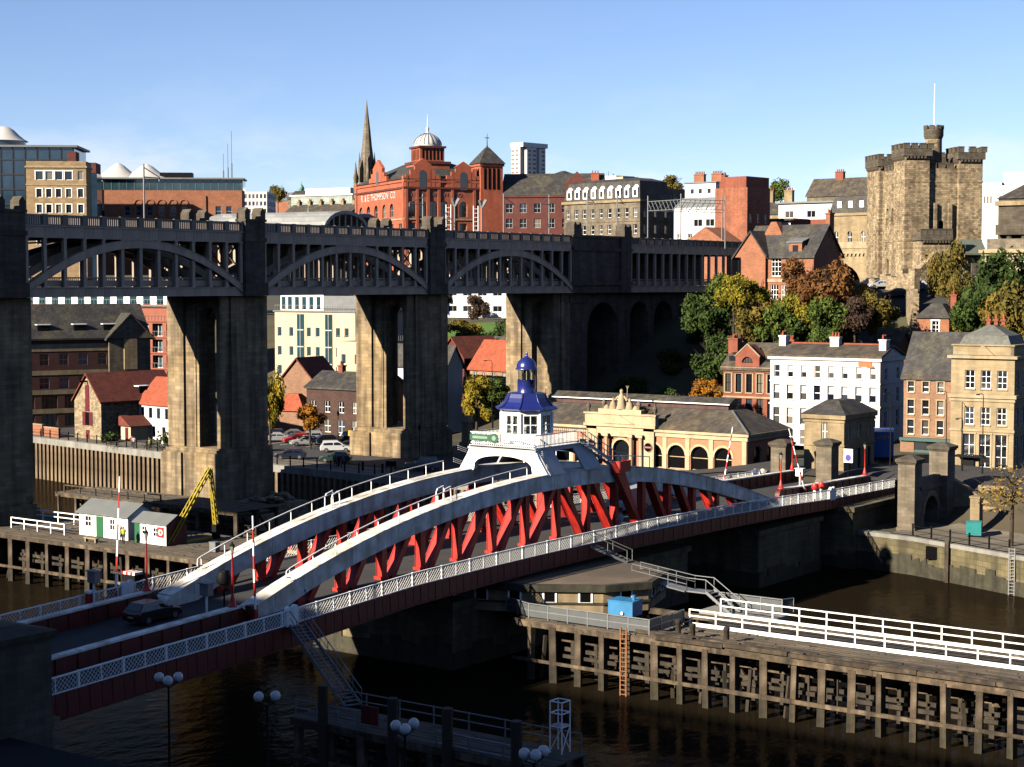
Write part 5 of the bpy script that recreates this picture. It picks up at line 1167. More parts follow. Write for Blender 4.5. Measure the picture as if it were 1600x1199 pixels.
for si, (xa, xb) in enumerate(spans + [(234.0, 272.0)]):
    viad = si == 4
    n = 12 if not viad else 15
    if si == 0: n = 11
    w = (xb-xa)/n
    for yp, s in ((Y0, 1), (Y1, -1)):
        for k in range(n):
            xc = xa+w*(k+0.5)
            o = P(pan, 'parapet_panel', xc, yp-0.1*s, ZF); o.scale = (w/PW,1,1)
            o = P(facme, 'fascia_plate', xc, yp-0.05*s, ZC); o.scale = (w/PW,1,1)
            o = P(botme, 'bottom_plate', xc, yp-0.05*s, ZS); o.scale = (w/PW,1,1)
            if s == 1 or si in (1, 2, 3): o = P(rlme, 'road_railing', xc, yp+0.35*s, ZB); o.scale = (w/PW,1,1)
        for k in range(n+1):
            P(colme, 'column', xa+w*k+(0.25 if k == 0 else -0.25 if k == n else 0), yp, ZB)
        q = MB(); q.box(xa-0.2,yp-0.3,ZF-0.12,xb+0.2,yp+0.3,ZF); q.box(xa-0.2,yp-0.25,ZC-0.15,xb+0.2,yp+0.25,ZC); hb(q, 'cornice_rail', [PAINT_IRON])
        if not viad:
            q = MB(); m = 24; pr = []
            for k in range(m+1):
                u = -1+2*k/m; x = (xa+xb)/2+u*(xb-xa)/2; zt = ZB+0.15+(ZC-0.1-ZB-0.15)*(1-u*u); pr.append((x, zt))
            th = 0.95
            for (x0,z0),(x1,z1) in zip(pr[:-1],pr[1:]):
                for yo in (-0.28, 0.2): q.add([(x0,yp+yo,z0-th),(x1,yp+yo,z1-th),(x1,yp+yo,z1),(x0,yp+yo,z0),(x0,yp+yo+0.08,z0-th),(x1,yp+yo+0.08,z1-th),(x1,yp+yo+0.08,z1),(x0,yp+yo+0.08,z0)],[(0,1,2,3),(7,6,5,4),(3,2,6,7),(4,5,1,0)])
                for dz in (0.0, -th+0.08): q.add([(x0,yp-0.36,z0+dz-0.08),(x1,yp-0.36,z1+dz-0.08),(x1,yp+0.36,z1+dz-0.08),(x0,yp+0.36,z0+dz-0.08),(x0,yp-0.36,z0+dz),(x1,yp-0.36,z1+dz),(x1,yp+0.36,z1+dz),(x0,yp+0.36,z0+dz)],[(0,1,2,3),(7,6,5,4),(0,4,5,1),(2,6,7,3)])
            hb(q, 'arch_rib', [PAINT_IRON])
        for k in ((0, 1, n-2, n-1) if not viad else (0, 1)):
            if s == -1: P(brme, 'lattice_brace', xa+w*(k+0.5), yp-0.2, ZB)
    if si in (1, 2, 3):           # two inner ribs with their hangers
        for yp in (151.4, 154.7):
            for k in range(1, n): P(colme, 'column', xa+w*k, yp, ZB)
            q = MB(); pr = [((xa+xb)/2+(-1+2*k/24)*(xb-xa)/2, ZB+0.15+(ZC-0.1-ZB-0.15)*(1-(-1+2*k/24)**2)) for k in range(25)]
            for (x0,z0),(x1,z1) in zip(pr[:-1],pr[1:]): q.prism([(x0,yp-0.25,z0-0.95),(x1,yp-0.25,z1-0.95),(x1,yp-0.25,z1),(x0,yp-0.25,z0)],(0,0.5,0))
            hb(q, 'arch_rib', [PAINT_IRON])
    q = MB(); q.box(xa-1.5,Y0+0.3,ZF-0.55,xb+1.5,Y1-0.3,ZF-0.2); hb(q, 'rail_deck', [ASPHALT])
    q = MB(); q.box(xa-1.5,Y0+0.35,ZB-0.5,xb+1.5,Y1-0.35,ZB-0.2); hb(q, 'road_deck', [ASPHALT])
    for k in range(n+1):
        q = MB(); x = xa+w*k; q.box(x-0.15,Y0+0.3,ZC-0.25,x+0.15,Y1-0.3,ZF-0.56); hb(q, 'cross_girder', [PAINT_IRON])
    if si in (1, 2, 3):           # cross bracing of the arch ribs under the rail deck
        for k in range(2, n-1, 2):
            q = MB(); x = xa+w*k; q.beam((x,Y0+0.3,ZC-0.5),(x+w,Y1-0.3,ZC-0.5),0.15,0.2); hb(q, 'wind_brace', [PAINT_IRON])
# piers
def pier(name_parent, x0, x1, zbase, south_face=True, solid_to=None):
    ya, yb = 149.35, 157.85
    op0, op1 = 150.0, 153.0
    zt, za = 28.42, 27.2
    q = MB()
    holes = [(yb-(op0+op1)/2, 0.02, op1-op0, za-zbase-6.0, True)]
    zf = zbase+5.2
    if solid_to is None:
        # legs, arch head and reveals: opening runs right through along the bridge
        facade(q, (x0,yb,zf), (0,-1,0), yb-ya, zt-zf, [(yb-(op0+op1)/2, 0.0, op1-op0, za-zf, True)], 1.4)
        xm, ym = x0+5.2, ya+0.65
        facade(q, (xm,ym,zf), (0,1,0), yb-ym, zt-zf, [(153.0-ym, 0.0, 5.2, za-zf, True)], 1.4)
        facade(q, (x1,ya,zf), (0,1,0), 0.65, zt-zf, []); facade(q, (x1,ym,zf), (-1,0,0), x1-xm, zt-zf, [])
        q.quad((x0,ya,zf+0.01),(x1,ya,zf+0.01),(x1,yb,zf+0.01),(x0,yb,zf+0.01))
    else:
        facade(q, (x0,yb,zf), (0,-1,0), yb-ya, zt-zf, [(yb-(op0+op1)/2-0.6, 0.0, op1-op0, za-zf, True)], 0.9)
        q.quad((x0+0.9,yb,zf),(x0+0.9,ya,zf),(x0+0.9,ya,zt),(x0+0.9,yb,zt))
        facade(q, (x1,ya,zf), (0,1,0), yb-ya, zt-zf, [])
    facade(q, (x0,ya,zf), (1,0,0), x1-x0, zt-zf, []); facade(q, (x1,yb,zf), (-1,0,0), x1-x0, zt-zf, [])
    q.quad((x0,ya,zt),(x1,ya,zt),(x1,yb,zt),(x0,yb,zt))
    o = hb(q, 'pier', [STONE_BR])
    q = MB()       # pilaster strips at the corners
    for y in (155.35,): q.box(x0-0.32,y,zf,x0-0.004,yb+0.3,zt-0.02)
    q.box(x0-0.12,op1+0.45,zf,x0-0.004,op1+0.75,za); q.box(x0+0.0+1.55,ya-0.3,zf,x1+0.3,ya-0.004,zt-0.02); q.box(x1+0.004,ya,zf,x1+0.3,ya+1.6,zt-0.02)
    q.build('pilaster', [STONE_BR], o, off=OFF)
    q = MB()
    q.box(x0-0.75,ya-0.7,zbase-6,x1+0.75,yb+0.75,zbase+4.6); q.box(x0-0.55,ya-0.5,zbase+4.6,x1+0.55,yb+0.55,zbase+5.0); q.box(x0-0.25,ya-0.2,zbase+5.0,x1+0.25,yb+0.25,zbase+5.2)
    q.box(x0-1.05,155.2,zbase-6,x0-0.752,yb+0.9,zbase+4.5)
    q.build('pier_base', [STONE_BR], o, off=OFF)
    return o
def tower(parent, xc, w, rail=True):
    for yp, s in ((Y0, 1), (Y1, -1)):
        q = MB(); a, b_ = (yp-0.55, yp+0.9) if s == 1 else (yp-0.9, yp+0.55)
        q.box(xc-w/2,a,28.44,xc+w/2,b_,37.3); q.box(xc-w/2-0.25,a-0.25,28.44,xc+w/2+0.25,b_+0.25,30.0); q.box(xc-w/2-0.15,a-0.15,34.9,xc+w/2+0.15,b_+0.15,35.4); q.box(xc-w/2-0.15,a-0.15,37.3,xc+w/2+0.15,b_+0.15,37.6)
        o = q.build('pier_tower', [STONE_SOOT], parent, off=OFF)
        for dx in (-w/2+0.35, w/2-0.35):
            q = MB(); q.box(xc+dx-0.42,a,37.6,xc+dx+0.42,b_,38.5); q.prism([(xc+dx-0.42,a,38.5),(xc+dx+0.42,a,38.5),(xc+dx,a,39.0)],(0,b_-a,0)); q.build('tower_cap', [STONE_SOOT], parent, off=OFF)
p0 = pier('pier', 105.5, 117.2, 1.5); tower(p0, 114.1, 3.3)
p1 = pier('pier', 145.26, 152.6, 5.0); tower(p1, 149.45, 3.3)
p2 = pier('pier', 179.92, 188.2, 5.0); tower(p2, 184.45, 3.3)
p3 = pier('pier', 214.8, 218.3, 8.0, solid_to=1); 
# masonry approach viaduct with tall arches
q = MB()
xv0, xv1, zb = 218.3, 274.0, 4.0
H = 29.3-zb
hs = [(228.3-xv0, 0.02, 9.0, 26.9-zb, True), (239.0-xv0, 3.0, 5.6, 27.0-zb-3.0, True), (246.6-xv0, 4.0, 6.0, 27.0-zb-4.0, True), (254.2-xv0, 5.0, 6.0, 27.0-zb-5.0, True), (261.8-xv0, 6.0, 6.0, 27.0-zb-6.0, True)]
facade(q, (xv0,149.35,zb), (1,0,0), xv1-xv0, H, hs, 8.3)
facade(q, (xv0,157.85,zb), (0,-1,0), 8.5, H, []); facade(q, (xv1,149.35,zb), (0,1,0), 8.5, H, []); q.quad((xv0,149.35,29.3),(xv1,149.35,29.3),(xv1,157.85,29.3),(xv0,157.85,29.3)); q.quad((xv0,157.7,zb),(xv1,157.7,zb),(xv1,157.7,29.3),(xv0,157.7,29.3))
q.box(243.5,Y1-0.6,29.5,274,Y1-0.35,36.0)
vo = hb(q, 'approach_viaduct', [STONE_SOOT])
q = MB(); q.box(218.3,148.95,28.5,272,149.345,29.3); q.box(218.3,149.05,26.9,223.6,149.346,28.5); q.build('string_course', [STONE_SOOT], vo, off=OFF)
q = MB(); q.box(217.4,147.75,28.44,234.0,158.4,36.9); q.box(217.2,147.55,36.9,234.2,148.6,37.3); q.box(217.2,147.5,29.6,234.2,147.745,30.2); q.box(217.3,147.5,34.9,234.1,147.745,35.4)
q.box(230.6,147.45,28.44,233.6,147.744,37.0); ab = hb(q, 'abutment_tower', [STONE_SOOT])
for x in (218.2, 232.4):
    q = MB(); q.box(x-0.8,147.5,37.3,x+1.4,149.2,38.3)
    for dx in (-0.35, 0.95): q.box(x+dx-0.4,147.55,38.3,x+dx+0.4,149.1,38.8); q.prism([(x+dx-0.4,147.55,38.8),(x+dx+0.4,147.55,38.8),(x+dx,147.55,39.3)],(0,1.5,0))
    q.build('tower_cap', [STONE_SOOT], ab, off=OFF)
# overhead line masts on the rail deck
def mast(x, y, h, arm, lb):
    o = thing('overhead_line_mast', lb, 'railway mast', (x, y, ZF-0.2), 0, 'overhead line masts along the railway')
    q = MB(); q.cyl((0,0,0),(0,0,h),0.11,6); q.build('post', [GALV], o)
    q = MB(); q.cyl((0,0,h-0.4),(arm,arm*0.1,h-1.4),0.06,5); q.cyl((0,0,h-1.5),(arm,arm*0.1,h-1.5),0.06,5); q.cyl((arm,arm*.1,h-1.4),(arm,arm*.1,h-1.9),0.09,5); q.build('bracket', [GALV], o)
    return o
mast(136.2, 152.2, 7.8, 2.6, 'thin overhead line mast in front of the long red brick office')
mast(192.6, 156.8, 6.8, -3.4, 'overhead line mast in front of the orange warehouse lettering')
mast(208.5, 154.2, 7.4, 3.0, 'overhead line mast in front of the dark warehouse wing')
mast(217.8, 152.4, 7.6, -2.6, 'overhead line mast by the abutment tower')
for x, y, lb in ((233,155.5,'overhead line mast in front of the stone terrace, left one'),(238,153,'tall overhead line mast before the stone terrace, right one')):
    mast(x, y, 8.6, 2.2, lb)
for x, y, lb in ((196.5,155.2,'signal ladder mast left of the stair tower'),(202.2,154.6,'signal ladder mast right of the stair tower')):
    o = thing('signal_mast', lb, 'railway signal', (x, y, ZF-0.2), R_(-40))
    q = MB()
    for s in (-0.35, 0.35): q.cyl((s,0,0),(s,0,5.4),0.07,5)
    for k in range(8): q.cyl((-0.35,0,0.6+0.62*k),(0.35,0,0.6+0.62*k),0.05,4)
    q.build('ladder', [PAINT_WHITE], o)
    q = MB(); q.cyl((0.9,0,0),(0.9,0,5.8),0.12,6); q.beam((0.9,0,5.2),(1.5,-0.3,6.3),0.5,0.35); q.beam((0.9,0,5.2),(0.5,-0.3,6.2),0.4,0.3); q.build('signal_head', [GALV], o)
o = thing('catenary_gantry', 'steel lattice gantry spanning the tracks right of the stone terrace', 'gantry', (254, 150.5, ZF-0.2), R_(-20))
q = MB()
for x, y in ((0,0),(0,9),(9,-1),(16,8)): q.cyl((x,y,0),(x,y,9.2),0.12,6)
q.build('post', [GALV], o)
q = MB()
for z in (6.6, 8.2):
    q.beam((0,0,z),(0,9,z),0.1,0.1); q.beam((0,0,z),(9,-1,z),0.1,0.1); q.beam((0,9,z),(16,8,z),0.1,0.1)
for k in range(9): q.beam((0,k,6.6),(0,k+1 if k < 9 else k,8.2),0.09,0.09); q.beam((k,-k/9,6.6),(k+1,-(k+1)/9,8.2),0.09,0.09); q.beam((1.7*k,9-k/9,6.6),(1.7*k+1.7,9-(k+1)/9,8.2),0.09,0.09)
q.build('lattice_beam', [GALV], o)

# ------------------------------------------------------------------ the red and white swing bridge
SW = thing('swing_bridge', 'low red and white swing bridge with two arched trusses and a blue domed control cabin', 'swing bridge', (121, 87.3, 0))
SO = SW.location
def sw(mb, name, mats, parent=None): return mb.build(name, mats, parent or SW, off=SO)
FT = [(58,7.05),(63.5,7.3),(71.7,7.71),(83,8.22),(96.4,8.97),(105,9.13),(112.5,9.22),(127,9.26),(144,9.05),(155,8.72),(165,8.35),(182,8.02),(192,8.0)]
def zdk(x): return lerp(FT, x)-1.05
def zbt(x): return zdk(x)-lerp([(60,1.5),(83,1.42),(112,1.15),(144,1.12),(182,0.75)], x)
NF, FF = 79.2, 95.4
xs = [61+1.5*k for k in range(82)]
def ribbon(y0, y1, dz, mat, name, x0=60, x1=190):
    q = MB(); xx = [x for x in xs if x0 <= x <= x1]
    for a, b_ in zip(xx[:-1], xx[1:]):
        za, zb = zdk(a)+dz, zdk(b_)+dz
        q.add([(a,y0,za-0.3),(b_,y0,zb-0.3),(b_,y1,zb-0.3),(a,y1,za-0.3),(a,y0,za),(b_,y0,zb),(b_,y1,zb),(a,y1,za)], [(0,3,2,1),(4,5,6,7),(0,1,5,4),(2,3,7,6)])
    return sw(q, name, [mat])
ribbon(82.6, 92.0, -0.02, ASPHALT, 'roadway')
ribbon(79.3, 82.55, 0.1, ASPHALT, 'footway'); ribbon(92.05, 95.3, 0.1, ASPHALT, 'footway')
pl = 1.7
q = MB(); q.box(-pl/2,-0.03,0.06,-pl/2+0.07,0.03,1.03); q.box(-pl/2,-0.05,0.98,pl/2,0.05,1.06); q.box(-pl/2,-0.04,0.04,pl/2,0.04,0.10)
w_, h_, p_ = pl, 0.9, 0.30
for s in (1, -1):
    k = -int(h_/p_)-1
    while k*p_ < w_+h_:
        u = k*p_*1.0; pts = []
        # line v = (x-u) for s=1, v = h-(x-u) for s=-1, clipped to the panel
        a, b_ = max(0.0, u), min(w_, u+h_)
        if b_-a > 0.05:
            va, vb = (a-u, b_-u) if s == 1 else (h_-(a-u), h_-(b_-u))
            q.beam((-pl/2+a, 0.012*s, 0.09+va), (-pl/2+b_, 0.012*s, 0.09+vb), 0.022, 0.020)
        k += 1
fpan = q.mesh('lattice_panel', [PAINT_WHITE])
q = MB(); q.box(-0.055,-0.06,0,0.055,0.06,1.1); q.box(-0.07,-0.08,1.1,0.07,0.08,1.13); fpost = q.mesh('fence_post', [PAINT_WHITE])
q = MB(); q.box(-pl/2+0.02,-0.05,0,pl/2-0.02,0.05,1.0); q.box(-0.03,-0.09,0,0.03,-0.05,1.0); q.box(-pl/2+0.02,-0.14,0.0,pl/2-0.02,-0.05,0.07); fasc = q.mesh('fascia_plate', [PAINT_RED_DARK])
n = int((181.5-62)/pl)
for k in range(n):
    x = 62+pl*(k+0.5); za, zb = zdk(x-pl/2), zdk(x+pl/2); ry = -math.atan2(zb-za, pl)
    for y in (NF, FF):
        if y == NF or k % 1 == 0:
            link('lattice_panel', fpan, SW, (x-SO.x, y-SO.y, (za+zb)/2+0.05), (0, ry, 0))
            if k % 2 == 0: link('fence_post', fpost, SW, (x-pl/2-SO.x, y-SO.y, za))
    for y, r in ((NF-0.04, 0), (FF+0.04, math.pi)):
        zb0, zb1 = zbt(x-pl/2), zbt(x+pl/2)
        o = link('fascia_plate', fasc, SW, (x-SO.x, y-SO.y, (zb0+zb1)/2), (0, -math.atan2(zb1-zb0, pl) if r == 0 else math.atan2(zb1-zb0, pl), r)); o.scale = (1,1,(za+zb)/2-(zb0+zb1)/2+0.1)
for x in (83.0, 83.6, 164.6, 165.2):       # rounded end posts at the joints of the swing span
    for y in (NF, FF):
        q = MB(); z = zdk(x); q.box(x-0.28,y-0.12,z,x+0.28,y+0.12,z+1.1); q.cyl((x,y-0.13,z+1.1),(x,y+0.13,z+1.1),0.275,12); sw(q, 'end_post', [PAINT_WHITE])
q = MB()
for y in (81.0, 84.0, 87.3, 90.6, 93.6):
    for a, b_ in zip(xs[::4][:-1], xs[::4][1:]):
        if 84 < a < 163: q.prism([(a,y-0.2,zbt(a)),(b_,y-0.2,zbt(b_)),(b_,y-0.2,zdk(b_)-0.33),(a,y-0.2,zdk(a)-0.33)],(0,0.4,0))
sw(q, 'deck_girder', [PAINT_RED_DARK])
# arched top chords
CT = [(83.2,7.95),(84.6,8.45),(88,9.52),(92.9,10.75),(98,11.85),(104.8,12.95),(111,13.55),(118.3,13.86),(124,13.86),(132.2,13.42),(138,12.62),(142.9,11.66),(147,10.8),(150.8,9.88),(155,8.72),(158.4,7.75)]
cx_ = np.array([a for a, _ in CT]); cz_ = np.array([b for _, b in CT])
pf = np.polyfit((cx_-121)/40, cz_, 6)
def ctop(x): return float(np.polyval(pf, (x-121)/40))
def cth(x): return lerp([(83,0.9),(86,1.35),(150,1.3),(156,1.0),(158.4,0.6)], x)
XC = [83.2+75.2*k/44 for k in range(45)]
posts = [88.2+4.56*k for k in range(15)]
for yc in (83.3, 91.3):
    q = MB(); hw = 0.62
    for a, b_ in zip(XC[:-1], XC[1:]):
        ta, tb = ctop(a), ctop(b_); la, lb_ = ta-cth(a), tb-cth(b_)
        q.add([(a,yc-hw,la),(b_,yc-hw,lb_),(b_,yc+hw,lb_),(a,yc+hw,la),(a,yc-hw,ta),(b_,yc-hw,tb),(b_,yc+hw,tb),(a,yc+hw,ta)], [(0,3,2,1),(0,1,5,4),(2,3,7,6)], 0)
        q.add([(a,yc-hw-0.07,ta),(b_,yc-hw-0.07,tb),(b_,yc+hw+0.07,tb),(a,yc+hw+0.07,ta),(a,yc-hw-0.07,ta+0.06),(b_,yc-hw-0.07,tb+0.06),(b_,yc+hw+0.07,tb+0.06),(a,yc+hw+0.07,ta+0.06)], [(0,3,2,1),(4,5,6,7),(0,1,5,4),(2,3,7,6)], 0)
    for x in XC[::3][1:]:
        t_ = ctop(x); q.box(x-0.07,yc-hw-0.03,t_-cth(x)+0.05,x+0.07,yc+hw+0.03,t_,0)
    for x, s in ((83.2, -1), (158.4, 1)):    # rounded feet
        z0 = zdk(x); q.box(min(x,x-2.2*s),yc-hw-0.04,z0,max(x,x-2.2*s),yc+hw+0.04,ctop(x)-0.2,0); q.cyl((x-0.2*s,yc-hw-0.05,ctop(x)-0.75),(x-0.2*s,yc+hw+0.05,ctop(x)-0.75),0.78,14,0)
        q.prism([(x-2.2*s,yc-hw-.03,z0),(x-6.0*s,yc-hw-.03,ctop(x-6.0*s)-cth(x-6*s)+0.05),(x-2.2*s,yc-hw-.03,ctop(x-2.2*s)-0.1)],(0,2*hw+.06,0),0)
    sw(q, 'arch_chord', [PAINT_WHITE_WORN])
    q = MB()                                # handrail along the top of the chord
    yo = yc-0.5 if yc < 87 else yc+0.3
    hx = [87+2.35*k for k in range(13)]
    for a, b_ in zip(hx[:-1], hx[1:]): q.cyl((a,yo,ctop(a)+1.0),(b_,yo,ctop(b_)+1.0),0.045,5); q.cyl((a,yo,ctop(a)+0.05),(a,yo,ctop(a)+1.0),0.045,5)
    q.cyl((hx[-1],yo,ctop(hx[-1])),(hx[-1],yo,ctop(hx[-1])+1),0.045,5)
    q.path([(hx[0],yo,ctop(hx[0])+1.0),(hx[0]-0.35,yo,ctop(hx[0])+0.85),(hx[0]-0.4,yo,ctop(hx[0])+0.4),(hx[0],yo,ctop(hx[0])+0.35)],0.045,5)
    sw(q, 'chord_handrail', [PAINT_WHITE]); q = MB()
    hx = [127.5+2.3*k for k in range(4)]
    for a, b_ in zip(hx[:-1], hx[1:]): q.cyl((a,yo,ctop(a)+1.0),(b_,yo,ctop(b_)+1.0),0.045,5); q.cyl((a,yo,ctop(a)+0.05),(a,yo,ctop(a)+1.0),0.045,5)
    q.cyl((hx[-1],yo,ctop(hx[-1])),(hx[-1],yo,ctop(hx[-1])+1),0.045,5)
    sw(q, 'chord_handrail', [PAINT_WHITE])
    if True:                               # arched access hoop
        hp = 104.3 if yc < 87 else 100.3
        q = MB()
        for dy in (-0.35, 0.35): q.path([(hp,yc+dy,ctop(hp)),(hp,yc+dy,ctop(hp)+0.9),(hp+0.15,yc+dy,ctop(hp)+1.15),(hp+0.9,yc+dy,ctop(hp+0.9)+1.2),(hp+1.0,yc+dy,ctop(hp+1))],0.05,5)
        sw(q, 'access_hoop', [PAINT_WHITE])
    for k, x in enumerate(posts):
        zb, zt = zdk(x), ctop(x)-cth(x)+0.04
        if zt-zb > 0.5:
            q = MB(); q.box(x-0.22,yc-0.26,zb,x+0.22,yc+0.26,zt); q.box(x-0.27,yc-0.31,zb,x+0.27,yc-0.26,zt); q.box(x-0.27,yc+0.26,zb,x+0.27,yc+0.31,zt); q.box(x-0.36,yc-0.45,zb,x+0.36,yc+0.45,zb+0.25); sw(q, 'truss_post', [PAINT_RED])
        x2 = x+4.56 if x < 120 else x-4.56
        if (x < 120 and k+1 < len(posts)) or (x > 122):
            zt2 = ctop(x2)-cth(x2)+0.1; sx = 1 if x < 120 else -1
            dz_ = max(0.5, ctop(x+2.6*sx)-cth(x+2.6*sx)-zb); run = min(3.3, 0.68*dz_); xe = x+(0.85+run)*sx; pA, pB = Vector((x+0.85*sx,yc,zb+0.05)), Vector((xe,yc,ctop(xe)-cth(xe)+0.12))
            if (pB-pA).z > 0.9:
                q = MB(); q.beam(pA,pB,0.72,0.4,0); d = (pB-pA).normalized(); nrm = Vector((-d.z,0,d.x))*0.22
                for sy in (-0.39, 0.39): q.beam(pA+Vector((0,sy,0)),pB+Vector((0,sy,0)),0.06,0.5,0)
                sw(q, 'truss_diagonal', [PAINT_RED])
    # end stubs under the low ends
    q = MB()
    for x in (86.0, 155.4): q.box(x-0.25,yc-0.3,zdk(x),x+0.25,yc+0.3,ctop(x)-cth(x)+0.1)
    sw(q, 'truss_post', [PAINT_RED])
for x in posts[3:12:2]:                    # overhead ties between the trusses
    q = MB(); z = zdk(x)-0.7; q.beam((x,83.9,z),(x,90.7,z),0.3,0.3); sw(q, 'cross_tie', [PAINT_RED])
# side plate girders of the approaches
def side_girder(x0, x1, y, name):
    q = MB(); a = x0
    while a < x1-0.1:
        b_ = min(a+1.7, x1); za, zb = zdk(a), zdk(b_)
        q.add([(a,y-0.22,za-0.3),(b_,y-0.22,zb-0.3),(b_,y+0.22,zb-0.3),(a,y+0.22,za-0.3),(a,y-0.22,za+1.12),(b_,y-0.22,zb+1.12),(b_,y+0.22,zb+1.12),(a,y+0.22,za+1.12)],[(0,3,2,1),(0,1,5,4),(2,3,7,6)],0)
        q.add([(a,y-0.34,za+1.12),(b_,y-0.34,zb+1.12),(b_,y+0.34,zb+1.12),(a,y+0.34,za+1.12),(a,y-0.34,za+1.26),(b_,y-0.34,zb+1.26),(b_,y+0.34,zb+1.26),(a,y+0.34,za+1.26)],[(0,3,2,1),(4,5,6,7),(0,1,5,4),(2,3,7,6)],1)
        q.box(a+0.8,y-0.3,za-0.2,a+0.9,y+0.3,za+1.1,0); a = b_
    q.cyl((x1-0.1,y-0.25,zdk(x1)+0.45),(x1-0.1,y+0.25,zdk(x1)+0.45),0.75,12,0); q.cyl((x0+0.1,y-0.25,zdk(x0)+0.45),(x0+0.1,y+0.25,zdk(x0)+0.45),0.75,12,0)
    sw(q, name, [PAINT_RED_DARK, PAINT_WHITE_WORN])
side_girder(62.2, 81.8, 82.75, 'side_girder'); side_girder(62.2, 82.2, 91.85, 'side_girder'); side_girder(160, 181.2, 82.75, 'side_girder'); side_girder(164, 181.2, 91.85, 'side_girder')
# control cabin on its portal
def portal(x, th):
    q = MB()
    out = [(82.55,13.8),(83.9,15.75),(83.9,16.0),(90.8,16.0),(90.8,15.75),(92.05,13.8)]
    arc = [(90.6,13.8)]+[(87.3+3.1*math.cos(math.pi*k/12), 13.95+1.3*math.sin(math.pi*k/12)**0.6) for k in range(0,13)]+[(84.0,13.8)]
    n1 = len(arc); m = 14
    # build as a strip between the outline resampled and the arch
    op = []
    tot = [(out[5],0)]
    seg = list(reversed(out)); L_ = [0]
    for a, b_ in zip(seg[:-1], seg[1:]): L_.append(L_[-1]+math.dist(a, b_))
    for k in range(n1):
        d = L_[-1]*k/(n1-1); j = max(i for i in range(len(L_)) if L_[i] <= d+1e-9); j = min(j, len(seg)-2)
        u = (d-L_[j])/(L_[j+1]-L_[j]); op.append((seg[j][0]+(seg[j+1][0]-seg[j][0])*u, seg[j][1]+(seg[j+1][1]-seg[j][1])*u))
    vs = [(x,y,z) for y, z in op]+[(x,y,z) for y, z in arc]+[(x+th,y,z) for y, z in op]+[(x+th,y,z) for y, z in arc]
    fs = []
    for k in range(n1-1):
        fs += [(k,k+1,n1+k+1,n1+k),(2*n1+k+1,2*n1+k,3*n1+k,3*n1+k+1),(k+1,k,2*n1+k,2*n1+k+1),(n1+k,n1+k+1,3*n1+k+1,3*n1+k)]
    q.add(vs, fs, 0)
    return sw(q, 'cabin_portal', [PAINT_WHITE])
po = portal(117.9, 0.5); portal(125.5, 0.5)
for a, b_ in ((118.2,120.4),(123.4,126.0)):
    for (yt, yb_) in ((83.85,82.5),(90.85,92.1)): q = MB(); q.add([(a,yb_,13.86),(b_,yb_,13.86),(b_,yt,15.85),(a,yt,15.85),(a,yb_+0.2*(1 if yb_ < 87 else -1),13.86),(b_,yb_+0.2*(1 if yb_ < 87 else -1),13.86),(b_,yt+0.2*(1 if yb_ < 87 else -1),15.85),(a,yt+0.2*(1 if yb_ < 87 else -1),15.85)],[(0,1,2,3),(4,5,6,7),(0,3,7,4),(1,2,6,5)]); q.build('side_plate', [PAINT_GREY], po, off=SO)
q = MB(); q.box(117.9,83.9,15.9,126.1,90.9,16.08); q.box(117.8,83.8,15.72,126.2,91.0,15.9); pf_ = sw(q, 'cabin_platform', [PAINT_GREY])
for (xa, ya, xb, yb_) in ((118.0,84.0,118.0,90.8),(118.0,84.0,124.2,84.0),(126.0,84.0,126.0,90.8),(118.0,90.8,126.0,90.8)):
    q = MB(); L_ = math.dist((xa,ya),(xb,yb_)); nb = int(L_/0.2); 
    q.beam((xa,ya,17.15),(xb,yb_,17.15),0.07,0.07); q.beam((xa,ya,16.25),(xb,yb_,16.25),0.05,0.05)
    for k in range(nb+1):
        x, y = xa+(xb-xa)*k/nb, ya+(yb_-ya)*k/nb; q.box(x-0.018,y-0.018,16.08,x+0.018,y+0.018,17.12)
    q.build('platform_railing', [PAINT_WHITE], pf_, off=SO)
q = MB(); q.box(117.86,88.4,16.45,117.92,90.8,17.0,0); q.cyl((117.92,88.2,16.72),(117.84,88.2,16.72),0.42,14,0); q.cyl((117.835,88.2,16.72),(117.825,88.2,16.72),0.22,12,1); q.box(117.845,88.9,16.62,117.855,90.5,16.84,1); q.build('crest_panel', [M('dark_crest_green',(0.02,0.12,0.07),0.6,0.2,2.0), M('pale_crest',(0.25,0.42,0.3),0.6,0.2,3.0)], pf_, off=SO)
cxx, cyy = 121.8, 87.6
q = MB(); q.lathe(cxx,cyy,[(2.3,16.08),(2.3,16.95)],8,0,R_(22.5),False)
for k in range(8):
    a = 2*math.pi*k/8+R_(22.5); x, y = cxx+2.24*math.cos(a), cyy+2.24*math.sin(a); q.cyl((x,y,16.95),(x,y,18.75),0.17,6,0,None,False)
q.lathe(cxx,cyy,[(2.3,18.62),(2.35,19.08)],8,0,R_(22.5),False); q.lathe(cxx,cyy,[(0.7,16.95),(0.7,17.7)],8,0)
cb = sw(q, 'control_cabin', [PAINT_WHITE])
fw = 2*2.24*math.sin(math.pi/8)-0.3
cab_glass = bpy.data.materials.new('cabin_window_glass'); cab_glass.use_nodes = True
nn, ll = cab_glass.node_tree.nodes, cab_glass.node_tree.links
gg = nn.new('ShaderNodeBsdfGlossy'); gg.inputs['Roughness'].default_value = 0.03; tt = nn.new('ShaderNodeBsdfTransparent'); tt.inputs['Color'].default_value = (0.75,0.8,0.8,1)
mx_ = nn.new('ShaderNodeMixShader'); mx_.inputs[0].default_value = 0.12; ll.new(tt.outputs[0], mx_.inputs[1]); ll.new(gg.outputs[0], mx_.inputs[2]); ll.new(mx_.outputs[0], nn['Material Output'].inputs['Surface'])
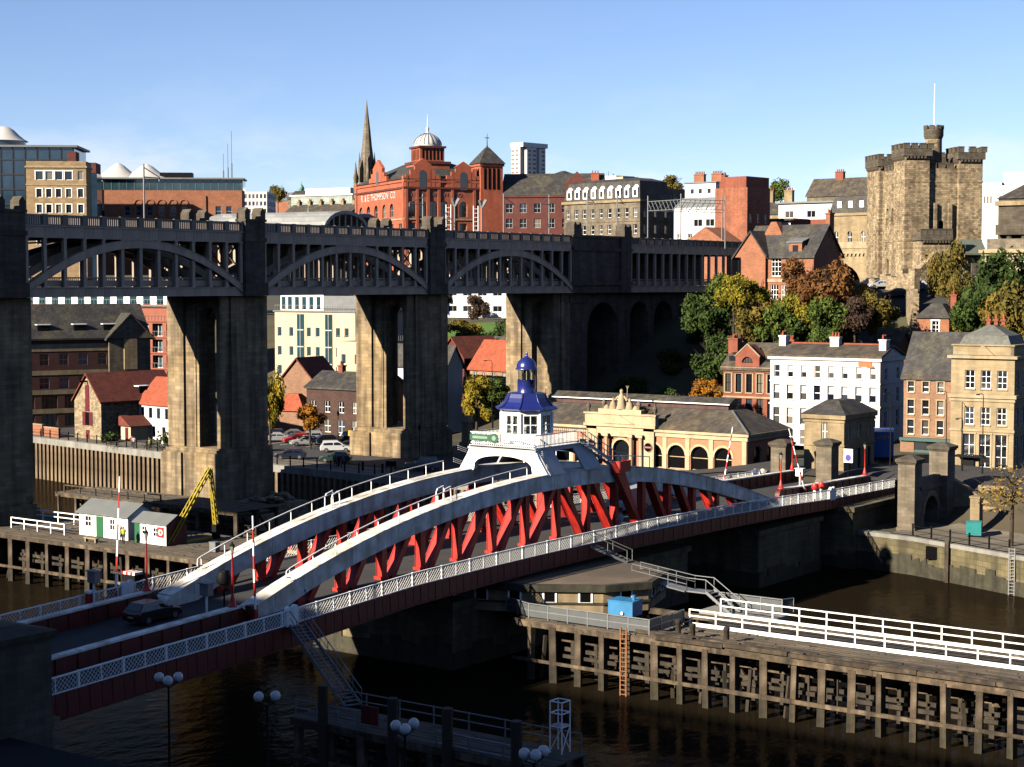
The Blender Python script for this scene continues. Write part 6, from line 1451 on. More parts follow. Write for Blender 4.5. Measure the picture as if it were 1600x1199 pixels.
q = MB(); q.quad((-fw/2,0,0),(fw/2,0,0),(fw/2,0,1.67),(-fw/2,0,1.67),0)
for x, w in ((-fw/2+0.07,.06), (0,.03), (fw/2-0.07,.06)): q.box(x-w,-0.06,0,x+w,0.04,1.67,1)
for z in (0.03, 0.83, 1.64): q.box(-fw/2+0.13,-0.05,z-0.03,-0.03,0.03,z+0.03,1); q.box(0.03,-0.05,z-0.03,fw/2-0.13,0.03,z+0.03,1)
wm_ = q.mesh('window', [cab_glass, PAINT_WHITE])
for k in range(8):
    a = 2*math.pi*k/8+R_(45); r = 2.24*math.cos(math.pi/8); link('window', wm_, cb, (cxx+r*math.cos(a)-SO.x, cyy+r*math.sin(a)-SO.y, 16.95), a+R_(90))
q = MB(); q.box(cxx-0.9,cyy-0.6,16.95,cxx-0.2,cyy+0.4,17.5,0); q.box(cxx+0.4,cyy-1.2,16.95,cxx+0.9,cyy-0.7,17.7,1); q.build('control_desk', [BLIND, PAINT_BLUE_TANK], cb, off=SO)
q = MB(); q.lathe(cxx,cyy,[(2.62,19.0),(2.78,19.08),(2.76,19.16),(2.3,19.38),(1.98,19.7),(1.78,20.05),(1.66,20.4),(1.5,20.46)],8,0,R_(22.5),False)
for k in range(8):
    a = 2*math.pi*k/8+R_(22.5); pr = [(2.78,19.16),(2.32,19.4),(2.0,19.72),(1.8,20.07),(1.68,20.42)]
    for (r0,z0),(r1,z1) in zip(pr[:-1],pr[1:]): q.beam((cxx+r0*math.cos(a),cyy+r0*math.sin(a),z0),(cxx+r1*math.cos(a),cyy+r1*math.sin(a),z1),0.09,0.09,0)
rf_ = q.build('cabin_roof', [PAINT_BLUE], cb, off=SO)
q = MB(); q.lathe(cxx,cyy,[(0.86,20.44),(0.80,20.55),(0.79,21.55),(0.85,21.6)],20,0); q.lathe(cxx,cyy,[(0.3,21.6),(0.36,22.0),(0.25,22.45)],10,2)
for k in range(10):
    a = 2*math.pi*k/10; x, y = cxx+0.78*math.cos(a), cyy+0.78*math.sin(a); q.box(x-0.03,y-0.03,21.6,x+0.03,y+0.03,22.5,3)
q.lathe(cxx,cyy,[(0.97,22.48),(0.98,22.56),(0.88,22.6),(0.86,22.85),(0.74,23.15),(0.5,23.4),(0.2,23.55),(0.1,23.7),(0.13,23.82),(0.03,24.05)],20,0)
q.build('lantern', [PAINT_BLUE, LANTERN_GLASS, BLACK_IRON, LANTERN_GLASS], cb, off=SO)
q = MB(); vs = []
for k in range(16):
    a = 2*math.pi*k/16; vs.append((cxx+0.75*math.cos(a), cyy+0.75*math.sin(a)))
for k in range(16): a, b_ = vs[k], vs[(k+1) % 16]; q.quad((a[0],a[1],21.6),(b_[0],b_[1],21.6),(b_[0],b_[1],22.5),(a[0],a[1],22.5))
q.build('lantern_glazing', [cab_glass], cb, off=SO)
# stair from the platform to the chord, red landing and strut
q = MB(); A_, B2 = Vector((124.8,83.6,16.0)), Vector((128.3,82.6,13.8))
for dy in (-0.45, 0.45): q.beam(A_+Vector((0,dy,0)),B2+Vector((0,dy,0)),0.07,0.25); q.beam(A_+Vector((0,dy,1.05)),B2+Vector((0,dy,1.05)),0.06,0.06)
for k in range(11):
    p = A_.lerp(B2, k/10); q.box(p.x-0.14,p.y-0.45,p.z,p.x+0.14,p.y+0.45,p.z+0.04)
    for dy in (-0.45, 0.45): q.box(p.x-0.02,p.y+dy-0.02,p.z,p.x+0.02,p.y+dy+0.02,p.z+1.05)
sw(q, 'cabin_stair', [PAINT_GREY])
q = MB(); q.box(127.6,81.7,13.3,129.4,82.6,13.45); q.box(127.6,81.65,13.45,129.4,81.7,14.3); q.box(127.55,81.7,13.45,127.6,82.6,14.3); q.box(129.4,81.7,13.45,129.45,82.6,14.3)
q.prism([(127.6,82.0,13.3),(129.0,82.0,13.3),(131.0,82.0,9.6),(130.4,82.0,9.6)],(0,0.5,0)); sw(q, 'red_landing', [PAINT_RED])
for x, z in ((118.3, 15.3), (118.3, 14.2)):
    for y, s in ((83.2-0.45*(15.3-z), -1), (91.4+0.45*(15.3-z), 1)):
        q = MB()
        for k in range(3): q.cyl((x-0.1+0.0,y,z+0.16*k),(x-0.9,y+s*0.35,z+0.32+0.16*k),0.03,4)
        sw(q, 'bird_spike', [PAINT_WHITE])
# abutment pillars of the bridge ends and river piers
def pillar(name, lb, x, y, zb, h, w, mat=None, grp=None):
    o = thing(name, lb, 'pillar', (x, y, zb), 0, grp)
    mat = mat or STONE_LODGE
    q = MB(); q.cbox(0,0,0,w,w,h); q.build('shaft', [mat], o)
    q = MB(); q.cbox(0,0,h,w+0.25,w+0.25,0.18); q.cbox(0,0,h+0.18,w+0.5,w+0.5,0.3); a = w/2+0.25
    q.add([(-a,-a,h+0.48),(a,-a,h+0.48),(a,a,h+0.48),(-a,a,h+0.48),(-a*.35,-a*.35,h+0.85),(a*.35,-a*.35,h+0.85),(a*.35,a*.35,h+0.85),(-a*.35,a*.35,h+0.85)],[(0,1,5,4),(1,2,6,5),(2,3,7,6),(3,0,4,7),(4,5,6,7)]); q.build('capstone', [STONE_SOOT if mat is not STONE_SOOT else STONE_WEED], o)
    q = MB(); q.cbox(0,0,0,w+0.2,w+0.2,h*0.12); q.build('plinth', [mat], o)
    return o
pillar('bridge_end_pillar', 'massive dark stone pillar at the near left end of the swing bridge', 59.6, 79.3, -1, 11.2, 4.4, STONE_SOOT)
pillar('bridge_end_pillar', 'stone gate pillar at the far end of the bridge rail, nearer the river', 171.9, 73.6, 3.2, 7.7, 1.9, STONE_GREY)
pillar('bridge_end_pillar', 'stone gate pillar behind the first one, in front of the corner bank', 178.9, 72.9, 3.2, 8.6, 2.1, STONE_GREY)
pillar('bridge_end_pillar', 'blocky stone gate pillar in front of the toll lodge', 179.8, 87.0, 7.0, 4.4, 1.9, STONE_GREY)
pillar('bridge_end_pillar', 'dark stone gate pillar between the market hall and the lodge', 181.0, 93.4, 7.0, 3.9, 1.9, STONE_GREY)
o = thing('quay_arch', 'dark stone wall with round arch carrying the street over the quay', 'arch', (172.6, 73.0, 3.0))
q = MB(); facade(q, (0,-0.3,0), (1,0,0), 5.6, 5.9, [(2.9,0.9,3.6,3.3,True)], 3.0); q.box(-0.2,-0.5,5.0,5.8,-0.31,5.4,0); q.quad((0,2.6,0),(5.6,2.6,0),(5.6,2.6,5.9),(0,2.6,5.9),1); q.box(0,-0.3,5.9,5.6,0.3,6.3,0)
for k in range(9):
    a0, a1 = math.pi*k/9, math.pi*(k+1)/9-0.03; c_ = (2.9, 2.4)
    P_ = [(c_[0]+rr*math.cos(aa), c_[1]+rr*math.sin(aa)) for rr, aa in ((1.8,a0),(2.4,a0),(2.4,a1),(1.8,a1))]
    q.prism([(u,-0.38,v) for u, v in P_],(0,0.075,0),2)
q.build('arch_wall', [STONE_GREY, GLASS_DARK, STONE_LODGE], o)
o = thing('street_stair_wall', 'sloping stone stair wall running down from the bank to the riverside', 'wall', (180.0, 67.4, 3.4))
q = MB(); q.prism([(0,0,0),(0,4.8,0),(0,4.8,5.2),(0,3.2,4.4),(0,0,2.6)],(1.0,0,0)); q.box(-1.1,-0.6,0,-0.0,1.2,2.6); q.prism([(0.6,-6.5,0),(0.6,0,0),(0.6,0,3.4),(0.6,-6.5,1.4)],(0.8,0,0)); q.build('masonry', [STONE_LODGE], o)
q = MB(); q.box(-0.05,2.2,0.4,-0.004,3.1,2.3); q.build('door', [GLASS_DARK], o)
o = thing('street_retaining_wall', 'stone retaining wall with dark arches along the riverside street', 'wall', (184, 40, 3.4), R_(4))
q = MB(); facade(q, (0,30,0), (0,-1,0), 30, 4.2, [(22,0.2,2.4,2.6,True),(26,0.2,2.4,2.6,True),(17,0.2,2.4,2.6,True)], 0.8); q.box(0.01,0,0,5,30,4.0); q.quad((0.008,0,0),(0.008,30,0),(0.008,30,3.3),(0.008,0,3.3),1); q.box(-0.1,0,4.2,0.4,30,4.5); q.build('masonry', [STONE_LODGE, GLASS_DARK], o)
# stone river piers
def stone_pier(name, lb, x0, x1, y0, y1, top, weed=True):
    o = thing(name, lb, 'bridge pier', ((x0+x1)/2, (y0+y1)/2, -2)); c_ = o.location
    q = MB(); q.box(x0,y0,-2,x1,y1,top-0.5); q.build('masonry', [STONE_QUAY], o, off=c_)
    q = MB(); q.box(x0-0.25,y0-0.25,top-0.5,x1+0.25,y1+0.25,top); q.build('coping', [STONE_QUAY], o, off=c_)
    if weed:
        q = MB(); n = 14
        for k in range(n):
            y = y0+(y1-y0)*k/n; q.box(x0-0.13,y,-2,x0-0.004,y+(y1-y0)/n,random.uniform(1.2,2.6))
        for k in range(n):
            x = x0+(x1-x0)*k/n; q.box(x,y0-0.13,-2,x+(x1-x0)/n,y0-0.004,random.uniform(0.9,1.9))
        q.build('weed_band', [STONE_WEED], o, off=c_)
    return o
stone_pier('central_pier', 'broad stone centre pier under the cabin of the swing bridge', 104.2, 140, 82.0, 96.5, 5.3)
stone_pier('north_pier', 'stone pier under the north end of the swing span', 150.2, 163.8, 80.0, 97.5, 5.7)
stone_pier('abutment', 'stone abutment between the swing bridge and the quay', 166.4, 184, 77.5, 98.0, 6.5)
stone_pier('south_abutment', 'dark stone abutment at the near end of the swing bridge', 50, 63, 78.5, 98.0, 5.3, False)
for k, (x, z) in enumerate(((0,0),)):
    po_ = thing('painted_tide_mark', 'white painted tide figures on the lit stone pier', 'marking', (150.13, 95.6, 3.6))
    lettering(po_, '17', (0,0,0), (R_(90),0,R_(-90)), 1.1, PAINT_WHITE, 'figures')

# octagonal engine house on the island
o = thing('engine_house', 'low stone engine house with flat brown roof on the island under the swing bridge', 'engine house', (115, 80, 4.3))
poly = [(105.0,88.0),(108.6,77.6),(111.6,72.9),(115.0,70.9),(120.6,72.7),(123.6,79.0),(124.5,88.0)]
q = MB(); c_ = o.location
q.prism([(x,y,4.3) for x, y in poly],(0,0,1.7)); q.build('wall', [STONE_LODGE], o, off=c_)
q = MB(); mp = (115.5, 81)
po2 = [(mp[0]+(x-mp[0])*1.035, mp[1]+(y-mp[1])*1.035) for x, y in poly]
q.prism([(x,y,6.0) for x, y in po2],(0,0,0.55),0); q.prism([(mp[0]+(x-mp[0])*1.015,mp[1]+(y-mp[1])*1.015,5.0) for x, y in poly],(0,0,0.16),0)
q.build('parapet', [STONE_WEED], o, off=c_)
q = MB(); q.add([(mp[0]+(x-mp[0])*0.985, mp[1]+(y-mp[1])*0.985, 6.56) for x, y in poly],[tuple(range(len(poly)))]); q.build('roof', [M('brown_felt_roof',(0.22,0.16,0.11),0.9,0.25,0.3,col2=(0.12,0.09,0.065))], o, off=c_)
for i in range(len(poly)-1):
    (xa,ya),(xb,yb_) = poly[i], poly[i+1]; L_ = math.dist((xa,ya),(xb,yb_)); a = math.atan2(yb_-ya, xb-xa); nw = max(1, int(L_/2.0)) if i > 0 else 4
    for k in range(nw):
        u = (k+0.5)/nw; x, y = xa+(xb-xa)*u, ya+(yb_-ya)*u
        q = MB(); q.box(-0.42,-0.05,0,0.42,-0.006,0.75,1); q.box(-0.56,-0.09,-0.12,0.56,-0.006,0,0); q.box(-0.56,-0.07,0,-0.42,-0.006,0.8,0); q.box(0.42,-0.07,0,0.56,-0.006,0.8,0); q.build('window', [PAINT_WHITE, GLASS_DARK], o, (x-c_.x,y-c_.y,5.18-c_.z), a)
o = thing('water_tank', 'bright blue steel tank beside the stone engine house', 'tank', (110.2, 70.0, 4.45), R_(4))
q = MB(); q.box(-0.8,-1.05,0.35,0.8,1.05,1.45); q.box(-0.85,-1.1,1.45,0.85,1.1,1.52); q.build('tank_body', [PAINT_BLUE_TANK], o)
q = MB(); q.cyl((0,-0.75,1.52),(0,-0.75,1.9),0.14,8); q.build('filler_cap', [PAINT_BLUE_TANK], o)
q = MB()
for x in (-0.7,0.7):
    for y in (-0.95,0.95): q.box(x-0.07,y-0.07,0,x+0.07,y+0.07,0.35)
q.build('leg', [BLACK_IRON], o)
q = MB(); q.cyl((-0.81,-0.2,0.6),(-0.95,-0.2,0.6),0.12,8); q.build('valve', [PAINT_WHITE], o)

# ------------------------------------------------------------------ timber jetties
pm = MB(); pm.box(-0.23,-0.23,0,0.23,0.23,6.4); pm.box(-0.25,-0.25,0,0.25,0.25,3.5,1)
tp = pm.mesh('pile', [TIMBER, M('weedy_timber',(0.075,0.058,0.026),0.85,0.5,1.6,streak=0.6,bump=0.6,orand=0.4)])
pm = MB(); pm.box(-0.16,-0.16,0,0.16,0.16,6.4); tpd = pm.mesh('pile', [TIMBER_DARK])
bm_ = MB(); bm_.box(-0.5,-0.11,-0.11,0.5,0.11,0.11); unit = bm_.mesh('plank', [DECK_WOOD])
def jetty(name, lb, x0, x1, y0, y1, ztop, step, rows, walkway=None, deck=True):
    o = thing(name, lb, 'jetty', (x0, y0, 0)); c_ = o.location
    y = y0+0.3; k = 0
    ys2 = []
    while y < y1: ys2.append(y); y += step
    for y in ys2:
        for r, x in enumerate(rows):
            h = (ztop-0.25+2.2)/6.4
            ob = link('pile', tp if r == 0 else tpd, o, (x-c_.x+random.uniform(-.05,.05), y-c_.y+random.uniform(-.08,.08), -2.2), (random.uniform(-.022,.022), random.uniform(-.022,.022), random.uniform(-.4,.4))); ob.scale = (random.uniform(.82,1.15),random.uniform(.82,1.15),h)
    nseg = max(1, int((y1-y0)/5.5)); 
    for r, x in enumerate(rows):
        for k in range(nseg):
            a, b_ = y0+(y1-y0)*k/nseg, y0+(y1-y0)*(k+1)/nseg
            q = MB(); q.box(x-0.24,a+0.01,ztop-0.45,x+0.2,b_-0.01,ztop-0.04); q.build('cap_beam', [TIMBER], o, off=c_)
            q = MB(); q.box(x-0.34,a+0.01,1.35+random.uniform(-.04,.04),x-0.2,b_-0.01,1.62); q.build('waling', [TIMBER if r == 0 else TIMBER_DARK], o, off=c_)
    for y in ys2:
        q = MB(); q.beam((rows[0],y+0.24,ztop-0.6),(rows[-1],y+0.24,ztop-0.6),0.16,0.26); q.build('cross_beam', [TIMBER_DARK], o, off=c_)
    for i, y in enumerate(ys2[:-1]):
        q = MB(); u = random.random(); j = random.uniform(-.25,.25)
        if u < 0.6: q.beam((rows[-1],y+j,1.2+j),(rows[0]+0.3,y+j*.5,ztop-0.9),0.14,0.24)
        else: q.beam((rows[1],y,0.9+j),(rows[1]+0.4,y+step,ztop-1.0),0.15,0.22)
        q.build('brace', [TIMBER_DARK], o, off=c_)
        for zz, mt in ((2.75+j*.3, TIMBER), (1.95-j*.3, TIMBER_DARK)): q = MB(); q.beam((rows[1]-.1,y-0.1,zz),(rows[1]-.1,y+step+0.1,zz+random.uniform(-.1,.1)),0.16,0.3); q.build('rail_beam', [mt], o, off=c_)
        if random.random() < 0.45:
            q = MB(); yy = y+random.uniform(.4,step-.4); q.beam((rows[0]+0.5+random.random(),yy,-1),(rows[0]+0.6+random.random(),yy+random.uniform(-.4,.4),random.uniform(1.5,ztop-0.6)),0.24,0.24); q.build('stub_pile', [TIMBER_DARK], o, off=c_)
        if u > 0.5: q = MB(); q.beam((rows[-1],y,0.6),(rows[-1],y+step,ztop-0.9),0.14,0.22); q.build('brace', [TIMBER_DARK], o, off=c_)
    if deck:
        q = MB(); rnd = random.Random(3); x = x0
        while x < x1-0.05:
            w = rnd.uniform(0.2,0.3); y = y0
            while y < y1:
                l = min(rnd.uniform(2.5,5.0), y1-y); 
                if deck == 'solid' or rnd.random() > 0.1: q.box(x,y+0.02,ztop-0.04,x+w-0.025,y+l-0.02,ztop+rnd.uniform(0.02,0.07))
                y += l
            x += w
        d = q.build('deck_boards', [DECK_WOOD], o, off=c_); d['kind'] = 'stuff'
    return o
ej = jetty('east_jetty', 'long weathered timber jetty with white rails running from the island to the right edge', 105.3, 110.6, 18, 77, 4.45, 2.2, (105.5, 108.2, 110.8, 115.4), deck=True)
q = MB(); rnd = random.Random(5)
for x in (105.2, 105.55, 106.0, 106.5):
    y = 18
    while y < 62:
        l = rnd.uniform(3,6); q.beam((x+rnd.uniform(-.05,.05),y,4.62+rnd.uniform(-.05,.1)),(x+rnd.uniform(-.05,.05),y+l-0.05,4.62+rnd.uniform(-.05,.1)),0.3,0.28); y += l
q.build('edge_baulk', [TIMBER], ej, off=ej.location)
q = MB(); q.box(111.0,18,4.2,115.9,64.5,4.35); q.build('walkway_deck', [TIMBER_DARK], ej, off=ej.location)
def rail_fence(name, lb, pts, z, h, rails, mat, step=2.2, r=0.05, group=None, sheet_=None, toe=None):
    o = thing(name, lb, 'railing', (pts[0][0], pts[0][1], z), 0, group); c_ = o.location
    q = MB(); p = MB(); s_ = MB(); seen = set()
    for (xa,ya),(xb,yb_) in zip(pts[:-1], pts[1:]):
        for hh in rails: q.beam((xa,ya,z+hh),(xb,yb_,z+hh),2*r,2*r)
        if toe: q.beam((xa,ya,z+toe/2),(xb,yb_,z+toe/2),0.07,toe)
        if sheet_: s_.beam((xa,ya,z+h*0.5),(xb,yb_,z+h*0.5),0.02,h*0.8)
        L_ = math.dist((xa,ya),(xb,yb_)); n_ = max(1, round(L_/step))
        for k in range(n_+1): seen.add((round(xa+(xb-xa)*k/n_,3), round(ya+(yb_-ya)*k/n_,3)))
    q.build('rail', [mat], o, off=c_)
    if sheet_: s_.build('infill_sheet', [sheet_], o, off=c_)
    pmm = MB(); pmm.box(-r*1.2,-r*1.2,0,r*1.2,r*1.2,h); pme = pmm.mesh('post', [mat])
    for x, y in sorted(seen): link('post', pme, o, (x-c_.x, y-c_.y, 0))
    return o
rail_fence('jetty_railing', 'white painted rail with thick kick board on the water side of the east jetty walkway', [(111.0,64.8),(111.0,18)], 4.4, 1.3, (1.26,0.8), PAINT_WHITE, 2.2, 0.045, toe=0.3)
rail_fence('jetty_railing', 'white painted rail along the far side of the east jetty walkway', [(115.9,64.9),(115.7,18)], 4.4, 1.35, (1.3,0.75), PAINT_WHITE, 2.2, 0.045, toe=0.2)
rail_fence('island_railing', 'galvanised railing with grey guard sheets round the island corner', [(107.2,79.0),(106.0,76.0),(105.9,65.2),(110.8,65.2)], 4.5, 1.15, (1.12,0.6), GALV, 1.7, 0.035, sheet_=MESH_GREY)
# steps from the engine house level over to the rear of the island
o = thing('island_stair', 'galvanised steel stair with handrails beside the engine house', 'stair', (117.5, 67.2, 4.5)); c_ = o.location
q = MB()
for k in range(7): q.box(116.0,66.0-0.28*k+0.0,4.55+0.2*k*0+0.22*k*0+0.22*(6-k),117.3,66.25-0.28*k,4.6+0.22*(6-k))
for x in (116.0, 117.3): q.beam((x,66.3,6.05),(x,64.0,4.5),0.08,0.22); q.cyl((x,66.3,7.0),(x,64.0,5.5),0.04,5); q.cyl((x,66.3,5.9),(x,66.3,7.0),0.04,5); q.cyl((x,64.0,4.5),(x,64.0,5.5),0.04,5)
q.build('flight', [GALV], o, off=c_)
q = MB(); q.box(116,66.3,5.9,117.3,68.0,6.0)
for x in (116, 117.3):
    q.cyl((x,66.3,7.0),(x,68.0,7.0),0.04,5); q.cyl((x,68,6.0),(x,68,7.0),0.04,5)
    for dz in (0.55, 1.05): q.cyl((x,68,5.95+dz),(x+2.3,74.5,6.1+dz),0.04,5)
    for k in range(4): q.cyl((x+2.3*k/3,68+6.5*k/3,5.9),(x+2.3*k/3,68+6.5*k/3,7.05),0.04,5)
q.beam((116.6,68,5.9),(119,74.5,6.05),1.3,0.1); q.build('gangway', [GALV], o, off=c_)
rail_fence('landing_railing', 'galvanised railing with grey sheets on the ramp behind the east jetty', [(118.5,66.5),(118.5,61.0),(119.6,60.6)], 4.6, 1.1, (1.08,0.55), GALV, 1.6, 0.035, sheet_=MESH_GREY)
o = thing('landing_ramp', 'grey concrete ramp behind the east jetty rails', 'ramp', (117.4, 63.5, 3.0))
q = MB(); q.prism([(-1.2,-3,1.0),(1.2,-3,1.0),(1.2,3.5,1.0),(-1.2,3.5,1.0)],(0,0,0.55)); q.build('slab', [CONCRETE], o)
o = thing('bridge_side_stair', 'short steel stair dropping from the swing bridge footway to the engine house roof', 'stair', (121.5, 78.9, 6.6)); c_ = o.location
q = MB()
for dx in (-0.4, 0.4):
    q.beam((119.4+dx,79.1,8.1),(121.9+dx,77.0,6.6),0.07,0.2); q.cyl((119.4+dx,79.1,9.1),(121.9+dx,77.0,7.6),0.035,5); q.cyl((121.9+dx,77.0,6.6),(121.9+dx,77.0,7.6),0.035,5); q.cyl((120.6+dx,78.1,7.3),(120.6+dx,78.1,8.3),0.035,5)
for k in range(8): q.box(119.2+0.33*k,79.0-0.28*k-0.1,8.0-0.19*k,119.9+0.33*k,79.0-0.28*k+0.1,8.04-0.19*k)
q.build('flight', [GALV], o, off=c_)
o = thing('jetty_ladder', 'orange ladder on the front of the jetty below the railings', 'ladder', (104.95, 66.8, 0)); 
q = MB()
for s in (-0.25, 0.25): q.box(-0.05,s-0.05,-1,0.05,s+0.05,5.0)
q.build('side_rail', [M('orange_ladder_paint',(0.34,0.13,0.04),0.6,0.3,1.5)], o)
q = MB(); q.box(-0.03,-0.2,0,0.03,0.2,0.06); rg = q.mesh('rung', [M('orange_ladder_paint',(0,0,0))])
for k in range(16): link('rung', rg, o, (0,0,-0.6+0.34*k))
for k, (y, x) in enumerate(((62.0,106.6),(59.4,106.9),(63.6,107.3))):
    o = thing('bollard', ['short rusty bollard post at the jetty edge near the ladder','dark timber bollard on the jetty by the white rails','stubby timber post in the rubble of jetty baulks'][k], 'bollard', (x, y, 4.45)); q = MB(); q.lathe(0,0,[(0.22,0),(0.2,0.9),(0.26,0.95),(0.24,1.15)],8); q.build('post', [TIMBER_DARK], o)

wj = jetty('west_jetty', 'timber jetty carrying the white huts on the left of the swing bridge', 109.3, 121.5, 99, 170, 4.75, 2.9, (109.6, 113.5, 117.5, 121.2), deck='solid')
lj = jetty('landing_stage', 'dark shaded timber landing stage at the bottom of the picture', 75.2, 79.0, 52.6, 71.6, 3.8, 2.6, (75.4, 77.2, 78.8), deck='solid')
rail_fence('stage_railing', 'thin pale rail along the far edge of the shaded landing stage', [(78.9,71.4),(78.9,53)], 3.85, 1.1, (1.05,0.55), GALV, 2.6, 0.03)
rail_fence('stage_railing', 'thin pale rail along the near edge of the shaded landing stage', [(75.4,71.4),(75.4,66.4)], 3.85, 1.1, (1.05,0.55), GALV, 1.7, 0.03)
rail_fence('stage_railing', 'low white rail on the near right part of the landing stage', [(75.4,60.5),(75.4,53.4)], 3.85, 0.8, (0.78,0.1), GALV, 2.3, 0.04)
for k, y in enumerate((54.6, 59.4, 63.4, 68.8)):
    o = thing('mooring_pile', ['tall dark mooring pile rightmost on the landing stage','tall dark mooring pile third from the left on the landing stage','tall dark mooring pile second from the left on the landing stage','tall dark mooring pile leftmost on the landing stage'][k], 'mooring pile', (75.0, y, -2)); q = MB(); q.cyl((0,0,0),(0,0,8.2),0.32,10); q.build('post', [TIMBER_DARK], o)
o = thing('navigation_frame', 'small white tubular frame tower on the end of the landing stage', 'frame tower', (78.3, 54.0, 3.85)); q = MB()
for x in (-0.4,0.4):
    for y in (-0.4,0.4): q.cyl((x,y,0),(x,y,2.9),0.045,5)
for z in (1.5, 2.25, 2.9):
    for a, b_ in (((-.4,-.4),(.4,-.4)),((.4,-.4),(.4,.4)),((.4,.4),(-.4,.4)),((-.4,.4),(-.4,-.4))): q.cyl((a[0],a[1],z),(b_[0],b_[1],z),0.04,5)
for a, b_ in (((-.4,-.4),(.4,-.4)),((.4,-.4),(.4,.4)),((-.4,.4),(-.4,-.4))): q.cyl((a[0],a[1],0.1),(b_[0],b_[1],1.5),0.03,5)
q.build('tube_frame', [PAINT_WHITE], o)
q = MB(); q.box(-0.42,-0.42,1.5,0.42,0.42,1.55); q.build('shelf', [GALV], o)
o = thing('stage_stair', 'long steel stair with handrails from the swing bridge down to the landing stage', 'stair', (82.6, 78.6, 3.8)); c_ = o.location
q = MB(); A_, B2 = Vector((83.6,79.0,7.25)), Vector((79.3,70.2,3.85))
sd = Vector((0.9,-0.44,0))*0.55
for s in (-1, 1):
    q.beam(A_+sd*s,B2+sd*s,0.08,0.28); q.cyl(A_+sd*s+Vector((0,0,1.05)),B2+sd*s+Vector((0,0,1.05)),0.04,5); q.cyl(A_+sd*s+Vector((0,0,.55)),B2+sd*s+Vector((0,0,.55)),0.025,5)
    for k in range(8): p = A_.lerp(B2,k/7)+sd*s; q.cyl(p,p+Vector((0,0,1.05)),0.03,5)
q.build('stringer', [GALV], o, off=c_)
q = MB()
for k in range(24): p = A_.lerp(B2,(k+.5)/24); q.beam(p-sd,p+sd,0.24,0.04)
q.build('tread', [GALV], o, off=c_)
o = thing('lifebuoy_board', 'dark red lifebuoy board on the landing stage', 'safety board', (76.0, 66.0, 3.85)); q = MB(); q.box(-0.04,-0.65,0.2,0.04,0.65,1.3); q.build('board', [PAINT_RED_DARK], o)
# timber fender and rocks around the bridge pier
fd = jetty('pier_fender', 'broken timber fender staging around the foot of the bridge pier', 135.5, 142.5, 137, 168, 4.6, 3.0, (135.8, 139.0, 142.0), deck=True)
rail_fence('fender_railing', 'worn timber rail on top of the pier fender staging', [(136.2,167),(136.2,150)], 4.65, 0.9, (0.85,), TIMBER, 3.0, 0.06)
o = thing('stone_rubble', 'heap of pale rubble blocks at the corner of the bridge pier', 'rubble', (149.5, 146.5, 3.2)); q = MB()
for k in range(40):
    x, y = random.uniform(-3.5,4.5), random.uniform(-2.2,1.8); s = random.uniform(0.3,0.75); z = random.uniform(0,1.0)
    q.lathe(x,y,[(s*0.5,z),(s*random.uniform(.8,1.1),z+s*0.4),(s*0.45,z+s*0.85)],6,0,random.random(),False)
q.box(-4,-2.6,-5,5,2.2,0.3); r_ = q.build('rubble', [STONE_RUBBLE], o); r_['kind'] = 'stuff'

# ------------------------------------------------------------------ huts, crane frame and gear on the west jetty
JZ = 4.82
o = thing('site_hut', 'larger white hut with green door and grey felt roof on the jetty', 'hut', (113.2, 129.4, JZ))
q = MB(); facade(q,(0,7.2,0),(0,-1,0),7.2,2.35,[(1.3,0.9,0.95,1.1,False),(4.9,0.8,0.8,1.15,False)],0.1); facade(q,(0,0,0),(1,0,0),3.6,2.35,[]); facade(q,(3.6,0,0),(0,1,0),7.2,2.35,[]); facade(q,(3.6,7.2,0),(-1,0,0),3.6,2.35,[]); q.prism([(0,0,2.35),(3.6,0,2.35),(1.8,0,3.35)],(0,0.1,0)); q.prism([(0,7.1,2.35),(3.6,7.1,2.35),(1.8,7.1,3.35)],(0,0.1,0)); q.build('wall', [PAINT_WHITE], o)
q = MB(); gable_roof(q,0,0,3.6,7.2,2.36,1.02,'y',0.08,0.28,0,0,False); q.build('roof', [M('grey_felt_roof',(0.20,0.215,0.215),0.85,0.15,0.5)], o)
q = MB(); q.box(-0.06,3.6,0.02,-0.004,4.6,2.05); q.build('door', [PAINT_GREEN], o)
q = MB(); q.box(0.9,-0.06,0.02,2.6,-0.004,2.1); q.build('side_door', [PAINT_GREEN], o)
for u, z, w, h in ((1.3,0.9,0.95,1.1),(4.9,0.8,0.8,1.15)): link('window', window_mesh(w,h,2,2,False,GLASS,PAINT_WHITE,None,None,0.1,False,0.05), o, (0.1,7.2-u,z), R_(-90))
o = thing('small_hut', 'smaller white hut with dark red end wall and lifebuoy poster', 'hut', (113.0, 123.7, JZ))
q = MB(); facade(q,(0,4.5,0),(0,-1,0),4.5,2.05,[(1.35,0.85,0.7,0.85,False),(2.95,0.75,0.75,0.9,False)],0.1); facade(q,(2.6,0,0),(0,1,0),4.5,2.05,[]); facade(q,(2.6,4.5,0),(-1,0,0),2.6,2.05,[]); q.build('wall', [PAINT_WHITE], o)
q = MB(); q.box(0,0,0,2.6,0.06,2.05); q.prism([(0,0,2.05),(2.6,0,2.05),(1.3,0,2.75)],(0,0.06,0)); q.build('end_wall', [PAINT_RED_DARK], o)
q = MB(); gable_roof(q,0,0,2.6,4.5,2.06,0.75,'y',0.07,0.2,0,0,False); q.build('roof', [M('grey_felt_roof',(0,0,0))], o)
q = MB(); q.box(-0.06,3.75,0.02,-0.004,4.45,1.9); q.build('door', [PAINT_GREEN], o)
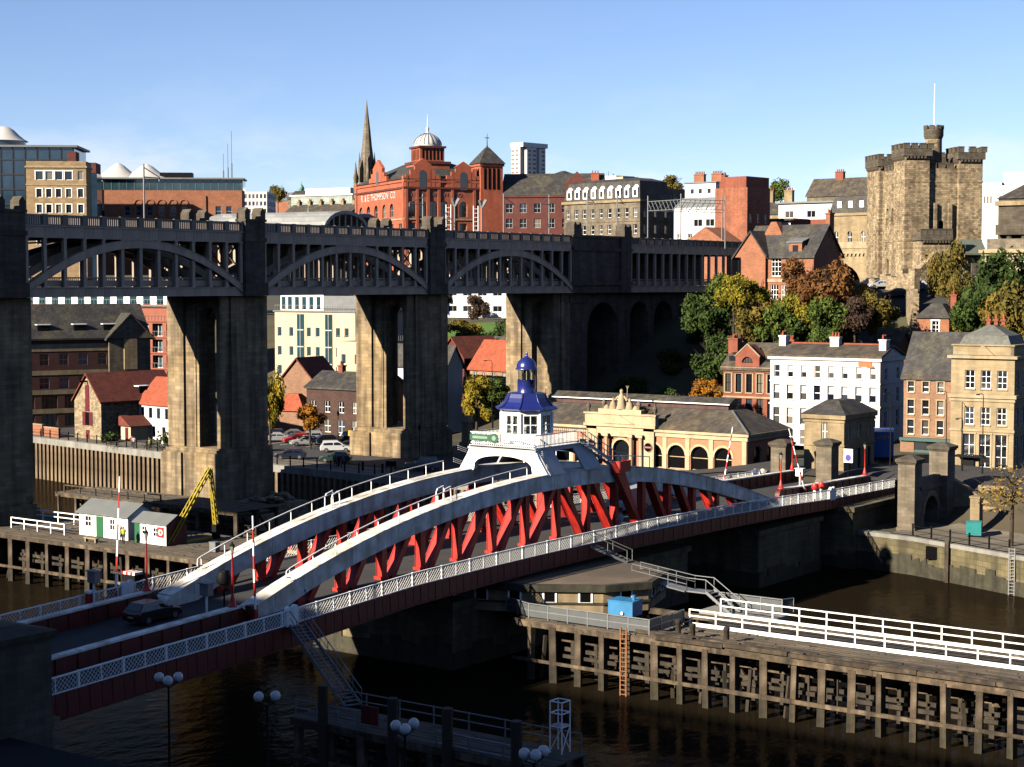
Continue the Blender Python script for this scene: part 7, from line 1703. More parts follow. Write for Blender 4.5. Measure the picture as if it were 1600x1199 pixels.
q = MB(); q.box(-0.05,0.35,0.75,-0.004,1.25,1.75,0); q.cyl((-0.052,0.8,1.25),(-0.06,0.8,1.25),0.3,14,1); q.cyl((-0.061,0.8,1.25),(-0.066,0.8,1.25),0.15,12,0); q.build('poster', [PAINT_RED, PAINT_WHITE], o)
for u, z, w, h in ((1.35,0.85,0.7,0.85),(2.95,0.75,0.75,0.9)): link('window', window_mesh(w,h,2,2,False,GLASS,PAINT_WHITE,None,None,0.1,False,0.05), o, (0.1,4.5-u,z), R_(-90))
o = thing('lifting_frame', 'bright yellow lattice A frame crane leaning beside the small hut', 'crane', (115.5, 123.5, JZ)); c_ = o.location
q = MB(); f1, f2, ap = Vector((113.3,124.0,JZ)), Vector((119.4,123.6,JZ+1.3)), Vector((118.1,123.0,11.9))
def lattice(q, a, b_, w, n):
    d = (b_-a).normalized(); s1 = d.cross(Vector((0,1,0.2))).normalized()*w/2; s2 = d.cross(s1).normalized()*w/2
    cs = [s1+s2, s1-s2, -s1-s2, -s1+s2]
    for s in cs: q.beam(a+s*0.5,b_+s*0.35,0.11,0.11)
    for k in range(n):
        p, r = a.lerp(b_,k/n), a.lerp(b_,(k+1)/n); kk = 0.5-0.15*k/n
        for i in range(4): q.beam(p+cs[i]*kk,r+cs[(i+1) % 4]*kk,0.05,0.05)
lattice(q, f1, ap, 0.85, 12); q.build('lattice_leg', [PAINT_YELLOW], o, off=c_)
q = MB(); lattice(q, f2, ap, 0.7, 10); q.build('rear_leg', [PAINT_YELLOW], o, off=c_)
q = MB(); q.beam(f1+Vector((0,0,.1)),Vector((119.4,123.8,JZ+.1)),0.2,0.2); q.beam(f1+Vector((0.2,0,.1)),Vector((117.0,128,JZ+.1)),0.2,0.2); q.build('ground_beam', [PAINT_YELLOW], o, off=c_)
q = MB(); q.box(119.1,123.3,JZ,119.7,123.9,JZ+1.4); q.build('counterweight', [BLACK_IRON], o, off=c_)
rail_fence('west_jetty_railing', 'white railing on the jetty left of the huts', [(112.2,146),(112.0,137.4),(116.5,137.2)], 4.8, 1.15, (1.1,0.6), PAINT_WHITE, 2.2, 0.05)
rail_fence('west_jetty_railing', 'long white railing running off to the left edge behind the jetty', [(117.5,137.5),(117.5,168)], 4.8, 1.15, (1.1,0.6), PAINT_WHITE, 2.6, 0.05)
o = thing('equipment_box', 'grey steel box standing on the jetty right of the yellow frame', 'box', (113.4, 117.6, JZ)); q = MB(); q.box(-0.3,-0.4,0,0.3,0.4,0.85); q.box(-0.34,-0.44,0.85,0.34,0.44,0.92); q.build('cabinet', [GALV], o)
o = thing('workboat_plank', 'pale timber plank with a red and yellow marker on the jetty', 'plank', (117.0, 109.8, JZ)); q = MB(); q.box(-0.3,-1.6,0,0.3,1.6,0.3,0); q.box(-0.2,1.1,0.3,0.2,1.6,0.75,1); q.box(-0.25,-1.6,0.3,0.25,-1.2,0.6,2); q.build('plank', [STONE_TRIM, PAINT_RED, PAINT_YELLOW], o)
o = thing('timber_bench', 'low pale bench by the jetty edge in front of the hut', 'bench', (110.4, 131.5, JZ)); q = MB(); q.box(-0.2,-0.9,0.35,0.2,0.9,0.45); q.box(-0.15,-0.8,0,0.15,-0.65,0.35); q.box(-0.15,0.65,0,0.15,0.8,0.35); q.build('seat', [STONE_TRIM], o)

# ------------------------------------------------------------------ lamps, barriers, signs
def lamp_red(lb, x, y, h):
    z = zdk(x)+1.2
    o = thing('bridge_lamp', lb, 'lamp post', (x, y, z), 0, 'red lamp posts on the swing bridge')
    q = MB(); q.lathe(0,0,[(0.36,0),(0.33,0.12),(0.22,0.18),(0.2,0.45),(0.13,0.7),(0.08,0.95)],10,0); q.build('base', [PAINT_RED], o)
    q = MB(); q.lathe(0,0,[(0.08,0.95),(0.055,h-0.6),(0.1,h-0.55),(0.05,h-0.5)],8,0); q.build('post', [PAINT_RED], o)
    q = MB(); q.lathe(0,0,[(0.08,h-0.5),(0.17,h-0.05)],6,1,0,False); q.lathe(0,0,[(0.22,h-0.05),(0.08,h+0.12),(0.03,h+0.25)],6,0,0,False); q.build('lantern', [BLACK_IRON, LANTERN_GLASS], o)
lamp_red('red based lamp post by the foot of the nearer white arch', 81.4, 82.75, 4.2)
lamp_red('red lamp post by the foot of the farther white arch, left of the car', 82.0, 91.85, 4.2)
lamp_red('red lamp post where the nearer arch ends towards the town', 160.2, 82.75, 3.6)
lamp_red('red lamp post in front of the gate pillar and toll lodge', 180.6, 91.85, 3.6)
lamp_red('red lamp post rightmost on the bridge, near the blue lorry', 180.6, 82.75, 3.6)
def barrier(lb, x, y, tip, z0=None):
    z = zdk(x)+0.05 if z0 is None else z0
    o = thing('road_barrier', lb, 'barrier', (x, y, z), 0, 'raised striped barriers of the bridge')
    q = MB(); q.box(-0.3,-0.3,0,0.3,0.3,1.15); q.box(-0.4,-0.2,0.5,0.4,0.2,0.95); q.build('drive_post', [PAINT_RED_DARK if z0 is None else BLACK_IRON], o)
    q = MB(); a, b_ = Vector((0,-0.35,0.9)), Vector(tip)
    for k in range(7): q.beam(a.lerp(b_,k/7),a.lerp(b_,(k+1)/7),0.13-0.008*k,0.13-0.008*k,k % 2)
    q.build('boom', [PAINT_WHITE, PAINT_RED], o)
    q = MB(); d = (a-b_).normalized(); q.beam(a,a+d*0.9,0.3,0.25); q.build('counterweight', [PAINT_RED], o)
barrier('upright red and white barrier by the foot of the nearer arch', 82.6, 82.2, (0,-0.2,7.2))
barrier('slightly tilted red and white barrier in front of the white huts', 82.4, 95.9, (1.3,0.6,8.8))
barrier('leaning red and white barrier at the town end near the lodge', 164.6, 82.6, (-2.2,0.4,7.4))
barrier('leaning red and white barrier in front of the market hall arches', 171.5, 96.0, (1.3,-0.6,6.4))
o = thing('barrier_stand', 'black barrier stand with striped top at the jetty edge', 'barrier stand', (108.4, 123.4, 1.5)); q = MB(); q.box(-0.5,-0.9,0,0.5,0.9,1.3,0); q.box(-0.1,-0.1,-3,0.1,0.1,0,0)
for k in range(6): q.box(-0.52,-0.9+0.3*k,1.3,0.52,-0.6+0.3*k,1.55,1+k % 2)
q.build('stand', [BLACK_IRON, PAINT_WHITE, PAINT_RED], o)
o = thing('restriction_sign', 'white parking sign with purple disc on a pole by the lodge', 'road sign', (180.2, 84.6, zdk(180)))
q = MB(); q.cyl((0,0,0),(0,0,3.0),0.05,6); q.build('pole', [BLACK_IRON], o)
q = MB(); q.box(-0.03,-0.55,2.6,0.03,0.55,4.15); q.build('plate', [PAINT_WHITE], o)
q = MB(); q.cyl((-0.032,0,3.15),(-0.045,0,3.15),0.38,18); q.build('disc', [SIGN_PURPLE], o)
lettering(o, 'CONTROLLED\nZONE', (-0.036,0,3.85), (R_(90),0,R_(-90)), 0.17, BLACK_IRON)
for lb, x, y, z, m in (('pale signal box on a white pole beside the roadway behind the car', 80.6, 84.4, 0, GALV), ('pale signal box on a white pole on the far footway by the lattice rail', 79.6, 94.6, 0, GALV), ('white sign board on a post beside the red girder at the town end', 167.4, 84.2, 0, PAINT_WHITE)):
    o = thing('signal_box', lb, 'signal', (x, y, zdk(x))); q = MB(); q.cyl((0,0,0),(0,0,2.0),0.09,6); q.build('pole', [PAINT_WHITE], o); q = MB(); q.box(-0.25,-0.4,2.0,0.25,0.4,2.8); q.box(-0.35,-0.5,2.8,0.3,0.5,2.86); q.build('box', [m], o)
o = thing('traffic_signal', 'dark traffic signal head seen against the arch foot', 'traffic light', (83.4, 85.6, zdk(83))); q = MB(); q.cyl((0,0,0),(0,0,2.2),0.07,6); q.build('pole', [BLACK_IRON], o); q = MB(); q.box(-0.2,-0.3,2.0,0.2,0.3,3.1); q.lathe(-0.05,0,[(0.5,2.2),(0.55,2.6),(0.4,3.0)],8); q.build('signal_head', [BLACK_IRON], o)
o = thing('post_cabinet', 'small red cabinet on the far footway beside the lattice rail', 'cabinet', (79.6, 95.0, zdk(79))); q = MB(); q.box(-0.25,-0.25,0,0.25,0.25,1.25); q.build('body', [PAINT_RED], o); q = MB(); q.box(-0.3,-0.3,1.25,0.3,0.3,1.4); q.build('cap', [PAINT_WHITE], o)
o = thing('control_pedestal', 'pair of red and white control pedestals on the near footway at the span joint', 'control box', (164.0, 80.4, zdk(164)))
for dx in (-0.7, 0.8):
    q = MB(); q.cyl((dx,0,0),(dx,0,1.1),0.16,8,1); q.lathe(dx,0,[(0.28,1.1),(0.42,1.4),(0.3,1.75)],8,0); q.build('pedestal', [PAINT_RED, PAINT_WHITE], o)
# three-globe standards on the south quay
for lb, pts in (('three white globe lamps close below the bridge rail, leftmost cluster', [(57.6,63.7),(57.35,62.8),(58.2,63.0)]), ('white globe lamps second from the left in the dark water', [(57.6,56.9),(58.2,56.4)]), ('three white globes in front of the landing stage', [(57.35,48.3),(57.15,47.6),(58.1,47.9)]), ('three white globes lowest at the bottom edge', [(57.0,41.1),(57.1,40.6),(57.8,40.7)])):
    cx = sum(p[0] for p in pts)/len(pts); cy = sum(p[1] for p in pts)/len(pts)
    o = thing('globe_lamp', lb, 'lamp post', (cx, cy, 5.2), 0, 'white globe lamps on the near quay'); 
    q = MB(); q.lathe(0,0,[(0.2,0),(0.18,0.3),(0.07,0.5),(0.05,5.0)],8); q.build('post', [BLACK_IRON], o)
    for x, y in pts:
        q = MB(); q.lathe(0,0,[(0.02,-0.25),(0.13,-0.215),(0.215,-0.125),(0.25,0),(0.215,0.125),(0.13,0.215),(0.02,0.25)],14); q.build('globe', [GLOBE], o, (x-cx, y-cy, 5.4))
        q = MB(); q.cyl((0,0,4.9),(x-cx,y-cy,5.15),0.03,5); q.build('bracket', [BLACK_IRON], o)
# quay railing with black posts, street lamps, benches
def post_rail(lb, t_, y0, y1, step, zf):
    o = thing('quay_railing', lb, 'railing', (bank(y0)+t_, y0, zf(y0))); c_ = o.location
    pm_ = MB(); pm_.lathe(0,0,[(0.1,0),(0.09,1.15),(0.13,1.2),(0.05,1.3)],6); me = pm_.mesh('post', [BLACK_IRON]); y = y0; q = MB(); prev = None
    while y <= y1:
        p = Vector((bank(y)+t_, y, zf(y))); link('post', me, o, p-c_)
        if prev is not None:
            for hh in (0.55, 1.05): q.cyl(prev+Vector((0,0,hh)),p+Vector((0,0,hh)),0.03,4)
        prev = p; y += step
    q.build('rail', [BLACK_IRON], o, off=c_)
post_rail('black post and rail fence along the sheet piled quay', 0.35, 113, 230, 2.6, lambda y: 6.37)
post_rail('black post and rail fence along the stone riverside walk', 0.6, 40, 73, 2.4, lambda y: 3.94)
def street_lamp(lb, x, y, z, h, arm=1.4, a=0.0, grp=None):
    o = thing('street_lamp', lb, 'street lamp', (x, y, z), a, grp); q = MB(); q.lathe(0,0,[(0.13,0),(0.12,1.0),(0.07,1.1),(0.05,h)],7); q.build('post', [BLACK_IRON], o)
    q = MB(); q.path([(0,0,h),(-0.1,0,h+0.25),(-arm*0.5,0,h+0.4),(-arm,0,h+0.38)],0.04,5); q.box(-arm-0.55,-0.12,h+0.28,-arm,0.12,h+0.42); q.build('lamp_head', [BLACK_IRON], o)
for lb, x, y, z, h in (('street lamp in front of the green shopfront, left one', 195.5, 79.2, 7.8, 9.0), ('short street lamp between the two tall ones at the shopfront', 192, 75.8, 7.8, 6.2), ('street lamp in front of the corner bank edge, right one', 190.5, 72.8, 7.8, 9.2), ('tall street lamp before the cream apartments', 196, 197, 6.3, 15.0), ('street lamp beside the brown brick chimney building', 187, 163, 6.3, 9.5), ('street lamp in front of the pantile house', 206, 154.5, 6.6, 11.5), ('street lamp beside the small hotel sign over the lodge roof', 191.5, 84.5, 7.6, 9.0)):
    street_lamp(lb, x, y, z, h)
for lb, x, y, h in (('small lantern post beside the third bridge pier', 171.5, 140.3, 4.8), ('lantern post on the quay behind the white people carrier', 189, 170, 4.2)):
    o = thing('lantern_post', lb, 'lamp post', (x, y, 6.3)); q = MB(); q.lathe(0,0,[(0.16,0),(0.12,0.6),(0.05,0.8),(0.05,h)],7); q.build('post', [BLACK_IRON], o); q = MB(); q.lathe(0,0,[(0.1,h),(0.24,h+0.45),(0.05,h+0.75)],6); q.build('lantern', [BLACK_IRON], o)
o = thing('stone_gatepost', 'pale tapered stone post standing alone beside the yellow green tree', 'pillar', (195.4, 151.0, 6.3)); q = MB(); q.lathe(0,0,[(1.2,0),(1.15,0.9),(0.85,1.0),(0.75,3.6),(0.95,3.7),(0.9,4.0),(0.35,4.7)],4,0,R_(45),False); q.build('shaft', [STONE_PALE], o)
o = thing('kiosk_crate', 'turquoise wheeled crate standing on the riverside walk', 'crate', (170.6, 66.0, 3.95), R_(20)); q = MB(); q.box(-0.6,-0.75,0.15,0.6,0.75,1.5); q.box(-0.65,-0.8,1.5,0.65,0.8,1.58); q.build('body', [PAINT_TEAL], o); q = MB()
for y in (-0.5,0.5): q.cyl((-0.5,y,0.12),(-0.5,y+0.1,0.12),0.12,8); q.cyl((0.5,y,0.12),(0.5,y+0.1,0.12),0.12,8)
q.build('caster', [RUBBER], o)
o = thing('stone_plinth', 'slim pale stone post beside the turquoise crate', 'pillar', (173.6, 66.9, 3.95)); q = MB(); q.box(-0.5,-0.5,0,0.5,0.5,3.6); q.box(-0.58,-0.58,3.6,0.58,0.58,3.8); q.build('shaft', [STONE_LODGE], o)
o = thing('red_kiosk', 'small bright red post box under the sparse autumn tree', 'post box', (181.2, 65.5, 4.0)); q = MB(); q.lathe(0,0,[(0.42,0),(0.38,0.15),(0.36,1.5),(0.46,1.6),(0.3,1.75)],12); q.build('body', [PAINT_RED], o)
for k, (x, y) in enumerate(((167.5,57),(165.5,54.5),(169.5,59.5))):
    o = thing('riverside_bench', ['dark bench right of the sparse autumn tree','dark bench nearest the right edge of the riverside walk','dark bench beside the trunk of the sparse tree'][k], 'bench', (x, y, 3.95), R_(-30)); q = MB(); q.box(-0.3,-0.9,0.4,0.3,0.9,0.48); q.box(0.25,-0.9,0.5,0.32,0.9,0.95); q.box(-0.2,-0.8,0,0.2,-0.7,0.4); q.box(-0.2,0.7,0,0.2,0.8,0.4); q.build('seat', [BLACK_IRON], o)

for k, (x, y, lb) in enumerate(((166.4,149.6,'black bollard at the quay edge left of the walkers'),(164.0,143.4,'black bollard on the quay between the walkers and the grey off-road car'),(163.6,139.8,'black bollard at the corner of the quay nearest the swing bridge'))):
    o = thing('quay_bollard', lb, 'bollard', (x, y, 6.32)); q = MB(); q.lathe(0,0,[(0.16,0),(0.13,0.9),(0.2,1.0),(0.14,1.15)],8); q.build('post', [BLACK_IRON], o)
o = thing('quay_sign', 'black notice board on two legs on the quay by the third pier', 'sign', (166.2, 140.6, 6.32), R_(20)); q = MB(); q.box(-0.04,-0.7,0.5,0.04,0.7,1.2); q.build('board', [BLACK_IRON], o); q = MB(); q.box(-0.05,-0.7,0,0.05,-0.6,0.5); q.box(-0.05,0.6,0,0.05,0.7,0.5); q.build('leg', [BLACK_IRON], o)
for x, y, lb in ((186.0,165.0,'yellow and white parking meter post beside the copper tree'),(190.6,168.2,'white pay and display sign at the back of the quay car park')):
    o = thing('parking_sign', lb, 'sign', (x, y, 6.3)); q = MB(); q.cyl((0,0,0),(0,0,2.0),0.05,6); q.build('pole', [GALV], o); q = MB(); q.box(-0.05,-0.35,1.7,0.05,0.35,2.5); q.build('plate', [PAINT_YELLOW if 'yellow' in lb else PAINT_WHITE], o)

# ------------------------------------------------------------------ vehicles
PAINTS = {}
def paint(name, col): 
    m = M('car_paint_'+name, col, 0.28, 0.05, 1.0, spec=0.6); return m
wq = MB(); wq.cyl((0,-0.1,0),(0,0.1,0),0.32,16); wheel_me = wq.mesh('wheel', [RUBBER])
rq_ = MB(); rq_.cyl((0,-0.125,0),(0,0.125,0),0.2,10); rim_me = rq_.mesh('rim', [CHROME])
TYPES = {
 'hatch':  dict(L=4.1, W=1.7, body=[(-2.05,0.3),(-2.08,0.75),(-1.95,0.92),(0.75,0.92),(1.75,0.76),(2.02,0.58),(2.05,0.3)], roof=[(-1.92,0.92),(-1.45,1.42),(0.05,1.46),(0.95,0.9)]),
 'mpv':    dict(L=4.4, W=1.75, body=[(-2.2,0.3),(-2.22,0.8),(-2.1,0.98),(1.0,0.98),(1.95,0.8),(2.15,0.6),(2.2,0.3)], roof=[(-2.08,0.98),(-1.8,1.6),(0.2,1.64),(1.25,0.96)]),
 'suv':    dict(L=4.5, W=1.8, body=[(-2.2,0.42),(-2.25,0.95),(-2.2,1.08),(0.9,1.08),(2.0,1.0),(2.2,0.8),(2.22,0.42)], roof=[(-2.15,1.08),(-1.95,1.72),(0.1,1.74),(0.85,1.07)]),
 'saloon': dict(L=4.5, W=1.74, body=[(-2.25,0.3),(-2.28,0.78),(-2.15,0.94),(0.8,0.92),(1.95,0.76),(2.2,0.58),(2.25,0.3)], roof=[(-1.75,0.94),(-1.0,1.4),(0.1,1.42),(1.05,0.9)]),
}
def car(label, x, y, z, ang, kind, mat, group, plate=PAINT_WHITE):
    s = TYPES[kind]; hw = s['W']/2
    o = thing('parked_car' if 'bridge' not in label else 'moving_car', label, 'car', (x, y, z), R_(ang), group)
    q = MB(); b = s['body']; n = len(b)
    vs = []
    for yy, sc_ in ((-hw,1),(-hw+0.06,1),(hw-0.06,1),(hw,1)):
        for (px, pz) in b:
            e_ = 0.97 if abs(yy) == hw else 1.0
            vs.append((px*e_, yy, 0.3+(pz-0.3)*(0.96 if abs(yy) == hw else 1.0) if pz > 0.3 else pz))
    fs = [tuple(range(n-1,-1,-1)), tuple(range(3*n,4*n))]
    for r in range(3): fs += [(r*n+i, r*n+(i+1) % n, (r+1)*n+(i+1) % n, (r+1)*n+i) for i in range(n)]
    q.add(vs, fs, 0)
    rf = s['roof']; t = 0.17; m = len(rf)
    lo = lambda k: hw-0.05-(t if rf[k][1] > 1.2 else 0.02)
    vs = [(rf[k][0], -lo(k), rf[k][1]) for k in range(m)]+[(rf[k][0], lo(k), rf[k][1]) for k in range(m)]
    q.add(vs, [tuple(range(m-1,-1,-1)), tuple(range(m,2*m))]+[(i,i+1,m+i+1,m+i) for i in range(m-1)], 0)
    q.build('body', [mat], o)
    q = MB()            # windows sit a little proud of the pillars
    for sgn in (-1, 1):
        P_ = lambda k, ax, az: (rf[k][0]+ax, sgn*(lo(k)+0.012), rf[k][1]+az)
        a, b_, c_, d = P_(0,0.28,0.03), P_(1,0.16,-0.1), P_(2,0.0,-0.1), P_(3,-0.3,0.04)
        mid = (rf[0][0]+rf[3][0])/2+0.05
        def at(u0, u1, f):
            pass
        bm = (mid-0.06, sgn*(lo(0)+0.012), rf[0][1]+0.035); tm = (mid-0.06, sgn*(lo(1)+0.012), rf[1][1]-0.09)
        bm2 = (mid+0.06, bm[1], bm[2]); tm2 = (mid+0.06, tm[1], tm[2])
        for quad in ((a,bm,tm,b_),(bm2,d,c_,tm2)): q.quad(*quad)
    k_ = 0.012
    w2, w3 = lo(2)-0.08, lo(3)-0.1
    q.quad((rf[2][0]+0.08,-w2,rf[2][1]-0.03+k_),(rf[2][0]+0.08,w2,rf[2][1]-0.03+k_),(rf[3][0]-0.08+k_,w3,rf[3][1]+0.07+k_),(rf[3][0]-0.08+k_,-w3,rf[3][1]+0.07+k_))
    w0, w1 = lo(0)-0.12, lo(1)-0.1
    dx, dz = rf[1][0]-rf[0][0], rf[1][1]-rf[0][1]
    q.quad((rf[0][0]+dx*0.12-k_*2,-w0,rf[0][1]+dz*0.12+k_),(rf[0][0]+dx*0.12-k_*2,w0,rf[0][1]+dz*0.12+k_),(rf[0][0]+dx*0.86-k_*2,w1,rf[0][1]+dz*0.86+k_),(rf[0][0]+dx*0.86-k_*2,-w1,rf[0][1]+dz*0.86+k_))
    q.build('window', [CARGLASS], o)
    for wx in (-s['L']*0.31, s['L']*0.31):
        for sy in (-hw+0.08, hw-0.08):
            w = link('wheel', wheel_me, o, (wx, sy, 0.32)); link('rim', rim_me, w)
    fx, rx = s['body'][-2][0], s['body'][1][0]; fz, rz = s['body'][-2][1], s['body'][1][1]
    for sy in (-1, 1):
        q = MB(); q.box(fx-0.14,sy*(hw-0.36)-0.17,fz-0.02,fx+0.03,sy*(hw-0.36)+0.17,fz+0.13); q.build('headlight', [LANTERN_GLASS], o)
        q = MB(); q.box(rx-0.03,sy*(hw-0.25)-0.15,rz-0.12,rx+0.12,sy*(hw-0.25)+0.15,rz+0.08); q.build('tail_light', [LAMP_RED], o)
        q = MB(); q.box(0.75,sy*(hw+0.09)-0.08,0.92,0.9,sy*(hw+0.09)+0.08,1.05); q.build('wing_mirror', [mat], o)
    q = MB(); q.box(rx-0.045,-0.26,0.5,rx-0.02,0.26,0.61); q.build('number_plate', [plate], o)
    q = MB(); q.box(-s['L']/2+0.1,-hw-0.012,0.27,s['L']/2-0.15,hw+0.012,0.34); q.build('sill_trim', [RUBBER], o)
    return o
SILV = paint('silver', (0.46,0.48,0.50)); WHT = paint('white', (0.72,0.73,0.74)); REDP = paint('red', (0.42,0.012,0.014)); BLK = paint('black', (0.010,0.011,0.013)); NAVY = paint('navy', (0.012,0.02,0.045)); GRNP = paint('dark_green', (0.014,0.045,0.04)); BLU = paint('light_blue', (0.25,0.36,0.52)); GRYP = paint('grey', (0.16,0.18,0.20))
CP = 'cars parked on the quay'
gz = 6.30
car('black hatchback driving on the shaded approach of the bridge', 79.6, 88.6, zdk(79.6), 4, 'hatch', BLK, None, PAINT_YELLOW)
car('silver saloon at the left end of the quay car park row', 186.3, 180.4, gz, 140, 'saloon', SILV, CP)
car('bright red hatchback between two silver cars on the quay', 187.0, 176.6, gz, 150, 'hatch', REDP, CP)
car('silver hatchback right of the red car on the quay', 184.7, 172.8, gz, 143, 'hatch', SILV, CP)
car('white people carrier in the middle of the quay car park', 180.3, 162.6, gz, -48, 'mpv', WHT, CP)
car('pale blue hatchback half hidden by the bridge pier', 188.4, 165.8, gz, 140, 'hatch', BLU, CP)
car('black hatchback in the foreground of the quay car park, near the pier', 169.4, 161.0, gz, 128, 'hatch', NAVY, CP)
car('dark green hatchback beside the walking couple on the quay', 169.8, 153.2, gz, 120, 'hatch', GRNP, CP)
car('dark off-road car behind the white people carrier', 191.5, 170.6, gz, 100, 'suv', BLK, CP)
car('dark grey saloon behind the silver saloon, far row', 191.8, 182.0, gz, 140, 'saloon', GRYP, CP)
car('dark red saloon peeping out beside the bridge pier', 174.5, 172.5, gz, 140, 'saloon', paint('maroon',(0.06,0.01,0.015)), CP)
car('grey off-road car parked in front of the third bridge pier', 168.6, 137.6, gz, 130, 'suv', GRYP, CP)
car('silver estate at the back of the quay car park near the copper tree', 189.6, 176.6, gz, 144, 'mpv', SILV, CP)
car('blue hatchback in the back row behind the red hatchback', 190.4, 184.6, gz, 140, 'hatch', NAVY, CP)
car('black saloon squeezed between the second bridge pier and the silver saloon', 184.6, 184.2, gz, 150, 'saloon', BLK, CP)
car('pale grey hatchback behind the white people carrier, left of the off-road car', 187.4, 171.6, gz, 150, 'hatch', paint('stone',(0.3,0.3,0.29)), CP)
KP = 'cars parked below the keep'
for lb, x, y, a, kd, m in (('white coupe leftmost under the keep wall', 270.4, 121.6, 140, 'saloon', WHT), ('silver estate in the middle under the keep wall', 273.2, 119.6, 150, 'mpv', SILV), ('dark blue car in front of the cars below the keep', 267.2, 117.3, 130, 'saloon', NAVY), ('grey hatchback right of the silver estate below the keep', 273.0, 116.4, 110, 'hatch', SILV), ('blue car in the shade beside the railway arch', 276.5, 126.0, 60, 'hatch', NAVY)):
    car(lb, x, y, ground_z(x, y)+0.42, a, kd, m, KP)
o = thing('delivery_van', 'white delivery van crossing the bridge behind the red trusses', 'van', (140.0, 88.6, zdk(140)), R_(180))
q = MB(); q.prism([(-2.7,-0.95,0.4),(2.4,-0.95,0.4),(2.7,-0.95,0.7),(2.6,-0.95,1.1),(1.9,-0.95,1.3),(1.2,-0.95,2.3),(-2.6,-0.95,2.4),(-2.7,-0.95,2.2)],(0,1.9,0)); q.build('body', [WHT], o)
q = MB(); q.quad((1.93,-0.8,1.33),(1.93,0.8,1.33),(1.27,0.8,2.24),(1.27,-0.8,2.24)); q.quad((1.0,-0.962,1.3),(1.7,-0.962,1.3),(1.2,-0.962,2.1),(1.0,-0.962,2.1)); q.quad((1.0,0.962,1.3),(1.7,0.962,1.3),(1.2,0.962,2.1),(1.0,0.962,2.1)); q.build('window', [CARGLASS], o)
for wx in (-1.7, 1.7):
    for sy in (-0.85, 0.85): w = link('wheel', wheel_me, o, (wx, sy, 0.34)); link('rim', rim_me, w)
o = thing('box_lorry', 'blue box lorry with orange lettering behind the toll lodge', 'lorry', (199.0, 88.7, 7.9), R_(204))
q = MB(); q.box(-2.4,-1.2,0.9,3.6,1.2,4.0); q.build('cargo_box', [M('lorry_blue',(0.025,0.12,0.45),0.5,0.08,0.5)], o)
q = MB(); q.box(-4.0,-1.1,0.5,-2.5,1.1,2.7); q.build('cab', [M('lorry_blue',(0,0,0))], o)
q = MB(); q.box(-4.0,-0.9,0.5,3.6,0.9,0.9); q.build('chassis', [BLACK_IRON], o)
for wx in (-3.2, 2.4):
    for sy in (-1.0, 1.0): q = MB(); q.cyl((wx,sy-0.15,0.48),(wx,sy+0.15,0.48),0.48,14); q.build('wheel', [RUBBER], o)
lettering(o, 'NORTH', (0.6,-1.215,3.1), (R_(90),0,0), 0.75, M('orange_gold',(0.75,0.42,0.08),0.6,0.05,1))
lettering(o, 'NORTH', (3.615,0.1,3.1), (R_(90),0,R_(90)), 0.62, M('orange_gold',(0,0,0)))

# ------------------------------------------------------------------ people
def person_mesh(kind):
    """Standing or walking figure grown over a skeleton as one continuous surface."""
    st = 0.16 if kind == 'walk' else 0.08
    J = {'pel':(0,0,0.95),'wa':(0,0,1.1),'ch':(0,0,1.33),'ne':(0.01,0,1.5),'he':(0.03,0,1.6),'to':(0.02,0,1.72),
         'lh':(0,0.1,0.9),'lk':(st,0.11,0.5),'la':(st*0.8,0.11,0.09),'lf':(st*0.8+0.17,0.12,0.04),'rh':(0,-0.1,0.9),'rk':(-st*0.2,-0.11,0.5),'ra':(-st*1.6,-0.11,0.1),'rf':(-st*1.6+0.16,-0.12,0.04),
         'ls':(0,0.19,1.42),'le':(-0.06,0.26,1.15),'lw':(0.08,0.26,0.92),'lx':(0.12,0.25,0.83),'rs':(0,-0.19,1.42),'re':(0.0,-0.26,1.15),'rw':(0.16,-0.25,0.95),'rx':(0.21,-0.24,0.87)}
    Rd = {'pel':.15,'wa':.135,'ch':.15,'ne':.06,'he':.105,'to':.085,'lh':.1,'lk':.07,'la':.05,'lf':.045,'rh':.1,'rk':.07,'ra':.05,'rf':.045,'ls':.07,'le':.05,'lw':.038,'lx':.04,'rs':.07,'re':.05,'rw':.038,'rx':.04}
    E_ = [('pel','wa'),('wa','ch'),('ch','ne'),('ne','he'),('he','to'),('pel','lh'),('lh','lk'),('lk','la'),('la','lf'),('pel','rh'),('rh','rk'),('rk','ra'),('ra','rf'),('ch','ls'),('ls','le'),('le','lw'),('lw','lx'),('ch','rs'),('rs','re'),('re','rw'),('rw','rx')]
    ks = list(J); me = bpy.data.meshes.new('skeleton'); me.from_pydata([J[k] for k in ks], [(ks.index(a), ks.index(b)) for a, b in E_], [])
    ob = bpy.data.objects.new('skeleton', me); COL.objects.link(ob)
    ob.modifiers.new('Skin', 'SKIN'); sm = ob.modifiers.new('Sub', 'SUBSURF'); sm.levels = 1; sm.render_levels = 1
    for i, k in enumerate(ks):
        v = me.skin_vertices[0].data[i]; v.radius = (Rd[k], Rd[k]*(1.25 if k in ('ch','wa','pel') else 1)); v.use_root = (i == 0)
    dg = bpy.context.evaluated_depsgraph_get()
    out = bpy.data.meshes.new_from_object(ob.evaluated_get(dg)); out.name = 'person'
    bpy.data.objects.remove(ob)
    return out
PM = {k: person_mesh(k) for k in ('stand', 'walk')}
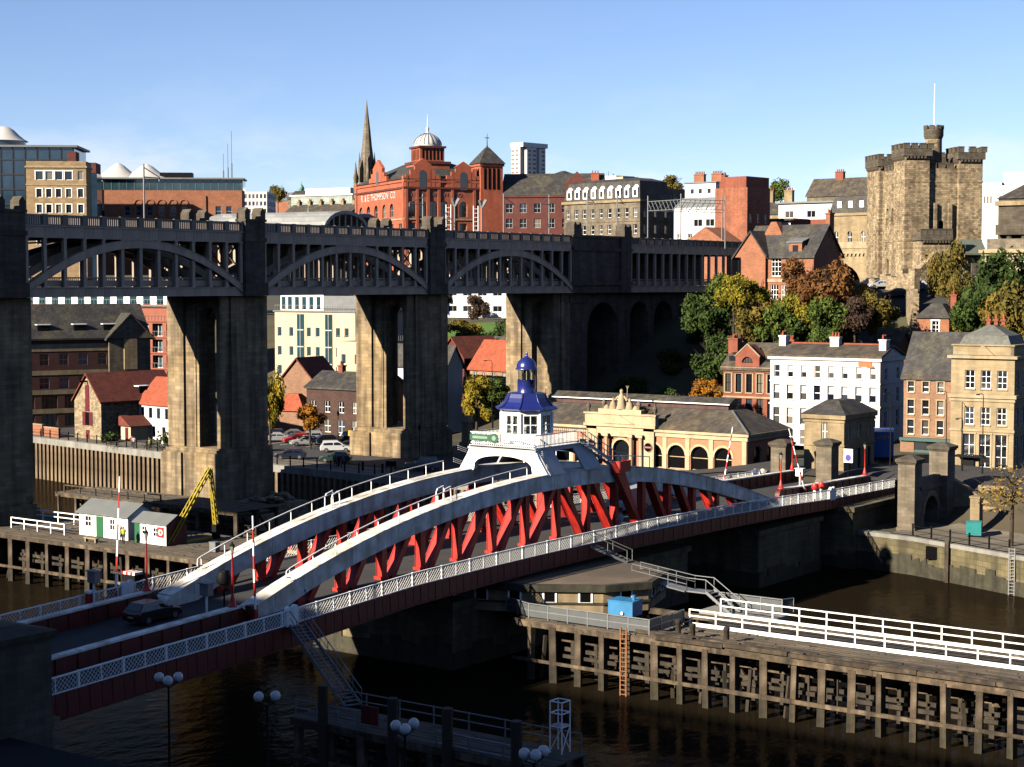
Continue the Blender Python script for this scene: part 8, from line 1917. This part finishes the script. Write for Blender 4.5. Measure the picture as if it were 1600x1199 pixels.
def person(label, x, y, z, ang, kind, top, legs, group=None, hair=(0.03,0.02,0.015)):
    me = PM[kind].copy(); me.name = 'person'; me.materials.clear()
    for m in (M('cloth_%d%d%d' % tuple(int(c*99) for c in top), top, 0.85, 0.15, 3.0), M('cloth_%d%d%d' % tuple(int(c*99) for c in legs), legs, 0.85, 0.15, 3.0), SKIN, M('dark_hair', hair, 0.7, 0.2, 6)): me.materials.append(m)
    for p in me.polygons:
        c_ = p.center; p.use_smooth = True
        p.material_index = 3 if c_.z > 1.66 or (c_.z > 1.56 and c_.x < 0.0) else 2 if c_.z > 1.47 else 1 if c_.z < 0.98 and abs(c_.y) < 0.2 else 2 if c_.z < 0.9 else 0
    return tag(link('person', me, None, (x, y, z), R_(ang)), label, 'person', group)
person('person in dark clothes standing by the barrier arm at the white hut', 112.0, 129.0, JZ, 120, 'stand', (0.05,0.05,0.06), (0.03,0.03,0.045))
person('worker in yellow green vest beside the white hut', 111.5, 128.1, JZ, 200, 'stand', (0.5,0.55,0.05), (0.04,0.04,0.05))
person('walker in dark red top on the quay beside the green hatchback', 163.8, 147.8, 6.35, 70, 'walk', (0.25,0.04,0.04), (0.03,0.03,0.05))
person('walker in grey jacket next to the one in dark red', 164.3, 147.0, 6.35, 80, 'walk', (0.12,0.12,0.13), (0.03,0.03,0.05))
for k, (x, y, top, lb) in enumerate(((167.6,190.5,(0.45,0.03,0.03),'person in red top by the inn tables'),(166.6,188.9,(0.6,0.6,0.6),'person in white shirt by the inn tables, left'),(166.0,184.8,(0.62,0.62,0.05),'person in yellow high visibility jacket by the inn'),(167.4,186.6,(0.06,0.07,0.15),'person in navy coat by the inn tables'),(165.9,182.2,(0.65,0.64,0.62),'person in white top nearest the bridge pier'))):
    person(lb, x, y, 6.35, 40*k, 'stand', top, (0.04,0.04,0.06), 'people outside the inn')
person('walker in blue coat on the footway at the town end', 175.6, 94.0, zdk(175)+0.1, 10, 'walk', (0.05,0.09,0.3), (0.03,0.03,0.05))
person('walker in white top beside the one in blue coat', 176.3, 93.4, zdk(176)+0.1, 10, 'walk', (0.62,0.6,0.56), (0.03,0.03,0.05))
person('person in white jacket on the near footway under the red landing', 127.0, 81.2, zdk(127)+0.1, 180, 'walk', (0.66,0.66,0.66), (0.55,0.55,0.55))
tmb = MB(); tmb.box(-0.4,-0.8,0.68,0.4,0.8,0.75); tmb.box(-0.75,-0.8,0.4,-0.5,0.8,0.46); tmb.box(0.5,-0.8,0.4,0.75,0.8,0.46)
for y in (-0.6, 0.6): tmb.beam((-0.65,y,0),(0.3,y,0.7),0.07,0.07); tmb.beam((0.65,y,0),(-0.3,y,0.7),0.07,0.07)
tme = tmb.mesh('picnic_table', [TIMBER])
for k, (x, y) in enumerate(((168.6,187.8),(167.2,183.4),(169.4,184.6),(166.3,193.0))):
    tag(link('picnic_table', tme, None, (x, y, 6.34), R_(25*k)), ['picnic table between the red topped and navy coated people','picnic table closest to the bridge pier outside the inn','picnic table against the inn porch','picnic table nearest the stone warehouse'][k], 'picnic table', 'picnic tables outside the inn')
for k, (x, y, w) in enumerate(((172.6,200.2,1.0),(170.6,199.6,0.8),(175.0,191.6,1.1))):
    o = thing('planter_shrub', ['leafy shrub in the corner of the inn porch','small dark shrub by the warehouse side wall','shrub beside the white inn wall near the pier'][k], 'shrub', (x, y, 6.3)); q = MB()
    rr = random.Random(k)
    for j in range(160):
        p = Vector((rr.gauss(0,.45),rr.gauss(0,.45),abs(rr.gauss(.6,.35))))*w; a_ = Vector((rr.uniform(-1,1),rr.uniform(-1,1),rr.uniform(-1,1))).normalized()*0.16; b2 = a_.orthogonal().normalized()*0.16; q.quad(p-a_-b2,p+a_-b2,p+a_+b2,p-a_+b2)
    q.build('foliage', [leaf_mat('leaf_dark',(0.02,0.04,0.008),(0.055,0.085,0.018))], o)

# ------------------------------------------------------------------ trees
LM = dict(
 dg=leaf_mat('leaf_dark_green', (0.022,0.042,0.010), (0.060,0.095,0.020)),
 mg=leaf_mat('leaf_mid_green', (0.045,0.075,0.014), (0.12,0.16,0.028)),
 yg=leaf_mat('leaf_yellow_green', (0.11,0.12,0.015), (0.34,0.26,0.022)),
 ol=leaf_mat('leaf_olive', (0.07,0.07,0.018), (0.20,0.14,0.025)),
 orr=leaf_mat('leaf_orange', (0.20,0.085,0.014), (0.46,0.19,0.02)),
 br=leaf_mat('leaf_red_brown', (0.10,0.045,0.018), (0.22,0.10,0.03)),
 pu=leaf_mat('leaf_dull_purple', (0.045,0.03,0.024), (0.10,0.062,0.04)),
 go=leaf_mat('leaf_dull_gold', (0.11, 0.07, 0.02), (0.30, 0.19, 0.045)),
 gy=leaf_mat('leaf_green_gold', (0.05,0.075,0.012), (0.40,0.27,0.02)))
def crown_mesh(seed, n, lobes=11, size=0.075, spread=0.62, name='crown', rl=(0.26,0.46)):
    rg = np.random.default_rng(seed)
    C = rg.normal(size=(lobes,3)); C /= np.linalg.norm(C,axis=1)[:,None]; C *= (rg.uniform(0.25,1,lobes)**0.6*spread)[:,None]; C[:,2] = C[:,2]*0.85
    Rl = rg.uniform(rl[0],rl[1],lobes)
    li = rg.integers(0,lobes,n); d = rg.normal(size=(n,3)); d /= np.linalg.norm(d,axis=1)[:,None]
    rad = Rl[li]*(rg.uniform(0.2,1.08,n)**0.45)*np.where(rg.random(n) < 0.08, 1.35, 1.0)
    p = C[li]+d*rad[:,None]
    nrm = d*0.8+rg.normal(size=(n,3))*0.6; nrm /= np.linalg.norm(nrm,axis=1)[:,None]
    t = np.cross(nrm, rg.normal(size=(n,3))); t /= np.linalg.norm(t,axis=1)[:,None]; b = np.cross(nrm,t)
    s = size*rg.uniform(0.55,1.25,n)[:,None]
    V = np.stack([p-t*s*1.1, p+b*s*0.55, p+t*s*1.1, p-b*s*0.55],1).reshape(-1,3)
    me = bpy.data.meshes.new(name)
    me.from_pydata(V.tolist(), [], np.arange(4*n).reshape(-1,4).tolist()); me.materials.append(LM['dg']); me.update()
    return me
CR = [crown_mesh(s, 4600, 20, 0.062, 0.74, rl=(0.17,0.36)) for s in (1,2,3,4)]; CR_SPARSE = [crown_mesh(11, 750, 16, 0.05, 0.75), crown_mesh(12, 800, 16, 0.05, 0.75)]; CR_WIL = [crown_mesh(21, 4200, 22, 0.06, 0.8)]; CR_FAR = [crown_mesh(s, 1500, 12, 0.10) for s in (31,32,33)]
def trunk_mesh(seed, nl):
    rr = random.Random(seed); q = MB()
    if not nl: q.cyl((0,0,-1.0),(0.02,0,-0.35),0.075,7,0,0.055); q.cyl((0.02,0,-0.35),(0,0,0.05),0.055,6,0,0.035); return q.mesh('trunk', [BARK])
    for k in range(nl):
        a = 2*math.pi*k/nl+rr.random(); z0 = rr.uniform(-0.4,0.2); r = rr.uniform(0.45,0.8); p0 = Vector((0.01,0,z0)); p1 = Vector((math.cos(a)*r*.5,math.sin(a)*r*.5,z0+0.2)); p2 = Vector((math.cos(a)*r,math.sin(a)*r,z0+rr.uniform(0.3,0.6)))
        q.cyl(p0,p1,0.03,5,0,0.02); q.cyl(p1,p2,0.02,4,0,0.006)
        for j in range(2): e_ = p2+Vector((rr.uniform(-.25,.25),rr.uniform(-.25,.25),rr.uniform(0,.25))); q.cyl(p1.lerp(p2,.6),e_,0.011,4,0,0.004)
    return q.mesh('limb', [BARK])
TR = [trunk_mesh(1,0)]; LB = [trunk_mesh(1,7), trunk_mesh(2,9)]
tree_count = [0]
def tree(label, x, y, zc, r, col, group='trees on the castle bank', crowns=None, rz=None, base=None, name='tree'):
    k = tree_count[0]; tree_count[0] += 1
    zb = ground_z(x, y) if base is None else base
    rz = r if rz is None else rz
    o = thing(name, label, 'tree', (x, y, zb), k*1.7, group)
    hgt = max(zc-zb, 0.4)
    t = link('trunk', TR[0], o, (0,0,hgt), 0, (min(r,3.2), min(r,3.2), hgt))
    link('limb', LB[k % 2], o, (0,0,hgt), k*1.3, (r, r, rz))
    crs = crowns or CR
    c_ = link('crown', crs[k % len(crs)], o, (0,0,hgt), k*2.1, (r*1.12, r*1.12, rz*1.1))
    c_.material_slots[0].link = 'OBJECT'; c_.material_slots[0].material = LM[col]
    return o
for a in [
 ('dark green tree closest to the viaduct at the left of the castle bank', 230.5,131.8,25.5,3.6,'dg'),
 ('tall dark green tree rising against the viaduct columns', 233.0,131.5,28.5,3.0,'mg'),
 ('narrow yellow green tree just left of the brick house gable', 230.8,127.4,28.8,2.5,'yg'),
 ('dark green tree directly left of the red brick quay building', 226.2,127.6,19.0,3.4,'dg'),
 ('rust and green tree under the brick house gable', 232.6,124.6,24.6,3.2,'ol'),
 ('olive brown tree below the big sash windows', 236.2,122.4,24.2,3.4,'ol'),
 ('bright yellow tree in front of the right hand sash window', 236.0,119.6,26.0,2.6,'yg'),
 ('red brown tree reaching up to the brick house eaves', 237.6,120.6,31.2,2.7,'br'),
 ('broad russet tree at the right corner of the brick house', 237.2,115.4,29.0,3.9,'br'),
 ('green tree below the russet one', 233.4,113.8,25.0,3.0,'mg'),
 ('dull purple bare looking tree right of the green one', 236.4,110.2,25.5,2.6,'pu'),
 ('small bright orange tree beside the parked cars', 255.8,118.2,28.5,1.7,'orr'),
 ('olive yellow tree in front of the castle car park', 240.6,108.8,26.0,2.9,'ol'),
 ('dark green tree above the red brick quay building chimney', 232.8,119.4,21.8,3.2,'dg'),
 ('bushy green tree behind the slate roofed terrace', 234.6,113.4,21.4,3.0,'dg'),
 ('yellowing tree right of the narrow yellow green one', 234.0,125.6,28.4,2.2,'yg'),
 ('green tree between rust and bright yellow trees', 233.2,121.8,24.0,3.0,'mg'),
 ('brownish tree low behind the slate terrace ridge', 238.0,112.6,22.4,2.6,'ol'),
 ('big dark green tree at the right edge above the bank roof', 251.0,93.0,29.4,5.0,'dg'),
 ('green tree in front of the stone hall at the right', 245.2,94.6,25.6,3.4,'dg'),
 ('gold and green tree on the right edge behind the bank', 243.2,88.4,25.2,4.2,'ol'),
 ('tall dark conifer shaped tree in front of the stone hall', 256.0,89.0,32.0,3.6,'dg'),
 ('dark green tree behind the tower house chimney', 256.8,99.2,25.4,3.6,'dg'),
 ('gold tinged tree right of the tower house', 247.0,97.0,22.4,3.0,'gy')]:
    tree(*a[:3], a[3]-0.5, a[4]*1.18, a[5], rz=a[4]*1.45)
tree('tall yellow brown weeping tree in front of the keep', 271.4,110.4,31.2,3.0,'ol',crowns=CR_WIL,rz=6.6)
tree('slimmer weeping tree beside the yellow brown one', 268.0,106.6,28.0,2.2,'ol',crowns=CR_WIL,rz=4.4)
tree('round orange autumn tree below the viaduct arches', 212.4,121.6,14.6,2.3,'orr')
tree('small copper tree among the parked cars on the quay', 181.5,168.6,10.9,2.4,'orr','trees on the quay',base=6.2)
tree('yellow green tree half hidden behind the second bridge pier', 177.5,172.6,13.2,2.4,'gy','trees on the quay',rz=5.0,base=6.2)
tree('rounded yellow and green tree left of the blue cabin dome', 207.0,158.2,12.6,3.6,'gy','trees on the quay',rz=4.4,base=6.2)
tree('greener tree just left of the cabin roof', 208.6,156.4,13.4,2.8,'mg','trees on the quay',base=6.2)
for lb, x, y, zc, r, c_ in (('orange tree crown seen under the high bridge deck',283,255,27.0,4.2,'orr'),('golden tree beside the second pier top',270,238,26.0,3.4,'orr'),('green tree left of the orange crown under the deck',292,270,27.5,3.2,'mg'),('brown tree behind the bridge deck left of the white office',300,240,27.0,3.6,'br'),('thin grey brown tree before the white office',296,226,24.8,3.4,'pu'),
   ('green shrub at the foot of the lawn',270,207,20.0,2.6,'yg'),('olive shrub left of the lawn',266,207,20.4,3.2,'ol'),('dark green hedge bush right of the lawn',262,194,20.5,2.8,'dg'),('dark green tree seen through the third pier opening',258,210,19,4.2,'dg'),('rounded dark shrub by the lawn wall',264,198,19.2,2.2,'dg')):
    tree(lb, x, y, zc, r, c_, 'trees on the upper slope', CR_FAR if r < 3 else CR)
for lb, x, y, zc, r, c_ in (('dark bush at the foot of the viaduct, left',219.5,144.2,11.4,3.0,'dg'),('dark bush at the foot of the viaduct, middle',226,142.5,11.8,3.2,'dg'),('dark bush at the foot of the viaduct, right',234,140,12.4,3.4,'dg'),('dark bush under the last viaduct arch',243,139,15.5,3.4,'dg'),('dark bush between the viaduct and the orange tree',222,133,12.0,3.0,'dg'),('small dark bush behind the market roof end',214,131,10.2,2.4,'dg')):
    tree(lb, x, y, zc, r, c_, 'bushes under the viaduct')
for lb, x, y, zc, r, c_ in (('distant round tree on the skyline left of the keep',539,279,61.5,5.0,'mg'),('distant tree above the white attic house',448,268,59.5,3.6,'ol'),('distant tree on the skyline behind the white slab block',470,452,63.0,4.0,'ol'),('far tree beside the pink hall cupola',500,428,60.5,3.5,'ol')):
    tree(lb, x, y, zc, r, c_, 'trees on the skyline', CR_FAR, base=40)
tree('sparse orange autumn tree on the riverside walk at the right edge', 166.6,60.6,9.6,3.9,'go','riverside trees',CR_SPARSE,rz=3.0,base=3.9)
tree('sparse autumn tree partly cut by the right edge', 163.5,55.2,10.4,3.4,'go','riverside trees',CR_SPARSE,rz=3.0,base=3.9)

# ------------------------------------------------------------------ tall buildings on the south bank, behind the viewpoint to the left, that shade the near water
t, rf, H = building('south_bank_warehouse', 'long tall brick warehouse on the south bank outside the picture', 'warehouse', (-30, 52), 0, 100, 24, 5.2, 50.0, BRICK_DARK,
    left=[(4+5*k, 2.4, 16, 1.6, {}) for k in range(8)], roof=('flat', 0.8))
